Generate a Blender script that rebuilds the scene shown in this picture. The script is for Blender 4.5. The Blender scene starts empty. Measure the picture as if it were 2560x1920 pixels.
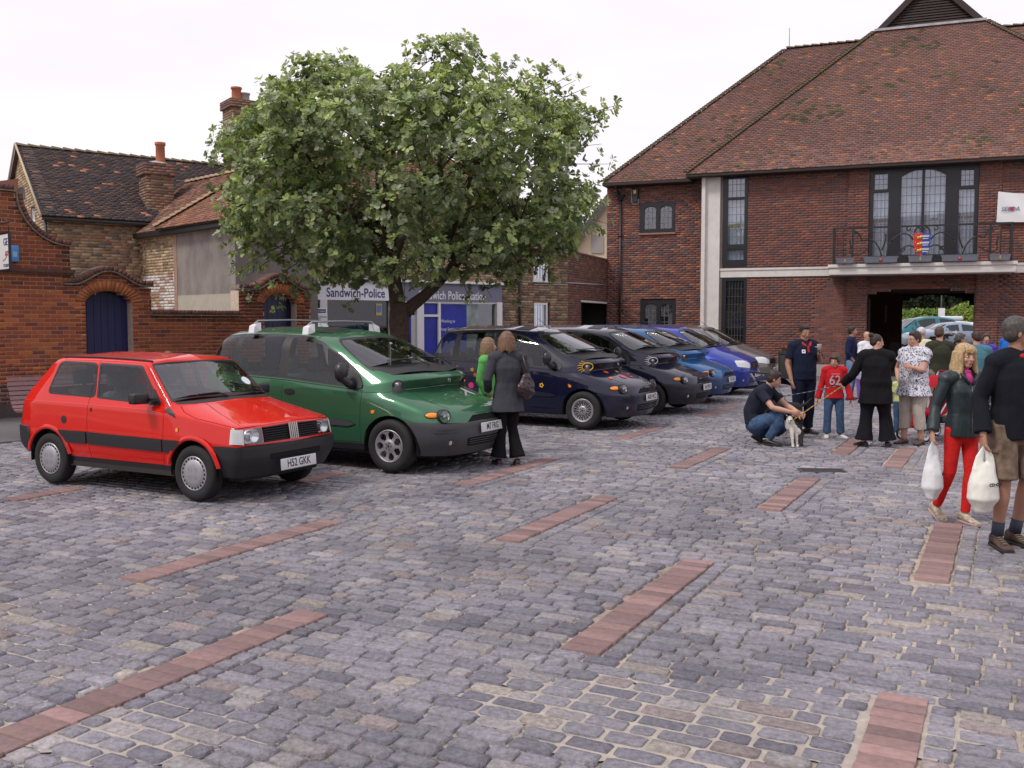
import bpy, bmesh, math, random
import numpy as np
from mathutils import Vector, Matrix, Euler
from mathutils.geometry import delaunay_2d_cdt
# ---------------------------------------------------------------- camera, sky, sun, exposure
SC = bpy.context.scene
COL = SC.collection
FPX, HCAM = 2380.0, 1.75                       # focal length in pixels of a 2560 px wide picture, eye height
PITCH = -math.atan(154.0/FPX)
cam_d = bpy.data.cameras.new('camera'); cam = bpy.data.objects.new('camera', cam_d); COL.objects.link(cam)
cam_d.sensor_width = 36; cam_d.lens = 36*FPX/2560; cam_d.clip_start = .05; cam_d.clip_end = 3000
cam.location = (0, 0, HCAM); cam.rotation_euler = (math.pi/2 + PITCH, 0, 0)
SC.camera = cam
SUN_EL, SUN_AZ = 52, 235                       # azimuth: compass-like, degrees from +Y clockwise (left, a little behind the camera)
world = bpy.data.worlds.new('World'); SC.world = world; world.use_nodes = True
wn, wl = world.node_tree.nodes, world.node_tree.links
bg = wn['Background']; bg.inputs['Strength'].default_value = .1
sky = wn.new('ShaderNodeTexSky'); sky.sky_type = 'NISHITA'; sky.sun_disc = False
sky.sun_elevation = math.radians(SUN_EL); sky.sun_rotation = math.radians(SUN_AZ); sky.air_density = 1; sky.dust_density = 3
tc = wn.new('ShaderNodeTexCoord'); mp = wn.new('ShaderNodeMapping'); mp.inputs['Scale'].default_value = (1.0, 1.0, 3.2)
nz = wn.new('ShaderNodeTexNoise'); nz.inputs['Scale'].default_value = 1.9; nz.inputs['Detail'].default_value = 7; nz.inputs['Roughness'].default_value = .55
wl.new(tc.outputs['Generated'], mp.inputs[0]); wl.new(mp.outputs[0], nz.inputs[0])
cr = wn.new('ShaderNodeValToRGB'); cr.color_ramp.elements[0].position = .36; cr.color_ramp.elements[1].position = .62
cr.color_ramp.elements[0].color = (.85, .80, .90, 1); cr.color_ramp.elements[1].color = (.985, .915, .98, 1)
wl.new(nz.outputs[0], cr.inputs[0])
sc10 = wn.new('ShaderNodeVectorMath'); sc10.operation = 'SCALE'; sc10.inputs['Scale'].default_value = 8.6
wl.new(cr.outputs[0], sc10.inputs[0])
mx = wn.new('ShaderNodeMixRGB'); mx.inputs[0].default_value = .93      # thick high cloud over the sky
wl.new(sky.outputs[0], mx.inputs[1]); wl.new(sc10.outputs[0], mx.inputs[2]); wl.new(mx.outputs[0], bg.inputs[0])
sun_d = bpy.data.lights.new('sun', 'SUN'); sun_d.energy = 1.45; sun_d.angle = math.radians(11); sun_d.color = (1, .95, .88)
sun = bpy.data.objects.new('sun', sun_d); COL.objects.link(sun)
_el, _az = math.radians(SUN_EL), math.radians(SUN_AZ)
_sd = Vector((math.sin(_az)*math.cos(_el), math.cos(_az)*math.cos(_el), math.sin(_el)))
sun.rotation_euler = _sd.to_track_quat('Z', 'Y').to_euler(); sun.location = _sd*60
SC.render.engine = 'CYCLES'
SC.view_settings.view_transform = 'Standard'; SC.view_settings.look = 'None'; SC.view_settings.exposure = 0.47; SC.view_settings.gamma = 1
SC.view_settings.use_curve_mapping = False
SC.cycles.max_bounces = 7; SC.cycles.transparent_max_bounces = 12; SC.cycles.caustics_reflective = False; SC.cycles.caustics_refractive = False
SC.cycles.sample_clamp_indirect = 4
rnd = random.Random(7)
NR = np.random.RandomState(11)
R = math.radians

# ---------------------------------------------------------------- measuring from the photograph (pixels of the 2560x1920 picture)
def ray(x, y):
    u = (x-1280)/FPX; v = (960-y)/FPX; cp, sp = math.cos(PITCH), math.sin(PITCH)
    return Vector((u, cp-v*sp, sp+v*cp))
def gpt(x, y, z=0.0):
    r = ray(x, y); t = (z-HCAM)/r.z
    return Vector((r.x*t, r.y*t, z))
def at(x, y, Y):
    r = ray(x, y); t = Y/r.y
    return Vector((r.x*t, Y, HCAM+r.z*t))
class Frame:
    """vertical plane: origin O, direction e along it, n out of it; P(s, out, h)"""
    def __init__(s, ox, oy, ang):
        a = R(ang); s.O = Vector((ox, oy, 0)); s.e = Vector((math.cos(a), math.sin(a), 0)); s.n = Vector((math.sin(a), -math.cos(a), 0)); s.ang = a
    def P(s, u, out, h): return s.O + s.e*u + s.n*out + Vector((0, 0, h))
    def px(s, x, y, out=0.0):
        r = ray(x, y); c = Vector((0, 0, HCAM)); t = (s.O+s.n*out-c).dot(s.n)/r.dot(s.n); Q = c+r*t
        return (Q-s.O).dot(s.e), Q.z
    def M(s, u=0, out=0, h=0):
        # local x along e, y INTO the wall (-n), z up
        m = Matrix.Rotation(s.ang, 4, 'Z'); m.translation = s.P(u, out, h); return m

# ---------------------------------------------------------------- materials
MATS = {}
def mat(name, col=(.5,.5,.5), rough=.6, metal=0.0, spec=.5, noise=0.0, nscale=20.0, bump=0.0, bscale=60.0, attr=False, objcol=False,
        coat=0.0, alpha=1.0, emit=None, noise2=None, nlow=0.0, nlscale=1.0, sheen=0.0, trans=0.0, dark=None):
    if name in MATS: return MATS[name]
    m = bpy.data.materials.new(name); m.use_nodes = True; N, L = m.node_tree.nodes, m.node_tree.links
    b = N['Principled BSDF']; b.inputs['Roughness'].default_value = rough; b.inputs['Metallic'].default_value = metal
    b.inputs['Specular IOR Level'].default_value = spec; b.inputs['Coat Weight'].default_value = coat; b.inputs['Coat Roughness'].default_value = .03
    if sheen: b.inputs['Sheen Weight'].default_value = sheen
    if trans: b.inputs['Transmission Weight'].default_value = trans
    c3 = (*col, 1) if len(col) == 3 else col
    out = None
    def mul(a, bb):
        x = N.new('ShaderNodeMixRGB'); x.blend_type = 'MULTIPLY'; x.inputs[0].default_value = 1
        L.new(a, x.inputs[1]); L.new(bb, x.inputs[2]); return x.outputs[0]
    rgb = N.new('ShaderNodeRGB'); rgb.outputs[0].default_value = c3; out = rgb.outputs[0]
    if attr:
        a = N.new('ShaderNodeAttribute'); a.attribute_name = 'col'; out = mul(out, a.outputs['Color'])
    if objcol or attr:
        o = N.new('ShaderNodeObjectInfo'); out = mul(out, o.outputs['Color'])
    coord = N.new('ShaderNodeTexCoord') if (noise or bump or nlow) else None
    if attr and coord:
        g = N.new('ShaderNodeNewGeometry'); cs = g.outputs['Position']
    elif coord: cs = coord.outputs['Object']
    def noisefac(scale, lo, hi, det=6):
        n = N.new('ShaderNodeTexNoise'); n.inputs['Scale'].default_value = scale; n.inputs['Detail'].default_value = det; L.new(cs, n.inputs[0])
        r = N.new('ShaderNodeMapRange'); r.inputs[1].default_value = .3; r.inputs[2].default_value = .7; r.inputs[3].default_value = lo; r.inputs[4].default_value = hi
        L.new(n.outputs[0], r.inputs[0]); c = N.new('ShaderNodeCombineXYZ'); [L.new(r.outputs[0], c.inputs[i]) for i in range(3)]
        return c.outputs[0], n
    if noise: out = mul(out, noisefac(nscale, 1-noise, 1+noise)[0])
    if nlow: out = mul(out, noisefac(nlscale, 1-nlow, 1+nlow, 3)[0])
    L.new(out, b.inputs['Base Color'])
    if bump:
        n = N.new('ShaderNodeTexNoise'); n.inputs['Scale'].default_value = bscale; n.inputs['Detail'].default_value = 8; L.new(cs, n.inputs[0])
        bp = N.new('ShaderNodeBump'); bp.inputs['Strength'].default_value = bump; bp.inputs['Distance'].default_value = .02
        L.new(n.outputs[0], bp.inputs['Height']); L.new(bp.outputs[0], b.inputs['Normal'])
    if emit: b.inputs['Emission Color'].default_value = (*emit, 1); b.inputs['Emission Strength'].default_value = 1
    m.diffuse_color = c3; MATS[name] = m
    return m
def glass_mat(name, tint=(.75,.85,.82), refl=.12, rough=.01):
    if name in MATS: return MATS[name]
    m = bpy.data.materials.new(name); m.use_nodes = True; N, L = m.node_tree.nodes, m.node_tree.links; N.clear()
    o = N.new('ShaderNodeOutputMaterial'); t = N.new('ShaderNodeBsdfTransparent'); t.inputs[0].default_value = (*tint, 1)
    g = N.new('ShaderNodeBsdfGlossy'); g.inputs['Roughness'].default_value = rough; g.inputs[0].default_value = (.95, .97, 1, 1)
    ge = N.new('ShaderNodeNewGeometry'); dt_ = N.new('ShaderNodeVectorMath'); dt_.operation = 'DOT_PRODUCT'; L.new(ge.outputs['Normal'], dt_.inputs[0]); L.new(ge.outputs['Incoming'], dt_.inputs[1])
    def mth(op, a, b=None):
        q = N.new('ShaderNodeMath'); q.operation = op
        for i, v in enumerate((a, b)):
            if v is None: continue
            if isinstance(v, (int, float)): q.inputs[i].default_value = v
            else: L.new(v, q.inputs[i])
        return q.outputs[0]
    ff = mth('POWER', mth('SUBTRACT', 1.0, mth('ABSOLUTE', dt_.outputs['Value'])), 5.0)      # Schlick, same from both sides
    fac = mth('ADD', mth('MULTIPLY', ff, 1.0-refl), refl); x = N.new('ShaderNodeMixShader'); L.new(fac, x.inputs[0]); L.new(t.outputs[0], x.inputs[1]); L.new(g.outputs[0], x.inputs[2]); L.new(x.outputs[0], o.inputs[0])
    MATS[name] = m; return m

# ---------------------------------------------------------------- objects
def link(o, parent=None, M=None):
    COL.objects.link(o)
    if parent is not None: o.parent = parent
    if M is not None: o.matrix_basis = M
    return o
def tag(o, label=None, cat=None, group=None, kind=None):
    if label: o['label'] = label
    if cat: o['category'] = cat
    if group: o['group'] = group
    if kind: o['kind'] = kind
    return o
def thing(name, label, cat, loc=(0,0,0), rz=0.0, group=None, M=None):
    o = bpy.data.objects.new(name, None); o.empty_display_size = .2; COL.objects.link(o)
    o.location = loc; o.rotation_euler = (0, 0, rz)
    if M is not None: o.matrix_basis = M
    return tag(o, label, cat, group)
def mesh_np(name, V, F, mats, smooth=False, col=None, midx=None):
    """V (n,3); F (m,k) uniform array or list of lists"""
    me = bpy.data.meshes.new(name)
    V = np.asarray(V, dtype=np.float32)
    if isinstance(F, np.ndarray):
        k = F.shape[1]; me.vertices.add(len(V)); me.vertices.foreach_set('co', V.ravel())
        me.loops.add(F.size); me.loops.foreach_set('vertex_index', F.astype(np.int32).ravel())
        me.polygons.add(len(F)); me.polygons.foreach_set('loop_start', np.arange(0, F.size, k, dtype=np.int32))
        if midx is not None: me.polygons.foreach_set('material_index', np.asarray(midx, dtype=np.int32))
        me.update(calc_edges=True)
    else:
        me.from_pydata([tuple(v) for v in V], [], F); me.update()
        if midx is not None: me.polygons.foreach_set('material_index', np.asarray(midx, dtype=np.int32))
    for m in (mats if isinstance(mats, (list, tuple)) else [mats]): me.materials.append(m)
    if smooth: me.polygons.foreach_set('use_smooth', [True]*len(me.polygons))
    if col is not None:
        a = me.attributes.new('col', 'FLOAT_COLOR', 'POINT'); c = np.ones((len(V), 4), dtype=np.float32); c[:, :3] = col
        a.data.foreach_set('color', c.ravel())
    me.validate()
    return me
class MB:
    """collects shapes, builds ONE mesh object"""
    def __init__(s): s.v = []; s.f = []; s.mi = []; s.sm = []
    def add(s, V, F, mi=0, smooth=False, M=None):
        b = len(s.v)
        if M is not None: V = [M @ Vector(v) for v in V]
        s.v += [tuple(v) for v in V]; s.f += [[i+b for i in f] for f in F]; s.mi += [mi]*len(F); s.sm += [smooth]*len(F); return s
    def box(s, x0, x1, y0, y1, z0, z1, mi=0, M=None, bev=0.0):
        x0, x1 = min(x0, x1), max(x0, x1); y0, y1 = min(y0, y1), max(y0, y1); z0, z1 = min(z0, z1), max(z0, z1)
        if bev <= 0:
            V = [(x, y, z) for z in (z0, z1) for y in (y0, y1) for x in (x0, x1)]
            return s.add(V, [[0,2,3,1],[4,5,7,6],[0,1,5,4],[2,6,7,3],[0,4,6,2],[1,3,7,5]], mi, False, M)
        bm = bmesh.new(); bmesh.ops.create_cube(bm, size=1)
        for v in bm.verts: v.co = Vector(((x0+x1)/2+v.co.x*(x1-x0), (y0+y1)/2+v.co.y*(y1-y0), (z0+z1)/2+v.co.z*(z1-z0)))
        bmesh.ops.bevel(bm, geom=list(bm.edges), offset=min(bev, .49*min(x1-x0, y1-y0, z1-z0)), segments=2, affect='EDGES', profile=.6)
        bm.verts.index_update(); V = [v.co.copy() for v in bm.verts]; F = [[v.index for v in f.verts] for f in bm.faces]; bm.free()
        return s.add(V, F, mi, True, M)
    def rings(s, rings, mi=0, smooth=True, caps=True, M=None, closed=True):
        n = len(rings[0]); V = [p for r in rings for p in r]; F = []
        for i in range(len(rings)-1):
            for j in range(n if closed else n-1):
                k = (j+1) % n; F.append([i*n+j, i*n+k, (i+1)*n+k, (i+1)*n+j])
        if caps:
            F.append(list(range(n))[::-1]); F.append([(len(rings)-1)*n+j for j in range(n)])
        return s.add(V, F, mi, smooth, M)
    def lathe(s, prof, seg=20, mi=0, M=None, axis='Z', caps=True, smooth=True):
        rr = []
        for r, z in prof:
            ring = []
            for j in range(seg):
                a = 2*math.pi*j/seg; x, y = r*math.cos(a), r*math.sin(a)
                ring.append({'Z': (x, y, z), 'Y': (x, z, y), 'X': (z, x, y)}[axis])
            rr.append(ring)
        return s.rings(rr, mi, smooth, caps, M)
    def tube(s, pts, r, seg=8, mi=0, M=None, caps=True, up=None):
        pts = [Vector(p) for p in pts]; rr = r if isinstance(r, (list, tuple)) else [r]*len(pts); rings = []
        pn = None
        for i, p in enumerate(pts):
            d = (pts[min(i+1, len(pts)-1)]-pts[max(i-1, 0)]).normalized()
            if pn is None:
                a = Vector((0, 0, 1)) if abs(d.z) < .9 else Vector((1, 0, 0)); pn = (a-d*a.dot(d)).normalized()
            else: pn = (pn-d*pn.dot(d)).normalized()
            bn = d.cross(pn)
            rings.append([p+(pn*math.cos(2*math.pi*j/seg)+bn*math.sin(2*math.pi*j/seg))*rr[i] for j in range(seg)])
        return s.rings(rings, mi, True, caps, M)
    def prism(s, poly, y0, y1, mi=0, M=None, smooth=False):
        """poly in (x,z), extruded y0..y1"""
        n = len(poly); V = [(x, y0, z) for x, z in poly]+[(x, y1, z) for x, z in poly]
        F = [list(range(n)), list(range(n, 2*n))[::-1]]+[[i, i+n, (i+1) % n+n, (i+1) % n] for i in range(n)]
        return s.add(V, F, mi, smooth, M)
    def ball(s, c, r, seg=12, rings=8, mi=0, M=None):
        rx, ry, rz = r if isinstance(r, (tuple, list)) else (r, r, r); V = []; F = []
        V.append((c[0], c[1], c[2]+rz))
        for i in range(1, rings):
            t = math.pi*i/rings
            for j in range(seg):
                a = 2*math.pi*j/seg; V.append((c[0]+rx*math.sin(t)*math.cos(a), c[1]+ry*math.sin(t)*math.sin(a), c[2]+rz*math.cos(t)))
        V.append((c[0], c[1], c[2]-rz)); L = len(V)-1
        for j in range(seg):
            F.append([0, 1+j, 1+(j+1) % seg]); F.append([L, L-seg+(j+1) % seg, L-seg+j])
        for i in range(rings-2):
            for j in range(seg):
                a = 1+i*seg+j; b = 1+i*seg+(j+1) % seg; F.append([a, a+seg, b+seg, b])
        return s.add(V, F, mi, True, M)
    def mesh(s, name, mats):
        me = bpy.data.meshes.new(name); me.from_pydata(s.v, [], s.f)
        for m in (mats if isinstance(mats, (list, tuple)) else [mats]): me.materials.append(m)
        me.polygons.foreach_set('material_index', s.mi); me.polygons.foreach_set('use_smooth', s.sm)
        me.update(); return me
    def build(s, name, mats, parent=None, M=None, recalc=True):
        me = s.mesh(name, mats)
        if recalc:
            bm = bmesh.new(); bm.from_mesh(me); bmesh.ops.recalc_face_normals(bm, faces=bm.faces); bm.to_mesh(me); bm.free()
        return link(bpy.data.objects.new(name, me), parent, M)
WORK = bpy.data.scenes.new('workbench')        # an empty scene to evaluate modifiers and lettering in, removed at the end
def evald(o):
    WORK.collection.objects.link(o); vl = WORK.view_layers[0]; vl.update(); me = bpy.data.meshes.new_from_object(o.evaluated_get(vl.depsgraph)); WORK.collection.objects.unlink(o); return me
def bake(o, *mods):
    """apply modifiers given as (type, dict) to object o's mesh"""
    for t, d in mods:
        md = o.modifiers.new(t, t)
        for k, v in d.items(): setattr(md, k, v)
    me = evald(o); o.modifiers.clear(); old = o.data; me.name = old.name; o.data = me; bpy.data.meshes.remove(old); return o
def text_mb(body, size, mats, name, parent, M, extrude=.002, bold=False, align='CENTER', sx=1.0, shear=0.0, space=1.0):
    """lettering as a mesh, standing upright in its local x/z plane facing -y"""
    cu = bpy.data.curves.new(name, 'FONT'); cu.body = body; cu.size = size; cu.extrude = extrude; cu.align_x = align; cu.align_y = 'CENTER'; cu.resolution_u = 3
    cu.space_character = space; cu.shear = shear
    if bold: cu.offset = size*.012
    o = bpy.data.objects.new(name, cu); me = evald(o); bpy.data.objects.remove(o)
    me.transform(Matrix.Rotation(math.pi/2, 4, 'X') @ Matrix.Diagonal((sx, 1, 1, 1))); me.materials.clear(); me.materials.append(mats); me.name = name
    return link(bpy.data.objects.new(name, me), parent, M)
def copy_tree(o, parent=None):
    c = o.copy(); COL.objects.link(c)
    if parent is not None: c.parent = parent
    for ch in list(o.children): copy_tree(ch, c)
    return c

# ---------------------------------------------------------------- pieces laid on a plane (bricks, tiles)
UNIT = {}
def unit_piece(kind, m):
    """unit brick: x 0..1, z 0..1, y 0..-1 (proud); the tile is thick at its lower edge"""
    key = (kind, m.name)
    if key not in UNIT:
        t1 = 1.0 if kind == 'brick' else .12
        V = [(0,0,0),(1,0,0),(1,0,1),(0,0,1),(0,-1,0),(1,-1,0),(1,-t1,1),(0,-t1,1)]
        F = np.array([[4,5,6,7],[0,1,5,4],[1,2,6,5],[2,3,7,6],[3,0,4,7]])
        UNIT[key] = mesh_np(kind, V, F, m, col=np.ones(3))
    return UNIT[key]
def pieces(O, ex, ez, n, cells, m, parent, name, stuff_name, nobj=0, kind='brick', viewer=None):
    """cells: array rows (u0,u1,v0,v1,t, r,g,b) in the plane O + ex*u + ez*v, sticking out along n by t.
    the nobj pieces that show largest become objects, the rest one joined part."""
    cells = np.asarray(cells, dtype=float)
    O, ex, ez, n = (np.array(a, dtype=float) for a in (O, ex, ez, n))
    if len(cells) == 0: return
    C = O+ex*((cells[:, 0:1]+cells[:, 1:2])/2)+ez*((cells[:, 2:3]+cells[:, 3:4])/2)
    idx = np.arange(len(cells))
    if nobj:
        d = np.linalg.norm(C-np.array([0, 0, HCAM]), axis=1); size = np.sqrt((cells[:, 1]-cells[:, 0])*(cells[:, 3]-cells[:, 2]))/d
        px = 1280+FPX*C[:, 0]/C[:, 1]; inview = (px > -40) & (px < 2600)
        if viewer is not None: inview &= viewer(px, C)
        size = np.where(inview, size, size*.01); order = np.argsort(-size); big = order[:nobj]; idx = order[nobj:]
        me = unit_piece(kind, m)
        for i in big:
            u0, u1, v0, v1, t, r, g, b = cells[i]
            o = bpy.data.objects.new(name, me); P = O+ex*u0+ez*v0
            # local axes: x=ex, y=-n, z=ez
            M = Matrix(((ex[0]*(u1-u0), -n[0]*t, ez[0]*(v1-v0), P[0]), (ex[1]*(u1-u0), -n[1]*t, ez[1]*(v1-v0), P[1]), (ex[2]*(u1-u0), -n[2]*t, ez[2]*(v1-v0), P[2]), (0, 0, 0, 1)))
            o.color = (r, g, b, 1); link(o, parent); o.matrix_basis = (parent.matrix_basis.inverted() @ M) if parent is not None else M
    c = cells[idx]; k = len(c)
    if k == 0: return
    t1 = 1.0 if kind == 'brick' else .12
    u = np.stack([c[:, 0], c[:, 1], c[:, 1], c[:, 0]]*2, 1); v = np.stack([c[:, 2], c[:, 2], c[:, 3], c[:, 3]]*2, 1)
    T = np.stack([0*c[:, 4]]*4+[c[:, 4], c[:, 4], c[:, 4]*t1, c[:, 4]*t1], 1)
    V = O+ex*u[..., None]+ez*v[..., None]+n*T[..., None]
    if parent is not None:
        Mi = np.array(parent.matrix_basis.inverted()); V = V @ Mi[:3, :3].T+Mi[:3, 3]
    F = np.array([[4,5,6,7],[0,1,5,4],[1,2,6,5],[2,3,7,6],[3,0,4,7]])
    F = (F[None]+(np.arange(k)*8)[:, None, None]).reshape(-1, 4)
    cc = np.repeat(c[:, 5:8], 8, axis=0)
    o = link(bpy.data.objects.new(stuff_name, mesh_np(stuff_name, V.reshape(-1, 3), F, m, col=cc)), parent); o['kind'] = 'stuff'
    return o
def cut(spans, a, b):
    out = []
    for s, t in spans:
        if b <= s or a >= t: out.append((s, t)); continue
        if a > s: out.append((s, a))
        if b < t: out.append((b, t))
    return out
def brick_cells(spans, z0, z1, ch=.075, bl=.225, joint=.011, proud=.007, palette=None, flemish=False, seed=1, irregular=0.0, dark=None):
    """spans(z) -> list of (u0,u1) where there is wall at height z"""
    r = random.Random(seed); cells = []; k = 0; z = z0
    while z < z1-.02:
        zt = min(z+ch-joint, z1)
        for a, b in spans((z+zt)/2):
            if b-a < .03: continue
            u = a-(.0 if k % 2 == 0 else bl/2) if not flemish else a-(0 if k % 2 == 0 else .17)
            j = 0
            while u < b:
                L = bl if not flemish else (bl if j % 2 == 0 else bl/2)
                if irregular: L *= 1+r.uniform(-irregular, irregular)*2
                ua, ub = max(u, a), min(u+L-joint, b)
                if ub-ua > .02:
                    c = palette(r, (ua+ub)/2, z)
                    dz = r.uniform(-irregular, irregular)*.02
                    cells.append((ua, ub, z+max(dz, 0), zt+min(dz, 0), max(.001, proud+r.uniform(-.002, .0025)+r.uniform(-1, 1)*irregular*.03), *c))
                u += L; j += 1
        z += ch; k += 1
    return cells
def pal(colors, weights, var=.12, fn=None):
    def f(r, u, z):
        w = weights if fn is None else fn(u, z, weights)
        c = r.choices(colors, w)[0]; k = 1+r.uniform(-var, var)
        return tuple(max(0, min(1, x*k)) for x in c)
    return f
def vnoise(x, y, s=0):
    """smooth value noise for tones"""
    xi, yi = math.floor(x), math.floor(y); fx, fy = x-xi, y-yi
    h = lambda a, b: (math.sin(a*127.1+b*311.7+s*74.7)*43758.5453) % 1
    fx = fx*fx*(3-2*fx); fy = fy*fy*(3-2*fy)
    return (h(xi, yi)*(1-fx)+h(xi+1, yi)*fx)*(1-fy)+(h(xi, yi+1)*(1-fx)+h(xi+1, yi+1)*fx)*fy

def inside_poly(P, poly):
    x, y = P[:, 0], P[:, 1]; c = np.zeros(len(P), bool); n = len(poly)
    for i in range(n):
        x1, y1 = poly[i]; x2, y2 = poly[(i+1) % n]
        if y1 == y2: continue
        m = ((y1 > y) != (y2 > y)) & (x < (x2-x1)*(y-y1)/(y2-y1)+x1); c ^= m
    return c
# ---------------------------------------------------------------- the ground
WALL = Frame(-9.0, 17.4, 45.6)      # the red garden wall on the left
HALL = Frame(0.0, 33.85, -21.0)     # the town hall's front
SHOP = Frame(-4.16, 25.0, 36.3)     # the police shop and the cottage beside it
GA = R(27.6); gp = np.array([math.cos(GA), -math.sin(GA)]); gq = np.array([math.sin(GA), math.cos(GA)])
def w2g(P): P = np.array(P[:2]); return float(P@gp), float(P@gq)
def g2w(p, q): v = gp*p+gq*q; return v
m_sand = mat('joint sand', (.34, .29, .235), .95, noise=.35, nscale=9, nlow=.5, nlscale=.6, bump=.5, bscale=150)
m_sett = mat('worn stone', (1, 1, 1), .66, spec=.3, attr=True, noise=.26, nscale=34, nlow=.24, nlscale=.8, bump=.8, bscale=55)
m_paver = mat('red paver', (1, 1, 1), .8, attr=True, noise=.14, nscale=30, bump=.35, bscale=120)
m_asph = mat('asphalt', (.135, .128, .132), .9, noise=.2, nscale=90, nlow=.15, nlscale=.8, bump=.4, bscale=220)
m_kerb = mat('kerb stone', (.30, .285, .27), .85, noise=.15, nscale=15)
mb = MB(); mb.add([(-400, -300, -.012), (400, -300, -.012), (400, 700, -.012), (-400, 700, -.012)], [[0, 1, 2, 3]])
ground = tag(mb.build('ground', m_sand), kind='structure')
m_grass = mat('rough grass', (.06, .09, .03), .95, noise=.3, nscale=3)
# asphalt along the garden wall and the pavement along the hall
def slab(name, F, u0, u1, o0, o1, z, m, lo=-.2):
    b = MB(); P = [F.P(u0, o0, lo), F.P(u1, o0, lo), F.P(u1, o1, lo), F.P(u0, o1, lo)]
    V = P+[p+Vector((0, 0, z-lo)) for p in P]
    b.add(V, [[0,1,2,3],[4,5,6,7],[0,1,5,4],[1,2,6,5],[2,3,7,6],[3,0,4,7]]); return tag(b.build(name, m), kind='structure')
slab('pavement', WALL, -14, 7.4, -.4, 3.7, .018, m_asph)
slab('pavement', HALL, 2.2, 30, -.4, 3.45, .06, m_asph)
slab('pavement', SHOP, -1.6, 9.5, -.3, 2.6, .045, m_asph)
kb = [slab('kerb', HALL, 2.2, 30, 3.452, 3.6, .075, m_kerb)]
# red brick strips that mark the parking bays
strips = []
def strip(near, far, n=None):
    a = [w2g(gpt(*p)) for p in near]; b = [w2g(gpt(*p)) for p in far]
    pc = (sum(x[0] for x in a)/len(a)+sum(x[0] for x in b)/len(b))/2
    q0 = sum(x[1] for x in a)/len(a); q1 = sum(x[1] for x in b)/len(b)
    strips.append((pc, q0, q1))
strip([(0, 1811), (110, 1832)], [(758, 1531), (845, 1539)]); strips[-1] = (strips[-1][0], strips[-1][2]-2.9, strips[-1][2])
strip([(292, 1444), (347, 1454)], [(810, 1302), (865, 1306)])
strip([(1404, 1623), (1494, 1639)], [(1711, 1398), (1789, 1406)])
strip([(2160, 1860), (2290, 1860)], [(2200, 1739), (2320, 1747)]); strips[-1] = (strips[-1][0], strips[-1][2]-2.05, strips[-1][2])
strip([(1232, 1352), (1309, 1352)], [(1485, 1241), (1546, 1244)])
strip([(1902, 1273), (1957, 1277)], [(1992, 1193), (2050, 1196)])
strip([(2290, 1449), (2374, 1455)], [(2339, 1309), (2400, 1310)])
strip([(1679, 1169), (1708, 1171)], [(1792, 1119), (1824, 1121)])
strip([(1540, 1099)], [(1650, 1069)]); strip([(1163, 1211)], [(1382, 1146)]); strip([(2100, 1137)], [(2147, 1097)])
strip([(1752, 1041)], [(1841, 1014)]); strip([(30, 1252)], [(190, 1218)]); strip([(745, 1206)], [(856, 1180)])
strip([(2240, 1170)], [(2262, 1120)])
pv = []
for pc, q0, q1 in strips:
    q = q0; n = max(2, round((q1-q0)/.104)); st = (q1-q0)/n
    for i in range(n):
        t = rnd.uniform(.75, 1.12)*(1.12 if rnd.random() < .15 else 1); c = rnd.choice([(.26, .162, .152), (.235, .148, .14), (.28, .178, .165), (.215, .14, .135)])
        w = .107+rnd.uniform(-.002, .002); s = rnd.uniform(-.004, .004)
        pv.append((pc-w+s, pc+w+s, q0+i*st+.003, q0+(i+1)*st-.003, .021+rnd.uniform(-.002, .003), *(x*t for x in c)))
gp3, gq3 = (*gp, 0), (*gq, 0)
pieces((0, 0, -.012), gp3, gq3, (0, 0, 1), pv, m_paver, ground, 'paving_brick', 'paving_bricks', nobj=300)
# setts: irregular stones in courses
TEMPL = []
for s in range(14):
    r = random.Random(100+s); base = []; top = []
    c = r.uniform(.065, .12)
    P8 = [(0, c), (c, 0), (.5, 0), (1-c, 0), (1, c), (1, 1-c), (1-c, 1), (.5, 1), (c, 1), (0, 1-c)]
    for x, y in P8:
        x += r.uniform(-.02, .02); y += r.uniform(-.04, .04); base.append((x, y, 0))
        top.append((.5+(x-.5)*(.965+r.uniform(-.025, .015)), .5+(y-.5)*(.935+r.uniform(-.04, .03)), 1+r.uniform(-.14, .06)))
    mid = [(.5+(x-.5)*.6, .5+(y-.5)*.55, 1.0+r.uniform(-.08, .14)) for x, y, z in top]
    cen = [(.5, .5, 1.06+r.uniform(-.08, .16))]
    V = np.array(base+top+mid+cen); n = 10; F = []
    for i in range(n):
        j = (i+1) % n
        F += [[i, j, n+j], [i, n+j, n+i], [n+i, n+j, 2*n+j], [n+i, 2*n+j, 2*n+i], [2*n+i, 2*n+j, 3*n]]
    TEMPL.append((V, np.array(F)))
def ground_ok(P):
    x, y = P
    if y < 1.9 or abs(x) > .62*y+2.3: return False
    d = (Vector((x, y, 0))-WALL.O)
    if d.dot(WALL.n) < 3.72 and d.dot(WALL.e) < 7.4: return False
    if d.dot(WALL.n) < .5 and (Vector((x, y, 0))-SHOP.O).dot(SHOP.e) < -1.5: return False
    if (Vector((x, y, 0))-HALL.O).dot(HALL.n) < 3.64: return False
    d = (Vector((x, y, 0))-SHOP.O)
    if d.dot(SHOP.n) < 2.62 and d.dot(SHOP.e) > -1.6: return False
    return True
ST = []          # p,q,L,W,h,templ,flip,r,g,b
r = random.Random(5); PITCHQ = .116
q = -4.0; row = 0
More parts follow.
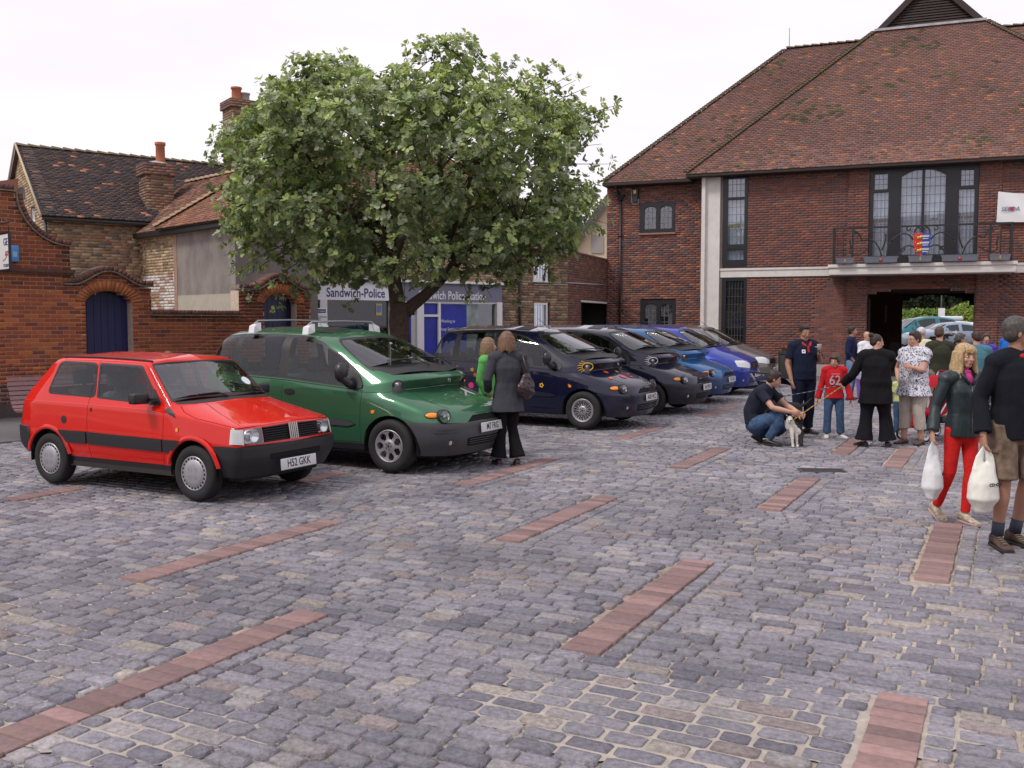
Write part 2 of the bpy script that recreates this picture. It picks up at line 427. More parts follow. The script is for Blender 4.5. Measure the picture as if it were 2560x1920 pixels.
while q < 40:
    W = PITCHQ*r.uniform(.93, 1.07); p = -32+r.uniform(0, .2)
    sp = [(pc-.122, pc+.122) for pc, q0, q1 in strips if q+W*.6 > q0 and q+W*.4 < q1]
    drift = 0
    while p < 30:
        L = r.choice((.12, .15, .17, .19, .2, .21, .23, .26))*r.uniform(.92, 1.08)
        a, b = p, p+L
        for s0, s1 in sp:
            if a < s1 and b > s0:
                if a < s0-.06: b = s0-.004
                else: a = s1+.004; b = max(b, a+.12)
        wv = .05*math.sin(a*.55+q*.2)+.03*math.sin(a*1.3-q*.7) if not sp else 0
        P = g2w((a+b)/2, q+W/2+wv)
        if ground_ok(P):
            patch = vnoise(P[0]*.35, P[1]*.35, 3); v = r.uniform(.86, 1.14)*(.98+.26*patch)
            k = r.random()
            c = (.198, .190, .214) if k < .60 else (.150, .144, .170) if k < .80 else (.250, .232, .236) if k < .93 else (.235, .198, .194) if k < .98 else (.28, .25, .225)
            low = -.005 if vnoise(P[0]*.8, P[1]*.8, 9) > .62 else 0
            ST.append((a, q+wv, (b-a)-r.uniform(.011, .022), W-r.uniform(.012, .023), .018+r.uniform(-.004, .004)+low, r.randrange(14), r.randrange(4), c[0]*v, c[1]*v, c[2]*v))
        p = b
    q += W; row += 1
ST = np.array(ST)
cx = (ST[:, 0]+ST[:, 2]/2)[:, None]*gp+(ST[:, 1]+ST[:, 3]/2)[:, None]*gq
dist = np.hypot(cx[:, 0], cx[:, 1]); px = 1280+FPX*cx[:, 0]/cx[:, 1]
vis = (px > 20) & (px < 2540) & (cx[:, 1] > 3.85)
order = np.argsort(np.where(vis, dist/np.sqrt(ST[:, 2]*ST[:, 3]/.02), 1e3)); big = set(order[:300].tolist())
tm = [mesh_np('sett', V, F, m_sett, col=np.ones(3)) for V, F in TEMPL]
def flip(V, k):
    V = V.copy()
    if k & 1: V[:, 0] = 1-V[:, 0]
    if k & 2: V[:, 1] = 1-V[:, 1]
    return V
allV, allF, allC, nb = [], [], [], 0
for i, s in enumerate(ST):
    a, qq, L, W, h, t, fl = s[:7]; t = int(t); fl = int(fl)
    if i in big:
        o = bpy.data.objects.new('sett', tm[t]); P = g2w(a, qq)
        o.matrix_basis = Matrix(((gp[0]*L, gq[0]*W, 0, P[0]), (gp[1]*L, gq[1]*W, 0, P[1]), (0, 0, h, -.012), (0, 0, 0, 1)))
        o.color = (s[7], s[8], s[9], 1); link(o, ground); continue
    V, F = TEMPL[t]; V = flip(V, fl); F2 = F if fl in (0, 3) else F[:, ::-1]
    P = (a+V[:, 0:1]*L)*gp+(qq+V[:, 1:2]*W)*gq
    allV.append(np.hstack([P, V[:, 2:3]*h-.012])); allF.append(F2+nb); nb += len(V); allC.append(np.tile(s[7:10], (len(V), 1)))
o = link(bpy.data.objects.new('setts', mesh_np('setts', np.vstack(allV), np.vstack(allF), m_sett, col=np.vstack(allC))), ground); o['kind'] = 'stuff'
m_mort = mat('pale bedding mortar', (.37, .33, .285), .95, noise=.2, nscale=14, bump=.4, bscale=80)
for cx_, cy_, ra, rb in ((1900, 1800, .9, .45), (1480, 1760, .6, .35), (330, 1830, .5, .3), (1650, 1850, .5, .3), (2200, 1830, .3, .3)):
    c = gpt(cx_, cy_); n = 40; pts = [(c.x+(ra*math.cos(2*math.pi*i/n))*(1+.25*math.sin(i*1.9+ra*9)+.15*math.sin(i*.7)), c.y+rb*math.sin(2*math.pi*i/n)*(1+.25*math.sin(i*1.3+rb*7)), -.0015) for i in range(n)]
    b = MB(); b.add([(c.x, c.y, .0)]+pts, [[0, 1+i, 1+(i+1) % n] for i in range(n)]); b.build('mortar_patch', m_mort, ground)
# dark iron cover let into the setts
c0, c1 = gpt(2022, 1176), gpt(2088, 1178)
b = MB(); b.box(-.27, .27, -.15, .15, 0, .012, bev=.006)
for i in range(7): b.box(-.24, .24, -.125+i*.038, -.110+i*.038, .012, .016)
mi = mat('cast iron', (.075, .068, .078), .6, metal=.4, bump=.2)
t = b.build('drain_cover', mi, None, Matrix.Translation(((c0+c1)/2)+Vector((0, 0, -.002))) @ Matrix.Rotation(-GA*.2, 4, 'Z')); tag(t, 'dark iron drain cover set in the cobbles in front of the crouching man', 'drain cover')
# ---------------------------------------------------------------- the town hall
m_brick = mat('brick face', (1, 1, 1), .88, attr=True, noise=.16, nscale=40, bump=.4, bscale=90)
m_mortar = mat('mortar', (.25, .205, .17), .95, noise=.15, nscale=25)
m_mortar_d = mat('old mortar', (.235, .205, .18), .95, noise=.2, nscale=25)
m_tile = mat('roof tile', (1, 1, 1), .88, attr=True, noise=.2, nscale=25, bump=.35, bscale=60)
m_under = mat('roofing felt', (.03, .026, .024), .95)
m_stone = mat('pale render', (.63, .60, .565), .8, noise=.06, nscale=6, nlow=.05, nlscale=1.2, bump=.06, bscale=60)
m_black = mat('black paint', (.013, .013, .017), .38)
m_iron = mat('black ironwork', (.016, .015, .017), .45)
m_dark = mat('dark interior', (.02, .017, .016), .95)
m_lead = mat('lead came', (.14, .14, .16), .5, metal=.3)
m_pane = glass_mat('window glass', (.80, .83, .86), .10)
m_lace = mat('net curtain', (.74, .74, .80), .9, noise=.1, nscale=9)
m_wood_d = mat('dark timber', (.028, .018, .015), .7, noise=.2, nscale=8)
B_HALL = pal([(.195, .070, .052), (.16, .062, .050), (.115, .060, .060), (.235, .092, .062), (.13, .072, .068)], [5, 4, 2.4, 1.4, 1.6], .10)
hall = thing('town_hall', 'large red brick hall with tiled roofs, balcony and archway', 'building', M=HALL.M())
def brick_wall(F, parent, u0, u1, z0, z1, out, holes, palette, nobj=0, stuff='bricks', ch=.075, bl=.225, flemish=False, seed=1, thick=.25, mortar=None, back=True, irregular=0.0, name='brick', wallname='wall', spansf=None, viewer=None, brick_mat=None, joint=.011):
    """wall sheet with bricks; holes: list of (u0,u1,z0,z1) or functions z->(a,b)/None"""
    def spans(z):
        sp = [(u0, u1)] if spansf is None else list(spansf(z))
        for h in holes:
            if callable(h):
                v = h(z)
                if v: sp = cut(sp, *v)
            elif h[2]-.001 < z < h[3]: sp = cut(sp, h[0], h[1])
        return sp
    b = MB(); step = ch; z = z0; rows = []
    while z < z1-1e-6:                                   # mortar body: one box per run of equal courses
        zt = min(z+step, z1); sp = tuple((round(a, 4), round(c, 4)) for a, c in spans((z+zt)/2))
        if rows and rows[-1][2] == sp: rows[-1][1] = zt
        else: rows.append([z, zt, sp])
        z = zt
    for a, c, sp in rows:
        for s, t in sp: b.box(s, t, -out, -out+thick, a, c)
    b.build(wallname, mortar or m_mortar, parent, parent.matrix_basis.inverted() @ F.M() if wallname != 'same' else None)
    cells = brick_cells(spans, z0, z1, ch, bl, joint, .007, palette, flemish, seed, irregular)
    O = F.P(0, out, 0)
    pieces(O, F.e, (0, 0, 1), F.n, cells, brick_mat or m_brick, parent, name, stuff, nobj, 'brick', viewer)
    return cells
hx = lambda x, y, out=0: HALL.px(x, y, out)
S = dict(pl=hx(1757, 600)[0], pr=hx(1800, 600)[0], wl=hx(1806, 600)[0], wr=hx(1868, 600)[0], al=hx(2172, 600)[0], ar=hx(2442, 600)[0])
EAVE = 6.58; BAND0, BAND1 = 3.21, 3.50
MC = 13.55                                             # centre of the main block
twt = hx(1835, 438)[1]; twb = hx(1835, 668)[1]; lwt = hx(1835, 694)[1]; lwb = hx(1835, 862)[1]
dt = hx(2300, 424)[1]; db = 3.52
ARC_T, ARC_S = 2.80, 2.60
def arch_hole(z):
    a, c = S['al'], S['ar']
    if z < ARC_S: return (a, c)
    if z < ARC_T:
        t = (z-ARC_S)/(ARC_T-ARC_S); k = (1-math.sqrt(max(0, 1-t)))*(c-a)/2; return (a+k, c-k)
    return None
MAIN_R = 2*MC-S['pr']+.55
brick_wall(HALL, hall, S['wr'], MAIN_R, 0, EAVE+.15, 0, [arch_hole, (S['al'], S['ar'], db, dt), (0, 40, BAND0, BAND1)], B_HALL, nobj=300, flemish=False, seed=3)
# piers flanking the balcony doors
for a, c in ((S['al']-.62, S['al']-.02), (S['ar']+.02, S['ar']+.62)):
    for z0, z1 in ((0, BAND0), (BAND1, EAVE+.1)):
        cl = brick_cells(lambda z: [(a, c)], z0, z1, palette=B_HALL, seed=int(a*10))
        b = MB(); b.box(a, c, -.06, .02, z0, z1); b.build('pier', m_mortar, hall)
        pieces(HALL.P(0, .06, 0), HALL.e, (0, 0, 1), HALL.n, cl, m_brick, hall, 'brick', 'pier_bricks')
# stone band, plinth, white corner pillar
b = MB(); b.box(S['pr']+.02, MAIN_R, -.035, .2, BAND0, BAND1-.07); b.box(S['pr']-.02, MAIN_R, -.06, .2, BAND1-.07, BAND1, ); b.build('stone_band', m_stone, hall)
for a_, c_ in ((S['wr']+.05, S['al']-.64), (S['ar']+.64, MAIN_R)): b = MB(); b.box(a_, c_, -.05, 0.1, 0, .42); b.build('plinth', mat('grey plinth', (.34, .32, .31), .9, noise=.12), hall)
b = MB(); b.box(S['pl'], S['pl']+.10, -.22, .3, 0, EAVE+.1); b.box(S['pl']+.10, S['pr'], -.10, .3, 0, EAVE+.1); b.build('corner_pillar', m_stone, hall)
b = MB(); b.box(S['pl']-.02, S['pl'], -.20, 1.2, 0, EAVE); b.build('return_wall', m_stone, hall)
# windows --------------------------------------------------------------
def leaded(parent, name, u0, u1, z0, z1, nu, nv, out=0.0, depth=.06, arch=0.0, curtain=None, M=None, sills=None, bar=.007):
    """one light: glass set back with lead bars; returns the window part"""
    w = MB(); fr = .0
    g = MB(); g.box(u0, u1, depth, depth+.006, z0, z1); gl = g.build(name, m_pane, parent)
    l = MB()
    for i in range(1, nu): u = u0+(u1-u0)*i/nu; l.box(u-bar, u+bar, depth-.008, depth-.001, z0, z1)
    for i in range(1, nv): z = z0+(z1-z0)*i/nv; l.box(u0, u1, depth-.0105, depth-.0085, z-bar, z+bar)
    l.build('lead_bars', m_lead, gl)
    if curtain:
        c = MB(); n = 24; V = []; F = []
        for i in range(n+1):
            u = u0+(u1-u0)*i/n; y = depth+.035+.014*math.sin(i*1.35)+.008*math.sin(i*3.1)
            V += [(u, y, z0-.02), (u, y, z1+.02)]
        F = [[2*i, 2*i+2, 2*i+3, 2*i+1] for i in range(n)]; c.add(V, F, 0, True); c.build('net_curtain', m_lace, gl)
    return gl
def frame_box(parent, u0, u1, z0, z1, lights, y0=-.02, y1=.09, m=None, name='window_frame'):
    """timber frame with openings cut for the lights [(u0,u1,z0,z1)]"""
    b = MB(); us = sorted({u0, u1, *[l[0] for l in lights], *[l[1] for l in lights]}); zs = sorted({z0, z1, *[l[2] for l in lights], *[l[3] for l in lights]})
    for i in range(len(us)-1):
        for j in range(len(zs)-1):
            cu, cz = (us[i]+us[i+1])/2, (zs[j]+zs[j+1])/2
            if not any(l[0] < cu < l[1] and l[2] < cz < l[3] for l in lights): b.box(us[i], us[i+1], y0, y1, zs[j], zs[j+1])
    return b.build(name, m or m_black, parent)
def zz(y, x=1835, out=0): return HALL.px(x, y, out)[1]
# tall window above, lattice window below
u0, u1 = S['wl'], S['wr']; L = [(u0+.16, u1-.10, zz(493), zz(445)), (u0+.16, u1-.10, zz(611), zz(499)), (u0+.16, u1-.10, zz(650), zz(623))]
frame_box(hall, u0, u1, twb, twt, L)
for l, n in zip(L, (3, 6, 2)): leaded(hall, 'window', *l, 4, n, curtain=True)
b = MB(); b.box(S['pr'], u0+.02, -.0, .3, BAND1, twt+.3); b.box(S['pr'], u0+.02, 0, .3, 0, BAND0); b.box(u0, u1, 0, .3, twt, EAVE); b.build('reveal', m_stone if False else m_mortar, hall)
l2 = (u0+.14, u1-.08, zz(858), zz(702)); frame_box(hall, u0, u1, lwb, lwt+.05, [l2]); gl = leaded(hall, 'window', *l2, 6, 8)
b = MB()
for i in range(18): uu = l2[0]+(l2[1]-l2[0])*(i+.5)/18; b.box(uu-.004, uu+.004, .02, .026, l2[2], l2[3])
b.build('window_grille', m_iron, gl)
b = MB(); b.box(u0, u1, .0, .3, 0, lwb); b.build('wall_below_window', m_mortar, hall)
# balcony doors
A, C = S['al'], S['ar']; X = lambda x: hx(x, 550)[0]
side1 = [(X(2185), X(2217), zz(474, 2200), zz(435, 2200)), (X(2183), X(2220), zz(640, 2200), zz(481, 2200))]
side2 = [(X(2400), X(2432), zz(464, 2415), zz(424, 2415)), (X(2396), X(2435), zz(634, 2415), zz(472, 2415))]
cen = [(X(2252), X(2303), zz(637, 2280), zz(424, 2280)), (X(2310), X(2362), zz(636, 2330), zz(421, 2330))]
frame_box(hall, A, C, db, dt, side1+side2+cen, -.03, .1)
for l, n in ((side1[0], (3, 3)), (side2[0], (3, 3)), (side1[1], (4, 8)), (side2[1], (4, 8)), (cen[0], (4, 10)), (cen[1], (4, 10))): leaded(hall, 'window', *l, *n, curtain=True, depth=.05)
b = MB()                                                 # arched heads of the two central lights
for l, sgn in ((cen[0], 1), (cen[1], -1)):
    w = l[1]-l[0]; n = 8; base = l[3]; poly = []
    for i in range(n+1):
        t = i/n; u = l[0]+w*t; far = (1-t) if sgn > 0 else t; poly.append((u, base-.20*far**1.9))
    poly += [(l[1], base+.002), (l[0], base+.002)]; b.prism(poly, -.012, .045)
b.build('door_arch', m_black, hall)
b = MB(); b.box(A-.02, C+.02, -.05, .1, dt, dt+.10); b.build('lintel', m_black, hall)
b = MB(); w0, w1 = X(2324), X(2344); b.box(w0, w1, .06, .064, zz(545, 2334), zz(521, 2334)); b.build('paper_notice', mat('white paper', (.85, .85, .85), .8), hall)
for x0, x1, y0, y1 in ((2183, 2220, 548, 555), (2396, 2435, 540, 545)):
    b = MB(); b.box(X(x0), X(x1), .075, .085, zz(y1, x0), zz(y0, x0)); b.build('window_bar', mat('pale timber', (.42, .33, .2), .6), hall)
b = MB(); b.box(L[1][0], L[1][1], .075, .085, zz(567), zz(559)); b.build('window_bar', MATS['pale timber'], hall)
# balcony slab
sl, sr = HALL.px(2073, 675, .95)[0], HALL.px(2540, 660, .95)[0]
b = MB(); b.box(sl, sr, -.95, 0, BAND0-.02, BAND1-.10, bev=.012); b.box(sl-.04, sr+.04, -.99, 0, BAND1-.10, BAND1+.0, bev=.01); b.build('balcony_slab', m_stone, hall)
# archway passage
D = 7.5
b = MB(); fl = HALL.px(2255, 800, -D)[0]
b.box(A-.3, A, 0.25, D, 0, ARC_T+.3); b.box(C+1.7, C+2.0, .25, D, 0, ARC_T+.6); b.box(C, C+1.8, .25, .35, 0, 3.2)
b.box(A, fl, D-.3, D, 0, 3.4)
n = 12
for i in range(n):
    a0 = A+(C+1.7-A)*i/n; a1 = A+(C+1.7-A)*(i+1)/n; h = lambda u: ARC_T+.02
    b.add([(a0, .0, h(a0)), (a1, .0, h(a1)), (a1, D, h(a1)), (a0, D, h(a0)), (a0, 0, 3.4), (a1, 0, 3.4), (a1, D, 3.4), (a0, D, 3.4)], [[0,1,2,3],[4,5,6,7],[0,1,5,4],[2,3,7,6]])
b.build('passage', mat('passage brick', (.15, .08, .062), .95, noise=.2, nscale=10), hall)
farT = HALL.px(2350, 738, -D)[1]
b = MB(); fs = HALL.px(2300, 757, -D)[1]; n = 14
for i in range(n):
    C2 = C+1.7; a0 = fl+(C2-fl)*i/n; a1 = fl+(C2-fl)*(i+1)/n; mid = (a0+a1)/2; h = farT-(farT-fs)*abs((mid-(fl+C)/2-.2)/((C-fl)/2+.2))**2.5
    b.box(a0, a1, D-.28, D-.02, h, 3.4)
b.build('far_arch', m_wood_d, hall)
b = MB(); b.box(A+.02, A+.08, .4, 2.6, 0, 2.5); b.box(A+.08, A+.095, .5, 2.5, .1, .95)
gd = b.build('passage_gate', m_wood_d, hall); b = MB(); b.box(0, .3, 0, .01, 0, .95); 
b = MB(); b.box(fl-.42, fl-.06, D-.32, D-.30, .0, 1.0); b.build('passage_panel', mat('grey panel', (.22, .21, .21), .8), hall)
b = MB(); b.box(fl-.62, fl-.55, D-.35, D-.33, 1.75, 2.4); b.build('notice', mat('pale notice', (.5, .48, .46), .8), hall)
# body of the main block so that light does not leak, dark room behind the windows
b = MB(); b.box(S['pr']+.02, MAIN_R, .26, .34, BAND1+.2, EAVE); b.box(S['pr']-.3, S['al']-.31, .26, .34, 0, BAND0); b.box(S['ar']+.31, MAIN_R, .26, .34, 0, BAND0); b.build('inner_wall', m_dark, hall)
b = MB(); b.box(MAIN_R, MAIN_R+.2, 0, 14, 0, EAVE); b.box(3.3, S['al']-.3, 13.8, 14, 0, EAVE); b.box(S['ar']+1.2, MAIN_R, 13.8, 14, 0, EAVE); b.box(S['al']-.3, S['ar']+1.2, 13.8, 14, 3.4, EAVE); b.build('rear_walls', mat('plain brick', (.18, .075, .055), .9), hall)
# the wing, set back a metre
WO = -1.0
WF = Frame(*HALL.P(0, WO, 0)[:2], -21.0)
wl_ = HALL.px(1517, 600, WO)[0]; wr_ = HALL.px(1759, 600, WO)[0]
wx = lambda x, y: HALL.px(x, y, WO)
def wz(y, x=1640): return wx(x, y)[1]
W1 = (wx(1600, 540)[0], wx(1688, 540)[0], wz(582), wz(506)); W2 = (wx(1601, 780)[0], wx(1689, 780)[0], wz(830), wz(750))
b_w = pal([(.25, .09, .06), (.185, .07, .055), (.105, .06, .065), (.29, .125, .075), (.15, .09, .08)], [4, 4, 3.4, 1.8, 2], .14)
brick_wall(HALL, hall, wl_, wr_, 0, EAVE+.05, WO, [W1, W2], b_w, seed=9, flemish=False, stuff='wing_bricks')
b = MB(); b.box(wl_, wl_+.2, 1.2, 12, 0, EAVE); b.build('gable_wall', MATS['plain brick'], hall)
for W, nm in ((W1, 1), (W2, 2)):
    u0, u1, z0, z1 = W; mw = (u1-u0)
    l = [(u0+.12*mw, u0+.46*mw, z0+.13*(z1-z0), z1-.13*(z1-z0)), (u0+.57*mw, u0+.91*mw, z0+.13*(z1-z0), z1-.13*(z1-z0))]
    fr = frame_box(hall, u0, u1, z0, z1, l, 1.0-.02, 1.10)
    for q in l:
        g = leaded(hall, 'window', *q, 3, 4, depth=1.04, bar=.009)
    b = MB()
    for q in l:
        w = q[1]-q[0]; pts = [(q[0]+w*i/8, q[3]-.09*abs(2*i/8-1)**2.2) for i in range(9)]+[(q[1], q[3]+.003), (q[0], q[3]+.003)]; b.prism(pts, .985, 1.03)
    b.build('window_heads', m_black, hall)
    b = MB(); b.box(u0-.02, u1+.02, .93, 1.1, z0-.06, z0-.002); b.build('window_sill', MATS['dark timber'] if nm == 2 else mat('tile sill', (.30, .16, .11), .9), hall)
b = MB(); b.box(wl_, wr_, 1.35, 1.4, 0, EAVE); b.build('inner_wall', m_dark, hall)
# roofs ---------------------------------------------------------------
T_HALL = pal([(.18, .088, .069), (.155, .08, .067), (.20, .098, .072), (.14, .086, .08), (.25, .115, .068), (.125, .09, .063)], [5, 4, 2.6, 3, .5, 1.0], .12)
def tpal(base, moss, seed):
    def f(r, u, v):
        c = base(r, u, v); k = .85+.3*vnoise(u*.55, v*.55, seed)
        n = vnoise(u*1.1, v*1.4, seed+1)*.6+vnoise(u*3.1, v*3.3, seed+2)*.4
        if n > moss+.06 and r.random() < .34: c = r.choice([(.075, .068, .03), (.10, .088, .035), (.06, .05, .03)])
        if r.random() < .012: c = (.36, .15, .07)
        return tuple(x*k for x in c)
    return f
def roof_plane(F, parent, O, ex, ev, poly, palette, name, gauge=.105, tw=.168, nobj=0, seed=1, thick=.026, mt=None, viewer=None, under=.05):
    """tiles over the polygon poly [(u,v)], v up the slope"""
    ex, ev = Vector(ex).normalized(), Vector(ev).normalized(); n = ex.cross(ev).normalized()
    r = random.Random(seed); vmax = max(p[1] for p in poly); vmin = min(p[1] for p in poly); cells = []; v = vmin; k = 0
    def span(v):
        xs = []
        for i in range(len(poly)):
            (a, b), (c, d) = poly[i], poly[(i+1) % len(poly)]
            if (b-v)*(d-v) < 0: xs.append(a+(c-a)*(v-b)/(d-b))
        xs.sort(); return [(xs[i], xs[i+1]) for i in range(0, len(xs)-1, 2)]
    while v < vmax:
        for a, b in span(min(v+gauge*.5, vmax-.001)):
            u = math.floor(a/tw)*tw+(tw/2 if k % 2 else 0)-tw
            while u < b:
                ua, ub = max(u+.002, a), min(u+tw-.003, b)
                if ub-ua > .015:
                    c = palette(r, ua, v); cells.append((ua, ub, v-.02+r.uniform(-.006, .006), v+gauge+.006, thick*r.uniform(.8, 1.35), *c))
                u += tw
        v += gauge; k += 1
    pieces(O, ex, ev, n, cells, mt or m_tile, parent, 'roof_tile', name, nobj, 'tile', viewer)
    Mi = parent.matrix_basis.inverted()
    b = MB(); P = [Mi @ (Vector(O)+ex*u+ev*v-n*.004) for u, v in poly]; Q = [p-Mi.to_3x3() @ n*under for p in P]; k = len(P)
    b.add(P+Q, [list(range(k)), list(range(k, 2*k))[::-1]]+[[i, (i+1) % k, (i+1) % k+k, i+k] for i in range(k)]); b.build('roof_deck', m_under, parent)
    return n
PT = math.atan((12.06-6.58)/5.62); cp_, sp_ = math.cos(PT), math.sin(PT); SLT = 5.62/cp_
up = lambda inward: (inward*cp_+Vector((0, 0, sp_)))
eu0 = 6.20; eu1 = 2*MC-eu0; OV = .45
# front slope of the main block up to the gablet's foot
gb0, gb1 = eu0+5.62, eu1-5.62
roof_plane(HALL, hall, HALL.P(0, OV, EAVE-.03), HALL.e, up(-HALL.n), [(eu0, 0), (eu1, 0), (gb1, SLT), (gb0, SLT)], tpal(T_HALL, .60, 4), 'roof_tiles', nobj=300, seed=21)
# left hip slope of the main block (towards the wing), right slope
lenD = 14
hw = (gb1-gb0)/2; apex_h = EAVE-.03+5.62*math.tan(PT)+hw*math.tan(PT); hips = SLT+hw/cp_
roof_plane(HALL, hall, HALL.P(eu0, OV, EAVE-.03), -HALL.n*-1, up(HALL.e), [(0, 0), (-lenD, 0), (-lenD, hips), (-5.62, hips), (-5.62, SLT)], tpal(T_HALL, .66, 5), 'side_roof_tiles', seed=22) if False else None
def slope_left(parent, u_e, pal_, nm):
    ex = -HALL.n; ev = up(HALL.e)      # ex runs into depth
    O = HALL.P(u_e, OV, EAVE-.03)
    n = ex.cross(ev)
    # want outward normal (towards -e, up): flip direction of ex if needed
    if n.dot(-HALL.e) < 0: ex = HALL.n; poly = [(0, 0), (-5.62, SLT), (-5.62, hips), (-lenD, hips), (-lenD, 0)]
    else: poly = [(0, 0), (5.62, SLT), (5.62, hips), (lenD, hips), (lenD, 0)]
    roof_plane(HALL, parent, O, ex, ev, poly, pal_, nm, seed=23, gauge=.21, tw=.336)
slope_left(hall, eu0, tpal(T_HALL, .62, 6), 'side_roof_tiles')
ex = -HALL.n; ev = up(-HALL.e)
poly = [(0, 0), (5.62, SLT), (5.62, hips), (lenD, hips), (lenD, 0)]
if ex.cross(ev).dot(HALL.e) < 0: ex = HALL.n; poly = [(-a, c) for a, c in poly]
roof_plane(HALL, hall, HALL.P(eu1, OV, EAVE-.03), ex, ev, poly, tpal(T_HALL, .62, 7), 'side_roof_tiles', seed=24, gauge=.21, tw=.336)
# gablet: black louvres in a triangle with barge boards
g0 = 5.62-OV; zb = EAVE-.03+5.62*math.tan(PT)
b = MB(); cx_ = (gb0+gb1)/2; N_ = 15
for i in range(N_):
    t = i/N_; w = (hw-.22)*(1-t); z = zb+.12+(apex_h-zb-.32)*t
    b.add([(cx_-w, g0+.02, z), (cx_+w, g0+.02, z), (cx_+w, g0+.10, z+.13), (cx_-w, g0+.10, z+.13), (cx_-w, g0+.02, z-.018), (cx_+w, g0+.02, z-.018)], [[0,1,2,3],[4,5,1,0],[4,3,2,5]])
b.build('louvres', m_wood_d, hall)
b = MB(); b.add([(cx_-hw, g0+.14, zb), (cx_+hw, g0+.14, zb), (cx_, g0+.14, apex_h)], [[0, 1, 2]]); b.build('gablet_back', m_dark, hall)
for s in (-1, 1):
    b = MB(); b.add([(cx_+s*(hw+.05), g0-.10, zb-.02), (cx_+s*(hw-.22), g0-.10, zb-.02), (cx_, g0-.10, apex_h-.22), (cx_, g0-.10, apex_h+.06), (cx_+s*(hw+.05), g0+.0, zb-.02), (cx_+s*(hw-.22), g0+.0, zb-.02), (cx_, g0+.0, apex_h-.22), (cx_, g0+.0, apex_h+.06)], [[0,1,2,3],[4,5,6,7],[0,3,7,4],[1,2,6,5]]); b.build('barge_board', m_wood_d, hall)
b = MB(); b.box(cx_-hw-.05, cx_+hw+.05, g0-.16, g0+.1, zb-.03, zb+.05); b.build('lead_flashing', mat('weathered lead', (.36, .35, .36), .6, noise=.25, nscale=4), hall)
# wing roof: hip at its left end, ridge running behind the main roof
ew0 = 3.13; DW = 5.55; SW = DW/cp_
wo = WO+OV
roof_plane(HALL, hall, HALL.P(0, wo, EAVE-.03), HALL.e, up(-HALL.n), [(ew0, 0), (eu0+.5, 0), (eu0+.6+DW, SW), (ew0+DW, SW)], tpal(T_HALL, .64, 8), 'wing_roof_tiles', seed=25)
ex = -HALL.n; ev = up(HALL.e); poly = [(0, 0), (2*DW, 0), (DW, SW)]
if ex.cross(ev).dot(-HALL.e) < 0: ex = HALL.n; poly = [(-a, c) for a, c in poly]
roof_plane(HALL, hall, HALL.P(ew0, wo, EAVE-.03), ex, ev, poly, tpal(T_HALL, .6, 9), 'side_roof_tiles', seed=26, gauge=.21, tw=.336)
# right wing mirrored (its roof shows behind the gablet's right foot)
er1 = 2*MC-ew0
roof_plane(HALL, hall, HALL.P(0, wo, EAVE-.03), HALL.e, up(-HALL.n), [(eu1-.5, 0), (er1, 0), (er1-DW, SW), (eu1-.6-DW, SW)], tpal(T_HALL, .64, 10), 'wing_roof_tiles', seed=27, gauge=.21, tw=.336)
# bonnet tiles down the hips, ridge tiles
def bonnets(p0, p1, nm, step=.115, r=.085, m=None, parent=None, sz=1.0):
    b = MB(); d = (p1-p0); L = d.length; d.normalize(); n = int(L/step); side = d.cross(Vector((0, 0, 1))).normalized(); upv = side.cross(d)
    for i in range(n):
        c = p0+d*(i*step); e = p0+d*(i*step+step*1.15); ring0 = []; ring1 = []
        for j in range(6):
            a = math.pi*j/5; ring0.append(c+side*math.cos(a)*r*1.25*sz+upv*(math.sin(a)*r*.95*sz+.012)); ring1.append(e+side*math.cos(a)*r*sz+upv*(math.sin(a)*r*.6*sz-.004))
        b.rings([ring0, ring1], 0, False, False, closed=False)
        b.add([*ring0], [list(range(6))])
    return b.build(nm, m or mat('mossy ridge tile', (.115, .085, .05), .95, noise=.4, nscale=9), parent)
Hi = hall.matrix_basis.inverted()
hp = lambda u, o, z: Vector((u, -o, z))
bonnets(hp(eu0, OV, EAVE), hp(gb0, OV-5.62, zb+.03), 'hip_tiles', parent=hall); bonnets(hp(eu1, OV, EAVE), hp(gb1, OV-5.62, zb+.03), 'hip_tiles', parent=hall)
rz_ = EAVE+DW*math.tan(PT)
bonnets(hp(ew0, wo, EAVE), hp(ew0+DW, wo-DW, rz_), 'hip_tiles', parent=hall)
bonnets(hp(ew0+DW, wo-DW, rz_), hp(eu0+.6+DW, wo-DW, rz_), 'ridge_tiles', step=.3, parent=hall)
bonnets(hp(eu1-DW-.6, wo-DW, rz_), hp(er1-DW, wo-DW, rz_), 'ridge_tiles', step=.3, parent=hall)
b = MB(); b.tube([hp(ew0+DW+.1, wo-DW, rz_), hp(ew0+DW+.1, wo-DW, rz_+.75)], .012); b.build('lightning_rod', m_lead, hall)
# eaves boards, soffits
b = MB(); b.box(eu0+.02, eu1-.02, -OV+.02, .02, EAVE-.14, EAVE-.055); b.box(eu0+.01, eu1, -OV-.0, -OV+.022, EAVE-.13, EAVE-.035); b.box(eu0, eu0+.02, -OV, 1.5, EAVE-.13, EAVE-.035)
b.box(ew0+.02, eu0, -wo+.02, 1.02, EAVE-.14, EAVE-.055); b.box(ew0, eu0, -wo-.02, -wo, EAVE-.13, EAVE-.035); b.box(ew0, ew0+.02, -wo, 11.6, EAVE-.13, EAVE-.035); b.build('eaves_board', m_wood_d, hall)
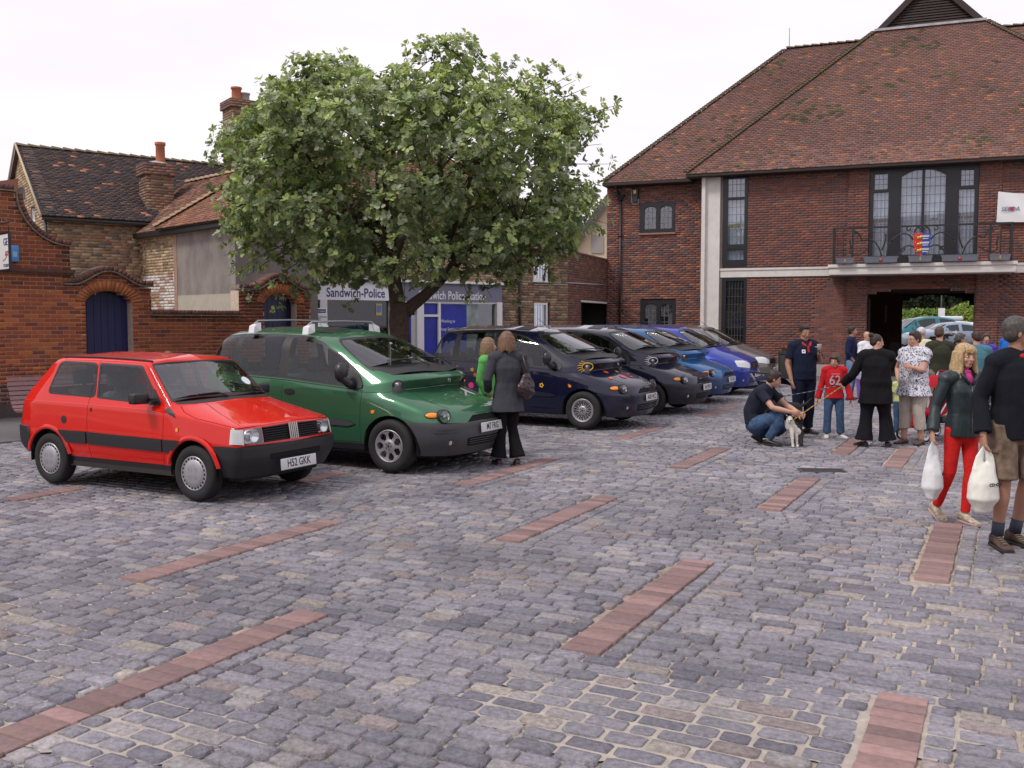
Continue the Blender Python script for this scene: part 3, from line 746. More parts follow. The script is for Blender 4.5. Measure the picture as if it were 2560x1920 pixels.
# drainpipe with hopper head, on the wing
pu = wx(1552, 600)[0]
b = MB(); b.tube([(pu, .93, .0), (pu, .93, wz(502, 1552))], .042, 10)
for y in (590, 775): zc = wz(y, 1552); b.tube([(pu, .93, zc-.03), (pu, .93, zc+.03)], .058, 10); b.box(pu-.10, pu+.10, .955, 1.0, zc-.015, zc+.015)
zh = wz(500, 1552); b.add([(pu-.16, .82, zh+.16), (pu+.16, .82, zh+.16), (pu+.16, .99, zh+.16), (pu-.16, .99, zh+.16), (pu-.05, .88, zh-.02), (pu+.05, .88, zh-.02), (pu+.05, .98, zh-.02), (pu-.05, .98, zh-.02)], [[0,1,2,3],[4,5,6,7],[0,1,5,4],[1,2,6,5],[2,3,7,6],[3,0,4,7]])
b.tube([(pu, .9, zh+.1), (pu-.12, .75, zh+.42), (pu-.12, .62, EAVE-.1)], .04, 8)
b.build('drainpipe', m_iron, hall)
# floodlight with its yellow label and conduit
fu, fz = wx(1590, 484); b = MB(); b.box(fu-.11, fu+.11, .84, .99, fz-.16, fz+.16, bev=.02); b.box(fu-.09, fu+.09, .80, .84, fz-.30, fz-.12)
fl_ = b.build('security_light', m_iron, hall)
b = MB(); b.box(fu-.05, fu+.04, .832, .838, fz-.02, fz+.10); b.build('label', mat('yellow label', (.75, .45, .05), .6), fl_)
b = MB(); b.tube([(fu-.33, .975, fz+.16), (fu-.17, .975, fz+.16), (fu-.15, .975, fz+.12), (fu-.15, .975, fz-.28), (fu-.10, .975, fz-.36), (fu+.08, .975, fz-.37), (fu+.1, .975, fz-.30), (fu+.1, .9, fz-.2)], .016, 7); b.build('conduit', mat('grey conduit', (.42, .42, .44), .6), hall)
# balcony railing (things on the building are its parts) ---------------
rl = thing('balcony_railing', 'black wrought iron balcony railing with scrolls above the archway', 'railing', M=HALL.M(0, .88, BAND1))
RT = HALL.px(2310, 562, .9)[1]-BAND1
rx = lambda x: HALL.px(x, 600, .88)[0]
b = MB(); u0, u1 = sl+.08, sr-.08
b.box(u0, u1, -.03, .03, RT-.05, RT); b.box(u0-.0, u0+.025, -.02, .85, RT-.03, RT); b.box(u1-.025, u1, -.02, .85, RT-.03, RT); b.build('handrail', m_iron, rl)
for x in (2087, 2132, 2476, 2529):
    u = rx(x); b = MB(); b.box(u-.03, u+.03, -.022, .022, 0, RT-.03); b.box(u-.03, u+.03, -.026, .026, .32, .35); b.build('post', m_iron, rl)
for x in (2109, 2502):
    u = rx(x); b = MB(); b.box(u-.016, u+.016, -.01, .01, 0, RT-.03); b.build('baluster', m_iron, rl)
for uu in (u0+.01, u1-.01):
    for k in range(3): b = MB(); b.box(uu-.011, uu+.011, .2+.25*k, .222+.25*k, 0, RT-.03); b.build('baluster', m_iron, rl)
def curl(c, r0, a0, turns, sgn=1, n=22):
    out = []
    for i in range(n+1):
        t = i/n; r_ = r0*(1-.75*t); a = a0+sgn*turns*2*math.pi*t; out.append((c[0]+r_*math.cos(a), 0, c[1]+r_*math.sin(a)))
    return out
def bez(p0, p1, p2, p3, n=14):
    out = []
    for i in range(n+1):
        t = i/n; a = [(1-t)**3, 3*t*(1-t)**2, 3*t*t*(1-t), t**3]; out.append((sum(w*p[0] for w, p in zip(a, (p0, p1, p2, p3))), 0, sum(w*p[1] for w, p in zip(a, (p0, p1, p2, p3)))))
    return out
uc = HALL.px(2305, 600, .9)[0]; h = RT
for s in (-1, 1):
    b = MB(); r_ = .021
    U = lambda d: uc+s*d
    b.tube(bez((U(.24), .62*h), (U(.40), .86*h), (U(.62), .84*h), (U(.86), .58*h)), r_, 6)
    b.tube(curl((U(.36), .90*h), .075, math.pi*.5, .9, -s), r_*.8, 6); b.tube(bez((U(.22), .74*h), (U(.2), .95*h), (U(.1), .98*h), (U(.04), .88*h)), r_, 6)
    b.tube(bez((U(.18), .40*h), (U(.40), .56*h), (U(.60), .44*h), (U(.72), .02*h)), r_, 6); b.tube(curl((U(.54), .37*h), .075, math.pi*.2, .8, s), r_, 6)
    b.tube(bez((U(.86), .58*h), (U(.98), .30*h), (U(.95), .15*h), (U(.92), .02*h)), r_, 6)
    b.tube(bez((U(1.05), .02*h), (U(1.16), .62*h), (U(1.42), .74*h), (U(1.66), .62*h)), r_, 6); b.tube(bez((U(1.10), .36*h), (U(1.04), .52*h), (U(.97), .62*h), (U(1.0), .80*h)), r_, 6)
    b.tube(bez((U(1.66), .62*h), (U(1.72), .82*h), (U(1.86), .95*h), (U(1.95), .88*h)), r_, 6); b.tube(curl((U(1.90), .84*h), .06, math.pi*.5, .7, s), r_, 6)
    b.tube(bez((U(1.52), .42*h), (U(1.74), .18*h), (U(2.02), .22*h), (U(2.0), .40*h)), r_, 6); b.tube(bez((U(2.0), .40*h), (U(1.92), .50*h), (U(2.06), .60*h), (U(1.98), .66*h)), r_, 6)
    b.build('scroll', m_iron, rl)
# shield of arms
sh = thing('heraldic_shield', 'painted shield, red with gold and blue with silver, on the balcony railing', 'shield', M=HALL.M(uc-.0, .93, BAND1+.50*h))
def shield_poly(x0, x1, n=10):
    P = [(-.23, .33), (-.12, .30), (0, .33), (.12, .30), (.23, .33)]
    side = [(.225, .0), (.20, -.17), (.12, -.29), (0, -.36)]
    full = P+side+[(-x, z) for x, z in side[:-1][::-1]]
    return [(min(max(x, x0), x1), z) for x, z in full]
m_red = mat('heraldic red', (.60, .02, .015), .5); m_blue = mat('heraldic blue', (.02, .045, .32), .5); m_gold = mat('gilding', (.62, .42, .10), .4, metal=.5); m_silv = mat('silvering', (.55, .57, .62), .4, metal=.5)
b = MB(); b.prism([(x, z) for x, z in shield_poly(-.25, 0)], -.03, 0); b.build('red_half', m_red, sh)
b = MB(); b.prism([(x, z) for x, z in shield_poly(0, .25)], -.03, 0); b.build('blue_half', m_blue, sh)
for k in range(3):
    z = .19-.19*k; b = MB(); y = -.042
    b.ball((-.03, y, z+.01), (.05, .02, .04), 8, 6); b.ball((-.09, y, z), (.06, .018, .028), 8, 6); b.tube([(-.14, y, z), (-.19, y, z+.03), (-.16, y, z+.07)], .009, 5)
    for dx in (-.13, -.10, -.06, -.03): b.tube([(dx, y, z-.01), (dx-.015, y, z-.065)], .009, 5)
    b.tube([(-.03, y, z+.03), (.0, y, z+.055)], .012, 5); b.build('gold_lion', m_gold, sh)
    b = MB(); b.box(.0, .19, -.045, -.03, z-.005, z+.05, bev=.01); b.box(.01, .17, -.045, -.03, z-.06, z-.03, bev=.008); b.box(.05, .2, -.05, -.03, z+.055, z+.065); b.build('silver_hull', m_silv, sh)
# planters on the balcony
m_plant = mat('grey trough', (.12, .13, .16), .55, noise=.12, nscale=8)
def trough(x0, x1, lab, handles, medal):
    a, c = HALL.px(x0, 640, 1.0)[0], HALL.px(x1, 640, 1.0)[0]; w = c-a
    t = thing('balcony_planter', lab, 'planter', M=HALL.M((a+c)/2, 1.02, BAND1+.02), group='planters on the balcony edge')
    b = MB(); H_ = .185 if w > .6 else .17
    rings = []
    for k, (f_, z) in enumerate(((.88, 0), (.92, .02), (.94, H_*.5), (.985, H_*.85), (1.0, H_*.86), (1.0, H_), (.9, H_), (.88, H_*.8))):
        x_, y_ = w/2*f_, .1*f_; rings.append([(-x_, -y_, z), (x_, -y_, z), (x_, y_, z), (-x_, y_, z)])
    b.rings(rings, smooth=False); b.build('trough', m_plant, t)
    b = MB(); b.ball((0, 0, H_*.75), (w*.42, .07, .03), 12, 6); b.build('soil', mat('soil', (.03, .02, .015), .95), t)
    if handles:
        for s in (-1, 1): b = MB(); b.tube([(s*w*.47, 0, H_*.5), (s*(w*.5+.05), 0, H_*.62), (s*(w*.5+.04), 0, H_*.95), (s*w*.49, 0, H_*.95)], .01, 6); b.build('handle', m_iron, t)
    b = MB()
    if medal: b.lathe([(0, -.012), (.05, -.012), (.052, 0)], 14, axis='Y', M=Matrix.Translation((0, -.098, H_*.45))); b.build('rosette', mat('dull red', (.35, .03, .03), .5), t)
    else: b.box(-.012, .012, -.105, -.09, H_*.2, H_*.8); b.box(-.03, .03, -.105, -.09, H_*.45, H_*.55); b.build('emblem', m_gold, t)
trough(2090, 2136, 'small grey planter at the left end of the balcony', False, False)
trough(2158, 2246, 'long grey planter with red rosette, left of the heraldic shield', True, True)
trough(2270, 2331, 'short grey planter directly below the heraldic shield', False, False)
trough(2352, 2447, 'long grey planter with red rosette, right of the heraldic shield', True, True)
trough(2473, 2526, 'small grey planter at the right end of the balcony', False, False)
# banner
bu0 = hx(2491, 520)[0]; bz1 = zz(482, 2500); bz0 = zz(556, 2500)
ban = thing('banner', 'white cloth banner with green lettering hung on the brick wall at right', 'banner', M=HALL.M(bu0, .12, bz0))
b = MB(); V = []; F = []; nx, nz_ = 40, 16; BW, BH = 4.2, bz1-bz0
for i in range(nx+1):
    for j in range(nz_+1):
        u = BW*i/nx; z = BH*j/nz_; sag = .10*math.sin(math.pi*min(1, u/2.2))*(.3+.7*j/nz_); V.append((u+.02*j/nz_, -.03*math.sin(u*2.2+z*3)-.012*math.sin((u+z)*9), z-sag+(.02 if j else 0)))
for i in range(nx):
    for j in range(nz_): a = i*(nz_+1)+j; F.append([a, a+nz_+1, a+nz_+2, a+1])
b.add(V, F, 0, True); b.build('cloth', mat('banner cloth', (.70, .71, .72), .8), ban)
m_gr = mat('green print', (.02, .17, .10), .7); m_nb = mat('blue print', (.06, .07, .22), .7)
text_mb('SANDWICH', .21, m_gr, 'lettering', ban, Matrix.Translation((.92, -.06, BH-.25)), bold=True, align='LEFT')
text_mb('LAUNCHES', .21, m_gr, 'lettering', ban, Matrix.Translation((.93, -.06, BH-.50)), bold=True, align='LEFT')
text_mb('SEEDA', .17, m_nb, 'logo', ban, Matrix.Translation((.10, -.06, BH*.42)), align='LEFT', shear=.25)
b = MB(); b.box(.33, .44, -.058, -.055, BH*.42-.03, BH*.42+.05); b.build('logo_mark', m_red, ban)
# planter box by the wall
pb = gpt(1964, 951); t = thing('planter_box', 'tall dark square planter box with red flowers by the hall wall', 'planter', loc=(pb.x, pb.y, .06), rz=HALL.ang)
b = MB(); b.box(-.19, .19, -.19, .19, 0, .78, bev=.01); b.box(-.21, .21, -.21, .21, .74, .80); 
for s in (-1, 1): b.box(s*.19-.02, s*.19+.02, -.21, -.17, 0, .80)
b.build('box', mat('black planter', (.03, .028, .03), .6), t)
b = MB()
for i in range(60):
    a = rnd.uniform(0, 6.28); r_ = rnd.uniform(0, .17); c = Vector((r_*math.cos(a), r_*math.sin(a), .8+rnd.uniform(0, .12))); d = Vector((rnd.uniform(-1, 1), rnd.uniform(-1, 1), rnd.uniform(0, 1)))*.05; e_ = d.cross(Vector((rnd.random(), rnd.random(), rnd.random())))*.6
    b.add([c, c+d+e_*.5, c+d*2, c+d-e_], [[0, 1, 2, 3]])
b.build('foliage', mat('bedding leaves', (.06, .11, .03), .7), t)
b = MB()
for i in range(9): b.ball((rnd.uniform(-.14, .14), rnd.uniform(-.14, .1), .9+rnd.uniform(0, .07)), .022, 6, 5)
b.build('flowers', mat('red petals', (.6, .03, .02), .6), t)
# ---------------------------------------------------------------- the garden wall with its two gateways
wpx = lambda x, y, o=0: WALL.px(x, y, o)
B_WALL = pal([(.39, .10, .036), (.33, .084, .033), (.45, .135, .04), (.27, .07, .034), (.20, .06, .042)], [5, 5, 1.8, 2.2, .8], .09)
B_DARK = pal([(.15, .062, .052), (.11, .05, .045), (.19, .075, .055), (.20, .10, .07)], [4, 3, 2, 1], .15)
gw = thing('garden_wall', 'orange red brick garden wall with ramped coping and two arched gateways', 'wall', M=WALL.M())
tE = wpx(174, 640)[0]; zS = 2.72; RR = .93; zT = wpx(10, 474)[1]
zC2 = wpx(174, 617)[1]
g1 = dict(l=wpx(158, 717)[0], r=wpx(377, 717)[0], a=wpx(213, 760)[0], b=wpx(331, 760)[0], z=2.46, sp=2.13, cr=2.36, cc=wpx(272, 700)[0])
g2 = dict(l=wpx(596, 717)[0], r=wpx(775, 717)[0], a=wpx(660, 760)[0], b=wpx(742, 760)[0], z=2.46, sp=2.16, cr=2.40, cc=wpx(700, 700)[0])
lowz = 2.0
def arch(g):
    def f(z):
        c = (g['a']+g['b'])/2; hw = (g['b']-g['a'])/2
        if z < g['sp']: return (g['a'], g['b'])
        if z < g['cr']: k = hw*math.sqrt(max(0, 1-((z-g['sp'])/(g['cr']-g['sp']))**2)); return (c-k, c+k)
    return f
def swan(g, u):            # height of the coping's underside over the gateway
    c = (g['a']+g['b'])/2; d = abs(u-c)/((g['b']-g['a'])/2+.24)
    return g['z']+(.27*(.5+.5*math.cos(math.pi*min(1, d))))
def upper(z):
    """spans of the whole wall at height z"""
    sp = []
    if z < zS: sp.append((-9, tE))
    elif z < zC2: sp.append((-9, tE))
    elif z < zT: k = RR-math.sqrt(max(0, RR**2-(min(RR, zC2+RR-z))**2)) if z < zC2+RR else 0; sp.append((-9, tE-RR+ (k if False else (RR-math.sqrt(max(0, RR**2-(zC2+RR-z)**2)) ))-.0 if False else tE-math.sqrt(max(0, RR**2-(zC2+RR-z)**2)) if z < zC2+RR else tE-RR))
    for g in (g1, g2):
        if z < g['z']: sp.append((max(g['l'], sp[0][1] if g is g1 and sp else g['l']), g['r']))
        elif z < g['z']+.27:
            us = [g['l']+(g['r']-g['l'])*i/80 for i in range(81)]; ok = [u for u in us if swan(g, u) > z]
            if ok and ok[0] > (sp[0][1] if sp else -9): sp.append((ok[0], ok[-1]))
    if z < lowz: sp.append((g1['r'], g2['l']))
    sp.sort(); out = []
    for s in sp:
        if out and s[0] <= out[-1][1]+.004: out[-1] = (out[-1][0], max(out[-1][1], s[1]))
        else: out.append(s)
    return out
def ring_hole(g):          # leave room for the ring of arch bricks
    def f(z):
        c = (g['a']+g['b'])/2; hw = (g['b']-g['a'])/2+.21; cr = g['cr']+.21; s = g['sp']
        if s-.06 < z < cr: k = hw*math.sqrt(max(0, 1-((z-s+.0)/(cr-s))**2)) if z > s else hw; return (c-k, c+k)
    return f
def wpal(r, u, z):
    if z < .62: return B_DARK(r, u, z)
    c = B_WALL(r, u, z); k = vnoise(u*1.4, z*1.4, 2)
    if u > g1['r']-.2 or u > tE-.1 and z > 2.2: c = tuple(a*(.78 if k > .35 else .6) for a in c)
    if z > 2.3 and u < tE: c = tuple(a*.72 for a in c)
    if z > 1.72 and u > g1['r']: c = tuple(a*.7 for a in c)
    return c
hz = [arch(g1), arch(g2)]
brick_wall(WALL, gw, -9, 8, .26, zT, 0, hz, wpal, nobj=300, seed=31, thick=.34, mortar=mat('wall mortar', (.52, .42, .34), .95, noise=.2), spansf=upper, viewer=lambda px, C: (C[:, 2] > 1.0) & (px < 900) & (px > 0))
b = MB()
for a, c in ((-9, g1['a']-.02), (g1['b']+.02, g2['a']-.02), (g2['b']+.02, g2['r'])): b = MB(); b.box(a, c, -.05, .3, 0, .27); b.build('plinth', mat('dark plinth', (.085, .065, .06), .9, noise=.2), gw)
# copings: bricks on edge
m_cop = m_brick
def coping(path, nm, hgt=.115, proud=.045, depth=.40, bw=.075, tiles=True):
    """path: list of (u,z) under the coping, bricks on edge set square to it"""
    P = [Vector((u, 0, z)) for u, z in path]; seg = []; L = [0]
    for i in range(1, len(P)): L.append(L[-1]+(P[i]-P[i-1]).length)
    tot = L[-1]; n = int(tot/bw)
    def atL(d):
        d = max(0, min(tot-1e-6, d))
        for i in range(1, len(L)):
            if L[i] >= d: t = (d-L[i-1])/(L[i]-L[i-1]); return P[i-1].lerp(P[i], t), (P[i]-P[i-1]).normalized()
    V = []; F = []; Cc = []
    for i in range(n):
        c, d = atL((i+.5)*tot/n); up_ = Vector((-d.z, 0, d.x)); w = tot/n*.5-.005
        cc = B_DARK(rnd, 0, 0); base = len(V); lift = rnd.uniform(-.003, .004)
        for y in (-proud, depth-proud):
            for a, h_ in ((-w, .028), (w, .028), (w, hgt+lift), (-w, hgt+lift)): q = c+d*a+up_*h_; V.append((q.x, y, q.z))
        F += [[base+k for k in f] for f in ([0,1,2,3],[7,6,5,4],[0,4,5,1],[1,5,6,2],[2,6,7,3],[3,7,4,0])]; Cc += [cc]*8
    o = link(bpy.data.objects.new(nm, mesh_np(nm, V, np.array(F), m_brick, col=np.array(Cc))), gw); o['kind'] = 'stuff'
    # mortar core and the creasing course under it
    b = MB()
    for i in range(len(P)-1):
        d = (P[i+1]-P[i]).normalized(); up_ = Vector((-d.z, 0, d.x))
        for lo, hi, pr in ((.02, hgt-.006, proud-.007), (0, .022, proud+.028)):
            q = [P[i]+up_*lo, P[i+1]+up_*lo, P[i+1]+up_*hi, P[i]+up_*hi]
            b.add([(v.x, -pr, v.z) for v in q]+[(v.x, depth-proud, v.z) for v in q], [[0,1,2,3],[7,6,5,4],[0,4,5,1],[1,5,6,2],[2,6,7,3],[3,7,4,0]], 0)
    b.build('coping_bed', mat('mossy mortar', (.20, .175, .13), .95, noise=.35, nscale=12), gw)
arcp = [(tE-RR*math.sin(math.pi/2*i/14), zC2+RR*(1-math.cos(math.pi/2*i/14))) for i in range(15)][::-1]
coping([(-9, zT-.02), (tE-RR-.02, zT-.02)], 'coping_bricks')
coping(arcp+[(tE+.02, zC2)], 'ramp_coping_bricks')
for g in (g1, g2):
    us = [g['l']+(g['r']+.04-g['l'])*i/40 for i in range(41)]
    coping([(u, swan(g, u)) for u in us], 'gateway_coping_bricks')
coping([(g1['r'], lowz-.115), (g2['l'], lowz-.115)], 'low_coping_bricks')
b = MB(); b.box(-9, tE+.08, -.05, .36, zS-.045, zS+.02); b.box(-9, tE+.06, -.035, .36, zS-.085, zS-.045); b.build('string_course', mat('string brick', (.11, .055, .045), .9, noise=.25, nscale=14), gw)
# arch rings
for g in (g1, g2):
    c = (g['a']+g['b'])/2; hw = (g['b']-g['a'])/2; n = 19
    V = []; F = []; Cc = []
    for i in range(n):
        a0 = math.radians(8)+(math.pi-math.radians(16))*i/n; a1 = a0+(math.pi-math.radians(16))/n*.9; base = len(V); cc = rnd.choice([(.42, .145, .055), (.36, .12, .05), (.47, .17, .06)])
        for y in (-.012, .20):
            for a, k in ((a0, 0), (a1, 0), (a1, .20), (a0, .20)): V.append((c+(hw+k)*math.cos(a), y, g['sp']-.03+(g['cr']-g['sp']+.03+k)*math.sin(a)))
        F += [[base+k for k in f] for f in ([0,1,2,3],[7,6,5,4],[0,4,5,1],[1,5,6,2],[2,6,7,3],[3,7,4,0])]; Cc += [cc]*8
        o = link(bpy.data.objects.new('arch_brick', mesh_np('arch_brick', V, np.array(F), m_brick, col=np.array(Cc))), gw); V = []; F = []; Cc = []
    # door of upright boards
    d_ = .25
    for i in range(7):
        b = MB(); x0 = g['a']-.02+(hw*2+.04)*i/7; x1 = g['a']-.02+(hw*2+.04)*(i+1)/7; xm = (x0+x1)/2; top = g['sp']+(g['cr']-g['sp'])*math.sqrt(max(0, 1-((xm-c)/(hw+.03))**2))-.02
        t2 = lambda x: g['sp']-.03+(g['cr']-g['sp'])*math.sqrt(max(0, 1-min(1, (x-c)/(hw+.03))**2 if abs(x-c) < hw+.03 else 0))-.0
        b.prism([(x0+.003, .04), (x1-.003, .04), (x1-.003, t2(x1-.003)), (xm, t2(xm)), (x0+.003, t2(x0+.003))], d_, d_+.03); b.build('door_board', mat('navy door paint', (.010, .014, .085), .38, noise=.08, nscale=20), gw)
    b = MB(); b.box(g['a']-.05, g['b']+.05, d_+.031, d_+.06, 0, g['cr']+.0); b.build('door_back', m_black, gw)
# flash of moss on top of gateway
b = MB()
for i in range(70):
    u = rnd.uniform(g1['l']+.05, g1['l']+.55); c = Vector((u, rnd.uniform(-.03, .2), swan(g1, u)+.11)); d = Vector((rnd.uniform(-.5, .5), rnd.uniform(-.5, .5), 1))*rnd.uniform(.03, .09); s_ = Vector((.02, 0, 0))
    b.add([c-s_*.5, c+s_*.5, c+d], [[0, 1, 2]])
o = b.build('weeds', mat('weed green', (.10, .15, .03), .8), gw); o['kind'] = 'stuff'
# alarm box, sign, dish, bench ---------------------------------------------------------
a0, za = wpx(28, 654, .1); a1, zb_ = wpx(47, 614, .1)
t = thing('alarm_box', 'small light blue alarm box on the red brick wall beside the hanging sign', 'alarm box', M=WALL.M((a0+a1)/2, 0, za))
w = (a1-a0)/2; hb = zb_-za
b = MB(); b.box(-w, w, -.11, 0, 0, hb, bev=.015); b.build('case', mat('alarm blue', (.09, .27, .58), .45), t)
b = MB(); b.box(-w*.55, w*.5, -.1125, -.110, hb*.3, hb*.62); b.build('badge', mat('badge blue', (.25, .5, .8), .5), t)
SG = Frame(*at(-6, 627, 16.6)[:2], -44.4)
s1, sz0 = SG.px(27, 676); _, sz1 = SG.px(27, 578)
t = thing('hanging_sign', 'white hanging shop sign with navy and red lettering in a black frame', 'sign', M=SG.M(s1-.45, 0, sz0))
b = MB(); b.box(-.42, .42, -.012, .012, .03, sz1-sz0-.03); b.build('board', mat('sign white', (.74, .76, .76), .5), t)
b = MB(); H_ = sz1-sz0; b.box(-.45, -.42, -.02, .02, 0, H_); b.box(.42, .45, -.02, .02, 0, H_); b.box(-.42, .42, -.02, .02, 0, .03); b.box(-.42, .42, -.02, .02, H_-.03, H_); b.build('frame', m_black, t)
b = MB(); b.tube([(-.55, 0, H_+.16), (.43, 0, H_+.16)], .013, 6); b.tube([(.40, 0, H_), (.40, 0, H_+.17)], .007, 6); b.tube([(-.38, 0, H_), (-.38, 0, H_+.17)], .007, 6); b.tube([(.43, 0, H_+.16), (.2, 0, H_+.24), (-.5, 0, H_+.42)], .009, 6); b.build('bracket', m_iron, t)
text_mb('GE', .17, mat('navy print', (.03, .03, .16), .5), 'lettering', t, Matrix.Translation((.38, -.014, H_*.74)), bold=True, align='RIGHT')
text_mb('an', .17, mat('red print', (.45, .02, .03), .5), 'lettering', t, Matrix.Translation((.38, -.014, H_*.47)), align='RIGHT', shear=.4)
b = MB(); b.tube([(.12, -.014, H_*.26), (.25, -.014, H_*.31), (.36, -.014, H_*.42)], .006, 5); b.build('flourish', MATS['red print'], t)
text_mb('TY SHOP', .075, MATS['navy print'], 'lettering', t, Matrix.Translation((.39, -.014, H_*.13)), bold=True, align='RIGHT', sx=.85)
# benches
def bench(u0, u1, lab, tilt=0):
    t = thing('slatted_bench', lab, 'bench', M=WALL.M((u0+u1)/2, 3.12, .018), group='slatted benches along the garden wall')
    L = (u1-u0)/2
    prof = [(-.14, .86), (-.115, .79), (-.085, .72), (-.055, .65), (-.02, .58), (.02, .51), (.075, .45), (.15, .41), (.235, .395), (.32, .40), (.40, .405)]
    for i, (o, h) in enumerate(prof):
        a = Vector((prof[min(i+1, len(prof)-1)][0]-prof[max(i-1, 0)][0], prof[min(i+1, len(prof)-1)][1]-prof[max(i-1, 0)][1])).normalized()
        b = MB(); n = Vector((-a.y, a.x)) ; w = .030; th = .012
        V = []
        for x in (-L, L):
            for s1_, s2_ in ((-w, -th), (w, -th), (w, th), (-w, th)): V.append((x, -(o+a.x*s1_+n.x*s2_), h+a.y*s1_+n.y*s2_))
        b.add(V, [[0,1,2,3],[7,6,5,4],[0,4,5,1],[1,5,6,2],[2,6,7,3],[3,7,4,0]]); b.build('slat', mat('maroon slat', (.20, .105, .11), .5, noise=.12, nscale=20), t)
    for s in (-.72, 0, .72):
        b = MB(); x = s*L
        b.tube([(x, -o, h-.02) for o, h in prof], .017, 6); b.tube([(x, -.03, .5), (x, .06, 0)], .02, 6); b.tube([(x, -.35, .39), (x, -.38, 0)], .02, 6); b.build('support', m_iron, t)
    return t
bu = wpx(15, 950, 2.95)[0]
bench(bu, bu+2.1, 'maroon slatted bench at the left end of the brick wall, seen beyond the red car')
bench(bu+2.3, bu+4.2, 'maroon slatted bench mostly hidden behind the red car, where a brown haired person sits')
# ---------------------------------------------------------------- old houses behind the wall
B_OLD = pal([(.33, .22, .125), (.25, .165, .10), (.29, .13, .075), (.17, .12, .085), (.38, .28, .17), (.13, .10, .08)], [4, 4, 2.6, 3, 1.6, 1.4], .18)
B_YEL = pal([(.42, .31, .18), (.34, .24, .14), (.29, .19, .11), (.47, .38, .25), (.22, .16, .11), (.36, .17, .09)], [4, 4, 2, 2, 1.6, .7], .15)
T_OLD = pal([(.062, .045, .045), (.085, .058, .05), (.05, .04, .045), (.12, .07, .05)], [4, 3, 3, 1], .2)
def told(r, u, v):
    c = T_OLD(r, u, v)
    if r.random() < .022 + (.05 if v < .5 else 0): c = r.choice([(.42, .17, .085), (.36, .14, .075), (.46, .22, .12)])
    return c
T_MIX = pal([(.22, .10, .065), (.16, .08, .06), (.11, .07, .06), (.30, .14, .08), (.26, .19, .12)], [4, 3, 3, 1.6, .8], .18)
HA = Frame(*at(118, 700, 24.0)[:2], 36.0)
ha = thing('old_house', 'old yellow brick house with a long dark tiled roof and patches of orange tiles', 'building', M=HA.M())
ea = HA.px(122, 527)[1]; DA = 3.15
ridA = at(66, 365, HA.P(0, -DA, 0).y).z
uAe = HA.px(575, 600, 0)[0]+2.5
wA = (HA.px(80, 560)[0], 0)
brick_wall(HA, ha, 0, uAe, 0, ea-.06, 0, [(0, 40, 0, 1.6)], B_OLD, seed=41, irregular=.12, stuff='wall_bricks', mortar=m_mortar_d, joint=.012)
GA_ = Frame(*HA.P(0, -DA*2, 0)[:2], 36.0-90)            # gable wall, running back to front
GL = DA*2
def gab(z):
    if z < ea: return [(0, GL)]
    k = (z-ea)/(ridA-ea)*DA; return [(k, GL-k)] if k < DA-.05 else []
gwn = (GL-1.95, GL-1.35)
gwz = (at(88, 578, 24.9).z, at(88, 513, 24.9).z)
brick_wall(GA_, ha, 0, GL, 1.5, ridA, .0, [(gwn[0], gwn[1], gwz[0], gwz[1])], B_YEL, seed=42, irregular=.1, stuff='gable_bricks', spansf=gab, mortar=m_mortar_d)
pa = math.atan((ridA-ea)/DA); evA = HA.n*-1*math.cos(pa)+Vector((0, 0, math.sin(pa)))
roof_plane(HA, ha, HA.P(-.12, .2, ea-.2*math.tan(pa)), HA.e, evA, [(0, 0), (uAe+.2, 0), (uAe+.2, (DA+.2)/math.cos(pa)), (0, (DA+.2)/math.cos(pa))], told, 'roof_tiles', gauge=.10, tw=.165, seed=43)
b = MB(); b.add([HA.M().inverted() @ HA.P(u, -DA, ridA) for u in (-.12, uAe)]+[HA.M().inverted() @ HA.P(u, -2*DA-.2, ea-.1) for u in (uAe, -.12)], [[0, 1, 2, 3]]); b.build('rear_roof', mat('plain tile', (.09, .05, .045), .9), ha)
Mi = HA.M().inverted()
bonnets(Mi @ HA.P(-.12, -DA, ridA+.0), Mi @ HA.P(uAe, -DA, ridA+.0), 'ridge_tiles', step=.3, parent=ha, m=mat('old ridge', (.17, .14, .08), .95, noise=.3, nscale=6))
b = MB(); b.tube([Mi @ HA.P(-.1, .16, ea-.2), Mi @ HA.P(uAe, .16, ea-.22)], .055, 8); b.tube([Mi @ HA.P(-.02, .14, ea-.22), Mi @ HA.P(-.02, .08, .5)], .035, 8); b.build('gutter', m_iron, ha)
b = MB()
for s in (0,):
    A_ = HA.P(-.14, .22, ea-.15); Bp = HA.P(-.14, -DA, ridA+.06); Cp = HA.P(-.14, -2*DA-.2, ea-.1)
    for p, q in ((A_, Bp), (Bp, Cp)): b.tube([Mi @ p, Mi @ q], .03, 5)
b.build('verge', mat('verge mortar', (.42, .36, .26), .95, noise=.2), ha)
gwm = GA_.M()
b = MB(); M_ = Mi @ gwm
b.box(gwn[0], gwn[1], .08, .12, gwz[0], gwz[1], M=M_); b.build('window_pane', mat('dull pane', (.5, .53, .58), .2), ha)
b = MB(); b.box(gwn[0], gwn[0]+.05, .04, .13, gwz[0], gwz[1], M=M_); b.box(gwn[1]-.05, gwn[1], .04, .13, gwz[0], gwz[1], M=M_); b.box(gwn[0], gwn[1], .04, .13, (gwz[0]+gwz[1])/2-.025, (gwz[0]+gwz[1])/2+.025, M=M_); b.build('window_frame', mat('white gloss', (.72, .72, .72), .4), ha)
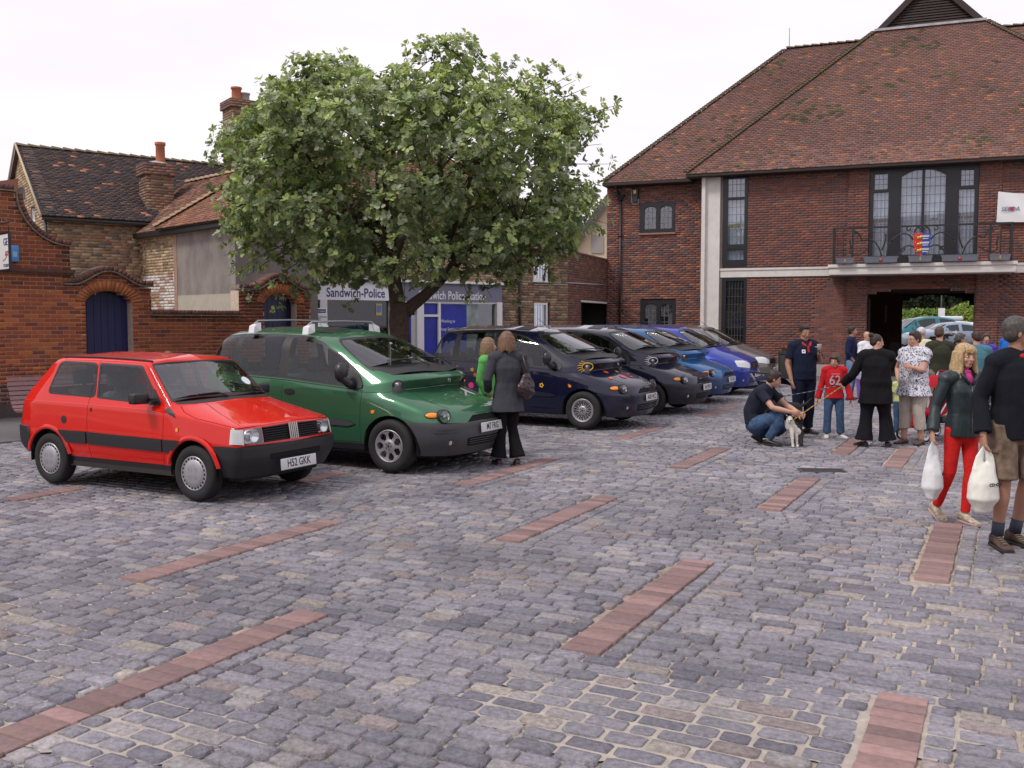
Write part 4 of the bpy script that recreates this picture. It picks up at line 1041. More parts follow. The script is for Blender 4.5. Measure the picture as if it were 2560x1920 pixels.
# satellite dish on the gable
dp = at(57, 494, 22.4)
t = thing('satellite_dish', 'dark grey satellite dish beside the curved top of the brick wall', 'satellite dish', loc=dp)
b = MB(); prof = [(.002, .0), (.10, .012), (.19, .045), (.24, .08)]
Md = Matrix.Rotation(R(-62), 4, 'X') ; Md = Matrix.Rotation(R(-35), 4, 'Z') @ Matrix.Rotation(R(78), 4, 'X')
b.lathe(prof, 20, M=Md, caps=False); b.build('dish', mat('dish grey', (.06, .06, .065), .5), t)
b = MB(); b.tube([Md @ Vector((0, -.23, .05)), Md @ Vector((0, -.1, .34))], .01, 6); b.ball(Md @ Vector((0, -.1, .35)), .035, 8, 6); b.tube([(0, 0, 0), (-.25, .25, 0)], .02, 6); b.build('arm', m_iron, t)
# grey roof at the far left
b = MB(); q = [at(-160, 470, 27), at(52, 446, 27), at(52, 446, 27)+Vector((0, 5, .9)), at(-160, 470, 27)+Vector((-3, 5, .6))]; q2 = [Vector((p.x, p.y, 0)) for p in q]
t = thing('outbuilding', 'grey slate roofed outbuilding behind the far left end of the wall', 'building')
b.add(q, [[0, 1, 2, 3]]); b.build('roof', mat('slate', (.22, .22, .24), .6, noise=.1), t); b = MB(); b.add(q+q2, [[0,1,5,4],[1,2,6,5],[2,3,7,6],[3,0,4,7]]); b.build('wall', MATS['plain brick'], t)
# second house: end-on, brick then rendered panel
uHB = 0
HB = Frame(0, 15.8, -44.4)
hb_ = thing('rendered_house', 'low house with yellow brick and grey cement rendered side and an orange tiled roof', 'building', M=HB.M())
hbx = lambda x, y=600, o=0: HB.px(x, y, o)
uL = hbx(280)[0]; uM = hbx(437)[0]; uR_ = hbx(590)[0]; eb = 4.25
def bpal(r, u, z):
    c = B_YEL(r, u, z)
    if z < 2.95 and vnoise(u*2, z*3, 5) > .25 and z > 1.9: c = r.choice([(.62, .60, .56), (.5, .46, .42), (.66, .62, .6), (.36, .2, .15)])
    return c
brick_wall(HB, hb_, uL, uM, .8, eb, 0, [], bpal, seed=51, irregular=.16, stuff='wall_bricks', mortar=mat('lime mortar', (.42, .37, .30), .95, noise=.2), joint=.013)
# render with stains: its own material
m_rend = bpy.data.materials.new('stained render'); m_rend.use_nodes = True; N, L = m_rend.node_tree.nodes, m_rend.node_tree.links
bs = N['Principled BSDF']; bs.inputs['Roughness'].default_value = .92; t_ = N.new('ShaderNodeTexCoord'); m_ = N.new('ShaderNodeMapping'); m_.inputs['Scale'].default_value = (1.5, 1, .8)
n1 = N.new('ShaderNodeTexNoise'); n1.inputs['Scale'].default_value = 1.6; n1.inputs['Detail'].default_value = 8; L.new(t_.outputs['Object'], m_.inputs[0]); L.new(m_.outputs[0], n1.inputs[0])
c1 = N.new('ShaderNodeValToRGB'); c1.color_ramp.elements[0].position = .36; c1.color_ramp.elements[0].color = (.19, .165, .165, 1); c1.color_ramp.elements[1].position = .66; c1.color_ramp.elements[1].color = (.31, .275, .25, 1)
L.new(n1.outputs[0], c1.inputs[0]); n2 = N.new('ShaderNodeTexNoise'); n2.inputs['Scale'].default_value = 30; n2.inputs['Detail'].default_value = 6; L.new(t_.outputs['Object'], n2.inputs[0])
mxx = N.new('ShaderNodeMixRGB'); mxx.blend_type = 'MULTIPLY'; mxx.inputs[0].default_value = .35; L.new(c1.outputs[0], mxx.inputs[1]); L.new(n2.outputs[0], mxx.inputs[2]); L.new(mxx.outputs[0], bs.inputs['Base Color'])
MATS['stained render'] = m_rend
b = MB(); b.box(uM, uR_, -.03, .25, .8, eb); b.build('rendered_wall', m_rend, hb_)
b = MB(); b.box(uM, uR_, -.034, -.029, 1.9, 2.42); b.build('newer_render', mat('new render', (.36, .33, .28), .9, noise=.08, nscale=5), hb_)
b = MB(); b.box(uM-.01, uM+.16, -.04, -.03, 1.9, eb); b.build('render_edge', mat('pink render', (.30, .19, .15), .9, noise=.15, nscale=5), hb_)
d_B = 1.85; rB = 5.72; pb_ = math.atan((rB-eb)/d_B); evB = HB.n*-1*math.cos(pb_)+Vector((0, 0, math.sin(pb_)))
SB = (d_B+.22)/math.cos(pb_)
roof_plane(HB, hb_, HB.P(0, .22, eb-.22*math.tan(pb_)), HB.e, evB, [(uL-.2, 0), (uR_+.3, 0), (uR_+.3, SB), (uL+.85, SB)], lambda r, u, v: T_MIX(r, u, v), 'roof_tiles', seed=52, gauge=.10)
# nearer hipped part of the roof, more orange
T_OR = pal([(.26, .115, .07), (.21, .10, .065), (.32, .145, .085), (.16, .085, .06)], [4, 3, 2, 1.5], .15)
uH = hbx(422)[0]
roof_plane(HB, hb_, HB.P(0, .36, eb-.20*math.tan(pb_)-.0), HB.e, evB, [(uH, 0), (uR_+.3, 0), (uR_+.3, SB*.92), (uH+1.75, SB*.92)], lambda r, u, v: T_OR(r, u, v), 'front_roof_tiles', seed=53, gauge=.10)
Mb = HB.M().inverted()
bonnets(Mb @ HB.P(uH, .36, eb-.12), Mb @ (HB.P(uH+1.75, .36, eb-.13)+evB*SB*.92), 'hip_tiles', step=.16, parent=hb_, m=mat('orange ridge', (.34, .24, .15), .9, noise=.2))
bonnets(Mb @ HB.P(uL+.85, -d_B, rB), Mb @ HB.P(uR_, -d_B, rB), 'ridge_tiles', step=.28, parent=hb_, m=MATS['orange ridge'])
b = MB(); b.add([Mb @ HB.P(u, -d_B, rB) for u in (uL+.85, uR_)]+[Mb @ HB.P(u, -2.3, rB-.3) for u in (uR_, uL-.2)], [[0, 1, 2, 3]]); b.box(uL, uL+.25, .25, 4.5, 1, eb); b.build('rear_part', MATS['plain tile'], hb_)
b = MB(); b.box(uR_-.2, uR_, .25, 2.2, 0, eb); b.add([(uR_-.05, .2, eb), (uR_-.05, 2.2, eb), (uR_-.05, 2.2, rB-.2), (uR_-.05, d_B, rB-.05)], [[0, 1, 2, 3]]); b.build('end_wall', m_rend, hb_)
b = MB(); b.box(uL-.2, uR_+.2, -.24, -.05, eb-.30, eb-.17); b.tube([(uL-.03, -.1, eb-.25), (uL-.03, -.08, 1.0)], .038, 8); b.build('gutter', m_iron, hb_)
# chimneys
def chimney(xc, Y, xw, ytop, ycap, ybot, pots, lab, dark=0.0, ang=36):
    c = at(xc, ycap, Y); w = xw/FPX*Y; zt = at(xc, ytop, Y).z; zb = at(xc, ybot, Y).z; F_ = Frame(c.x, c.y, ang)
    t = thing('chimney', lab, 'chimney', M=F_.M())
    hw = w/2*.78
    capz = at(xc, ycap, Y).z
    for k, fr in enumerate((F_, Frame(*F_.P(-hw, -hw, 0)[:2], ang-90), Frame(*F_.P(hw, -hw, 0)[:2], ang+90))):
        if k == 0: ff = Frame(*F_.P(0, hw, 0)[:2], ang); uu = (-hw, hw)
        elif k == 1: ff = Frame(*F_.P(-hw, -hw, 0)[:2], ang-90); uu = (0, 2*hw)
        else: ff = Frame(*F_.P(hw, hw, 0)[:2], ang+90); uu = (0, 2*hw)
        cl = brick_cells(lambda z: [uu], zb, zt-.0, palette=pal([(.27, .17, .10), (.22, .12, .08), (.30, .21, .13), (.14, .09, .07), (.2, .1, .07)], [3, 3, 2, 2, 2], .15), seed=60+k)
        pieces(ff.O, ff.e, (0, 0, 1), ff.n, cl, m_brick, t, 'brick', 'stack_bricks')
        cl = brick_cells(lambda z: [(uu[0]-.06, uu[1]+.06)], capz-.02, zt, palette=pal([(.17, .09, .07), (.12, .07, .06), (.22, .11, .07)], [3, 3, 2], .15), seed=70+k)
        pieces(ff.P(0, .06, 0), ff.e, (0, 0, 1), ff.n, cl, m_brick, t, 'brick', 'cap_bricks')
    b = MB(); b.box(-hw, hw, -hw, hw, zb, zt-.01); b.box(-hw-.058, hw+.058, -hw-.058, hw+.058, capz-.02, zt-.02); b.build('stack', m_mortar_d, t)
    for (px_, wpx_, y0, y1, m, cc) in pots:
        q = at(px_, y0, Y); r_ = wpx_/FPX*Y/2; z0 = zt-.03; z1 = at(px_, y1, Y).z; u = (Vector((q.x, q.y, 0))-F_.O).dot(F_.e); hh = z1-z0
        b = MB(); b.lathe([(r_*1.05, z0), (r_*.95, z0+hh*.1), (r_*.9, z0+hh*.85), (r_*1.08, z0+hh*.88), (r_*1.08, z1), (r_*.8, z1), (r_*.75, z1-.1)], 16, M=Matrix.Translation((u, 0, 0))); b.build('chimney_pot', m, t)
    b = MB(); b.add([(-hw, -hw, zt-.01), (hw, -hw, zt-.01), (hw, hw, zt-.01), (-hw, hw, zt-.01), (0, 0, zt+.12)], [[0,1,4],[1,2,4],[2,3,4],[3,0,4]]); b.build('flaunching', mat('cement', (.38, .36, .33), .9), t)
    return t
m_pot = mat('red clay pot', (.36, .12, .06), .75, noise=.15, nscale=8); m_potg = mat('grey clay pot', (.28, .26, .23), .8, noise=.15, nscale=8)
c1 = chimney(390, 26.3, 82, 412, 440, 620, [(404, 24, 412, 355, m_pot, 0)], 'short brick chimney with a single tall red pot above the low roof')
c2 = chimney(601, 29.5, 84, 256, 275, 470, [(589, 25, 256, 220, m_pot, 0), (615, 25, 258, 232, m_potg, 0)], 'tall brick chimney with one red and one grey pot left of the tree')
# ---------------------------------------------------------------- the police shop and the cottage
spx = lambda x, y, o=0: SHOP.px(x, y, o)
sh_ = thing('police_shop', 'white framed shopfront of the police station behind the tree', 'building', M=SHOP.M())
m_wht = mat('white gloss', (.80, .80, .80), .4)
X_ = lambda x: spx(x, 760)[0]
Z_ = lambda x, y: spx(x, y)[1]
fb, ft = 2.33, 2.83
u0, u1 = X_(797), X_(1252); um = X_(972)
b = MB(); b.box(u0-.1, um, -.06, .2, fb, ft); b.build('fascia', mat('white fascia', (.82, .82, .86), .5), sh_)
b = MB(); b.box(um+.0, u1, -.06, .2, fb, ft); b.build('fascia', mat('grey fascia', (.17, .17, .235), .5), sh_)
b = MB(); b.box(u0-.12, u1+.05, -.16, .2, ft, ft+.07); b.build('cornice', m_wht, sh_)
text_mb('Sandwich-Police', .335, mat('navy print', (.03, .03, .16), .5), 'lettering', sh_, Matrix.Translation((X_(960), -.065, Z_(930, 734))), bold=True, align='RIGHT', sx=.78)
text_mb('Sandwich Police Station', .335, mat('white print', (.75, .75, .78), .5), 'lettering', sh_, Matrix.Translation((X_(1212), -.065, Z_(1130, 740))), bold=True, align='RIGHT', sx=.70)
def col_(x0, x1, z0=0, z1=None, nm='pilaster', y0=-.08, m=None): b = MB(); b.box(X_(x0), X_(x1), y0, .1, z0, z1 or fb); return b.build(nm, m or m_wht, sh_)
col_(797, 815); col_(1239, 1252); col_(972, 982, y0=-.03); col_(1041, 1058, y0=-.04, nm='door_frame'); col_(1094, 1100, y0=-.04, nm='mullion')
b = MB(); b.box(um, X_(1239), -.03, .1, 0, .38); b.build('stall_riser', m_wht, sh_); b = MB(); b.box(X_(1058), X_(1094), -.035, .06, Z_(1075, 792), Z_(1075, 786)); b.build('transom', m_wht, sh_); b = MB(); b.box(um, X_(1239), -.035, .06, fb-.05, fb); b.build('window_head', m_wht, sh_); b = MB(); b.box(u0, um, -.03, .1, 0, .45); b.build('stall_riser', m_wht, sh_)
b = MB(); b.box(u0+.1, X_(1240), .9, .95, 0, fb); b.build('shop_interior', mat('shop inside', (.055, .035, .028), .8), sh_)
b = MB(); b.box(X_(815), X_(972), .05, .056, .45, fb); b.build('shop_window', glass_mat('shop glass', (.6, .6, .6), .05), sh_); b = MB(); b.box(X_(1101), X_(1239), .05, .056, .38, fb); b.build('shop_window', m_pane, sh_)
m_pb = mat('poster blue', (.012, .025, .33), .45, noise=.25, nscale=3)
def poster(x0, x1, z0, z1, m, nm='poster', y=.03): b = MB(); b.box(X_(x0), X_(x1), y, y+.01, z0, z1); return b.build(nm, m, sh_)
p = poster(1101, 1168, .4, fb-.07, m_pb); text_mb('Working to', .125, MATS['white print'], 'lettering', p, Matrix.Translation((X_(1103), .025, Z_(1103, 803))), align='LEFT', sx=.8)
text_mb('keep Sandwich', .125, MATS['white print'], 'lettering', p, Matrix.Translation((X_(1103), .025, Z_(1103, 823))), align='LEFT', sx=.8); text_mb('a', .125, MATS['white print'], 'lettering', p, Matrix.Translation((X_(1103), .025, Z_(1103, 846))), align='LEFT', sx=.8)
poster(1168, 1198, .4, fb-.07, mat('poster grey', (.26, .31, .30), .5, noise=.35, nscale=4)); poster(1059, 1094, .3, Z_(1075, 793), m_pb, 'blue_panel'); poster(1059, 1094, Z_(1075, 785), fb-.06, m_pb, 'blue_panel'); poster(1019, 1026, 0, 2.0, m_pb, 'blue_door', y=-.04)
poster(1027, 1041, .1, 1.95, mat('pale panel', (.55, .54, .52), .6), 'door_panel')
poster(941, 956, Z_(948, 788), Z_(948, 759), mat('poster yellow', (.55, .45, .12), .6)); p = poster(943, 954, Z_(948, 781), Z_(948, 764), mat('poster mid blue', (.1, .2, .5), .6), y=.02)
# mannequins / goods silhouettes inside the dark window
b = MB(); b.box(X_(850), X_(872), .4, .6, .45, 1.9); b.box(X_(905), X_(925), .5, .7, .45, 1.7); b.build('display_stand', mat('display brown', (.11, .07, .05), .8), sh_)
UZ = 4.95
brick_wall(SHOP, sh_, u0-.1, u1, ft+.07, UZ, .0, [(X_(874), X_(922), Z_(900, 678), Z_(900, 628)), (X_(1060), X_(1110), Z_(1085, 690), Z_(1085, 640))], B_YEL, seed=81, irregular=.08, stuff='upper_bricks', mortar=m_mortar_d)
for x0, x1, y0, y1 in ((874, 922, 678, 628), (1060, 1110, 690, 640)):
    xm = (x0+x1)/2; a, c, z0, z1 = X_(x0), X_(x1), Z_(xm, y0), Z_(xm, y1)
    w = frame_box(sh_, a, c, z0, z1, [(a+.06, c-.06, z0+.06, (z0+z1)/2-.02), (a+.06, c-.06, (z0+z1)/2+.02, z1-.06)], -.02, .08, m_wht)
    b = MB(); b.box(a+.06, c-.06, .03, .036, z0+.06, z1-.06); b.box(a+.05, c-.05, .12, .13, z0, z1); b.build('pane', m_pane, w)
    b = MB(); b.box((a+c)/2-.012, (a+c)/2+.012, -.015, .029, z0+.06, z1-.06); b.build('glazing_bar', m_wht, w); b = MB(); b.box(a-.06, c+.06, -.09, .05, z0-.07, z0-.002); b.build('window_sill', m_wht, w)
ps = R(42); evS = SHOP.n*-1*math.cos(ps)+Vector((0, 0, math.sin(ps)))
roof_plane(SHOP, sh_, SHOP.P(0, .25, UZ-.1), SHOP.e, evS, [(u0-.2, 0), (u1+.1, 0), (u1+.1, 2.5), (u0-.2, 2.5)], lambda r, u, v: T_MIX(r, u, v), 'roof_tiles', seed=82, gauge=.13, tw=.2)
zr_ = UZ-.1+2.5*math.sin(ps); yr_ = 2.5*math.cos(ps)-.25
b = MB()
for uu in (u0-.1, u1): b.add([(uu, 0, 0), (uu, 2*yr_, 0), (uu, 2*yr_, UZ), (uu, yr_, zr_-.1), (uu, 0, UZ)], [[0, 1, 2, 3, 4]])
b.add([(u0-.1, 2*yr_, 0), (u1, 2*yr_, 0), (u1, 2*yr_, UZ), (u0-.1, 2*yr_, UZ)], [[0, 1, 2, 3]]); b.build('side_walls', m_rend, sh_)
b = MB(); b.add([(u0-.2, yr_, zr_), (u1+.1, yr_, zr_), (u1+.1, 2*yr_+.3, UZ-.2), (u0-.2, 2*yr_+.3, UZ-.2)], [[0, 1, 2, 3]]); b.build('rear_roof', MATS['plain tile'], sh_)
# information board in front of the pier
iu, iz = spx(797, 800, .3); t = thing('information_board', 'white notice board with a navy heading, Information, left of the shopfront', 'sign', M=SHOP.M(iu, .35, .04))
z1 = SHOP.px(797, 770, .35)[1]-.04; b = MB(); b.box(-.19, .19, -.02, .02, z1-1.0, z1, bev=.005); b.build('board', m_wht, t); b = MB(); b.box(-.16, .16, -.024, -.018, z1-.12, z1-.03); b.build('heading', MATS['navy print'], t)
for s in (-.17, .17): b = MB(); b.box(s-.02, s+.02, -.015, .015, 0, z1-1.0); b.build('post', m_wht, t)
text_mb('Information', .06, MATS['white print'], 'lettering', t, Matrix.Translation((-.145, -.027, z1-.076)), align='LEFT', bold=True)
for k, s in enumerate(('Please see Noticeboard', 'in reception')): text_mb(s, .036, MATS['navy print'], 'lettering', t, Matrix.Translation((-.155, -.024, z1-.22-.05*k)), align='LEFT', bold=True)
text_mb('for opening hours', .028, MATS['navy print'], 'lettering', t, Matrix.Translation((-.155, -.024, z1-.38)), align='LEFT')
# cottage
ct = thing('brick_cottage', 'yellow brown brick cottage with white sash windows between the shop and the hall', 'building', M=SHOP.M())
c0, c1_ = u1+.0, X_(1422); cz = 4.0
wn_ = [(X_(1338), X_(1378), Z_(1358, 823), Z_(1358, 757)), (X_(1336), X_(1378), Z_(1358, 700), Z_(1358, 640))]
brick_wall(SHOP, ct, c0, c1_, 0, cz, -.06, wn_, B_OLD, seed=83, irregular=.1, stuff='wall_bricks', mortar=m_mortar_d)
for (a, c, z0, z1) in wn_:
    w = frame_box(ct, a, c-.1, z0, z1, [(a+.06, c-.16, z0+.06, z1-.06)], .05, .12, m_wht); b = MB(); b.box(a+.06, c-.16, .085, .09, z0, z1); b.box(a+.05, c-.1, .22, .23, z0, z1); b.build('pane', m_pane, w)
    b = MB(); [b.box(a+.06+(c-a-.22)*k/4-.01, a+.06+(c-a-.22)*k/4+.01, .06, .084, z0+.06, z1-.06) for k in (1, 2, 3)]; b.build('glazing_bars', m_wht, w)
    b = MB(); b.box(a-.05, c+.05, -.02, .1, z0-.07, z0-.002); b.build('window_sill', m_wht, w)
b = MB(); px_ = X_(1300); b.tube([(px_, -.0, 0), (px_, -.0, cz-.2)], .04, 8); b.build('drainpipe', m_iron, ct)
b = MB(); b.tube([(X_(1338), .04, Z_(1338, 711)), (X_(1420), .04, Z_(1420, 711))], .015, 6); b.build('cable', MATS['grey conduit'], ct)
b = MB(); b.add([(c0-.9, -.3, cz-.08), (c1_, -.3, cz-.08), (c1_, 1.8, cz+.75), (c0-.9, 1.8, cz+.75)], [[0, 1, 2, 3]]); b.build('roof', MATS['plain tile'], ct)
b = MB(); b.box(c0, c1_, 1.7, 1.8, 0, cz+.7); b.build('rear_wall', MATS['plain brick'], ct)
# red brick link wall with a dark doorway
P1 = SHOP.P(c1_, -.06, 0); P2 = HALL.P(wl_, WO-.15, 0); LK = Frame(P1.x, P1.y, math.degrees(math.atan2(P2.y-P1.y, P2.x-P1.x))); LL = (P2-P1).length
lk = thing('link_wall', 'red brick wall with a dark doorway between the cottage and the hall', 'wall', M=LK.M())
lx = lambda x, y=700: LK.px(x, y); lz1 = lx(1470, 640)[1]; dr = (lx(1453)[0], LL+.02, 0, lx(1480, 757)[1])
brick_wall(LK, lk, 0, LL, 0, lz1, 0, [dr], pal([(.20, .08, .055), (.15, .07, .055), (.11, .06, .055), (.25, .12, .08)], [4, 3, 3, 1], .15), seed=84, stuff='wall_bricks', mortar=m_mortar_d)
b = MB(); b.box(0, LL, -.04, .3, lz1, lz1+.05); b.build('coping', mat('tile coping', (.20, .12, .08), .9, noise=.3), lk)
b = MB(); b.box(dr[0]-.05, dr[1], -.03, .2, dr[3], dr[3]+.06); b.build('lintel', m_stone, lk); b = MB(); b.box(dr[0]-.6, dr[1]+1, .9, 1.0, 0, dr[3]+.5); b.box(dr[0]-.12, dr[0]-.02, .25, .9, 0, dr[3]+.3); b.box(LL+.03, LL+.12, -.05, 2.4, 0, dr[3]+1.2); b.box(dr[0]-.1, dr[1]+1, .25, .95, dr[3]+.07, dr[3]+.12); b.build('doorway_back', m_dark, lk)
b = MB(); b.tube([(0, -.02, lx(1450, 711)[1]), (LL, -.02, lx(1500, 710)[1])], .018, 6); b.build('cable', MATS['grey conduit'], lk)
# cream gabled house in the distance
dh = thing('cream_house', 'distant cream gabled house with dark barge boards behind the link wall', 'building')
Yd = 46; P = lambda x, y, d=0: at(x, y, Yd+d)
A_, B_, C_, D_ = P(1436, 640), P(1545, 640), P(1545, 470), P(1436, 630)
b = MB(); ground_ = lambda p: Vector((p.x, p.y, 0))
b.add([ground_(A_), ground_(B_), B_, A_, P(1560, 450), P(1436, 625)], [[0, 1, 4, 5]]); b.add([ground_(B_), ground_(B_)+Vector((3, 9, 0)), P(1560, 450)+Vector((3, 9, 0)), P(1560, 450)], [[0, 1, 2, 3]]); b.build('wall', mat('cream render', (.66, .58, .42), .85), dh)
b = MB(); q0, q1 = P(1425, 640, -.3), P(1545, 478, -.3); d = (q1-q0).normalized(); nn = Vector((-d.z, 0, d.x)); b.add([q0, q1, q1+nn*.35, q0+nn*.35, q0+Vector((0, 3, 0)), q1+Vector((0, 3, 0)), q1+nn*.35+Vector((0, 3, 0)), q0+nn*.35+Vector((0, 3, 0))], [[0,1,2,3],[0,1,5,4],[3,2,6,7],[0,3,7,4]]); b.build('barge_board', mat('weathered board', (.10, .09, .09), .8), dh)
b = MB(); b.box(P(1478, 620).x, P(1508, 620).x, Yd-.05, Yd-.01, P(1478, 633).z, P(1478, 590).z); b.build('panel', mat('grey band', (.36, .35, .33), .8), dh)
# ---------------------------------------------------------------- the tree in the square
def leaf_mat(name, hue=(1, 1, 1)):
    if name in MATS: return MATS[name]
    m = bpy.data.materials.new(name); m.use_nodes = True; N, L = m.node_tree.nodes, m.node_tree.links
    b = N['Principled BSDF']; b.inputs['Roughness'].default_value = .55; b.inputs['Specular IOR Level'].default_value = .3
    a = N.new('ShaderNodeAttribute'); a.attribute_name = 'col'; o = N.new('ShaderNodeObjectInfo'); x = N.new('ShaderNodeMixRGB'); x.blend_type = 'MULTIPLY'; x.inputs[0].default_value = 1
    L.new(a.outputs['Color'], x.inputs[1]); L.new(o.outputs['Color'], x.inputs[2]); L.new(x.outputs[0], b.inputs['Base Color'])
    t = N.new('ShaderNodeBsdfTranslucent'); y = N.new('ShaderNodeMixRGB'); y.blend_type = 'MULTIPLY'; y.inputs[0].default_value = 1; y.inputs[2].default_value = (1.4, 1.45, .7, 1); L.new(x.outputs[0], y.inputs[1]); L.new(y.outputs[0], t.inputs[0])
    s = N.new('ShaderNodeMixShader'); s.inputs[0].default_value = .26; out = N['Material Output']; L.new(b.outputs[0], s.inputs[1]); L.new(t.outputs[0], s.inputs[2]); L.new(s.outputs[0], out.inputs[0])
    MATS[name] = m; return m
m_leaf = leaf_mat('leaf'); m_bark = mat('bark', (.075, .052, .038), .95, noise=.3, nscale=14, bump=.9, bscale=22)
TX, TY = -2.08, 17.6
tree = thing('broadleaf_tree', 'spreading broadleaf tree with a dense green crown between the green car and the black car', 'tree', loc=(TX, TY, 0))
LEAF_V = np.array([(0, 0, 0), (.30, .26, .03), (.42, .78, .05), (0, 1.0, -.04), (-.42, .78, .05), (-.30, .26, .03), (0, .5, -.05)])
LEAF_F = np.array([[0, 1, 6], [1, 2, 6], [2, 3, 6], [3, 4, 6], [4, 5, 6], [5, 0, 6]])
def rosettes(pts, dirs, r, nleaf=(6, 9), size=(.068, .11), colf=None):
    """leaves spread round each twig tip; returns list of (matrix 3x3, origin, colour)"""
    out = []
    for p, d in zip(pts, dirs):
        n = r.randint(*nleaf); d = d.normalized(); a = d.orthogonal().normalized(); b_ = d.cross(a); ph = r.uniform(0, 6.28); cc = colf(p, r)
        for i in range(n):
            an = ph+2*math.pi*i/n+r.uniform(-.35, .35); el = r.uniform(.1, 1.0); ax = (a*math.cos(an)+b_*math.sin(an))*math.cos(el)+d*math.sin(el); ax = (ax+Vector((0, 0, -.12))).normalized()
            sd = ax.cross(d); 
            if sd.length < .1: sd = ax.cross(Vector((1, 0, 0)))
            sd.normalize(); up_ = sd.cross(ax); s = r.uniform(*size); k = r.uniform(.9, 1.42)
            out.append(((sd*s*.8, ax*s, up_*s), p+ax*.015-d*r.uniform(0, .05), tuple(c*k for c in cc)))
    return out
def leaves_mesh(name, L, parent, m, nobj=0):
    A = np.array([[list(x) for x in l[0]] for l in L]); O = np.array([list(l[1]) for l in L]); C = np.array([l[2] for l in L])
    idx = np.arange(len(L))
    if nobj:
        W = O+np.array(parent.matrix_basis.translation); score = W[:, 1]-.0+.35*np.abs(W[:, 0]-TX)*0-np.linalg.norm(A[:, 1], axis=1)*6; order = np.argsort(score); big = order[:nobj]; idx = order[nobj:]
        me = mesh_np('leaf', LEAF_V, LEAF_F, m, smooth=True, col=np.ones(3))
        for i in big:
            o = bpy.data.objects.new('leaf', me); a = A[i]; o.matrix_basis = Matrix(((a[0][0], a[1][0], a[2][0], O[i][0]), (a[0][1], a[1][1], a[2][1], O[i][1]), (a[0][2], a[1][2], a[2][2], O[i][2]), (0, 0, 0, 1))); o.color = (*C[i], 1); link(o, parent)
    V = np.einsum('vk,nkj->nvj', LEAF_V, A[idx])+O[idx][:, None, :]; n = len(idx); k = len(LEAF_V)
    F = (LEAF_F[None]+(np.arange(n)*k)[:, None, None]).reshape(-1, 3)
    o = link(bpy.data.objects.new(name, mesh_np(name, V.reshape(-1, 3), F, m, smooth=True, col=np.repeat(C[idx], k, axis=0))), parent); o['kind'] = 'stuff'; return o
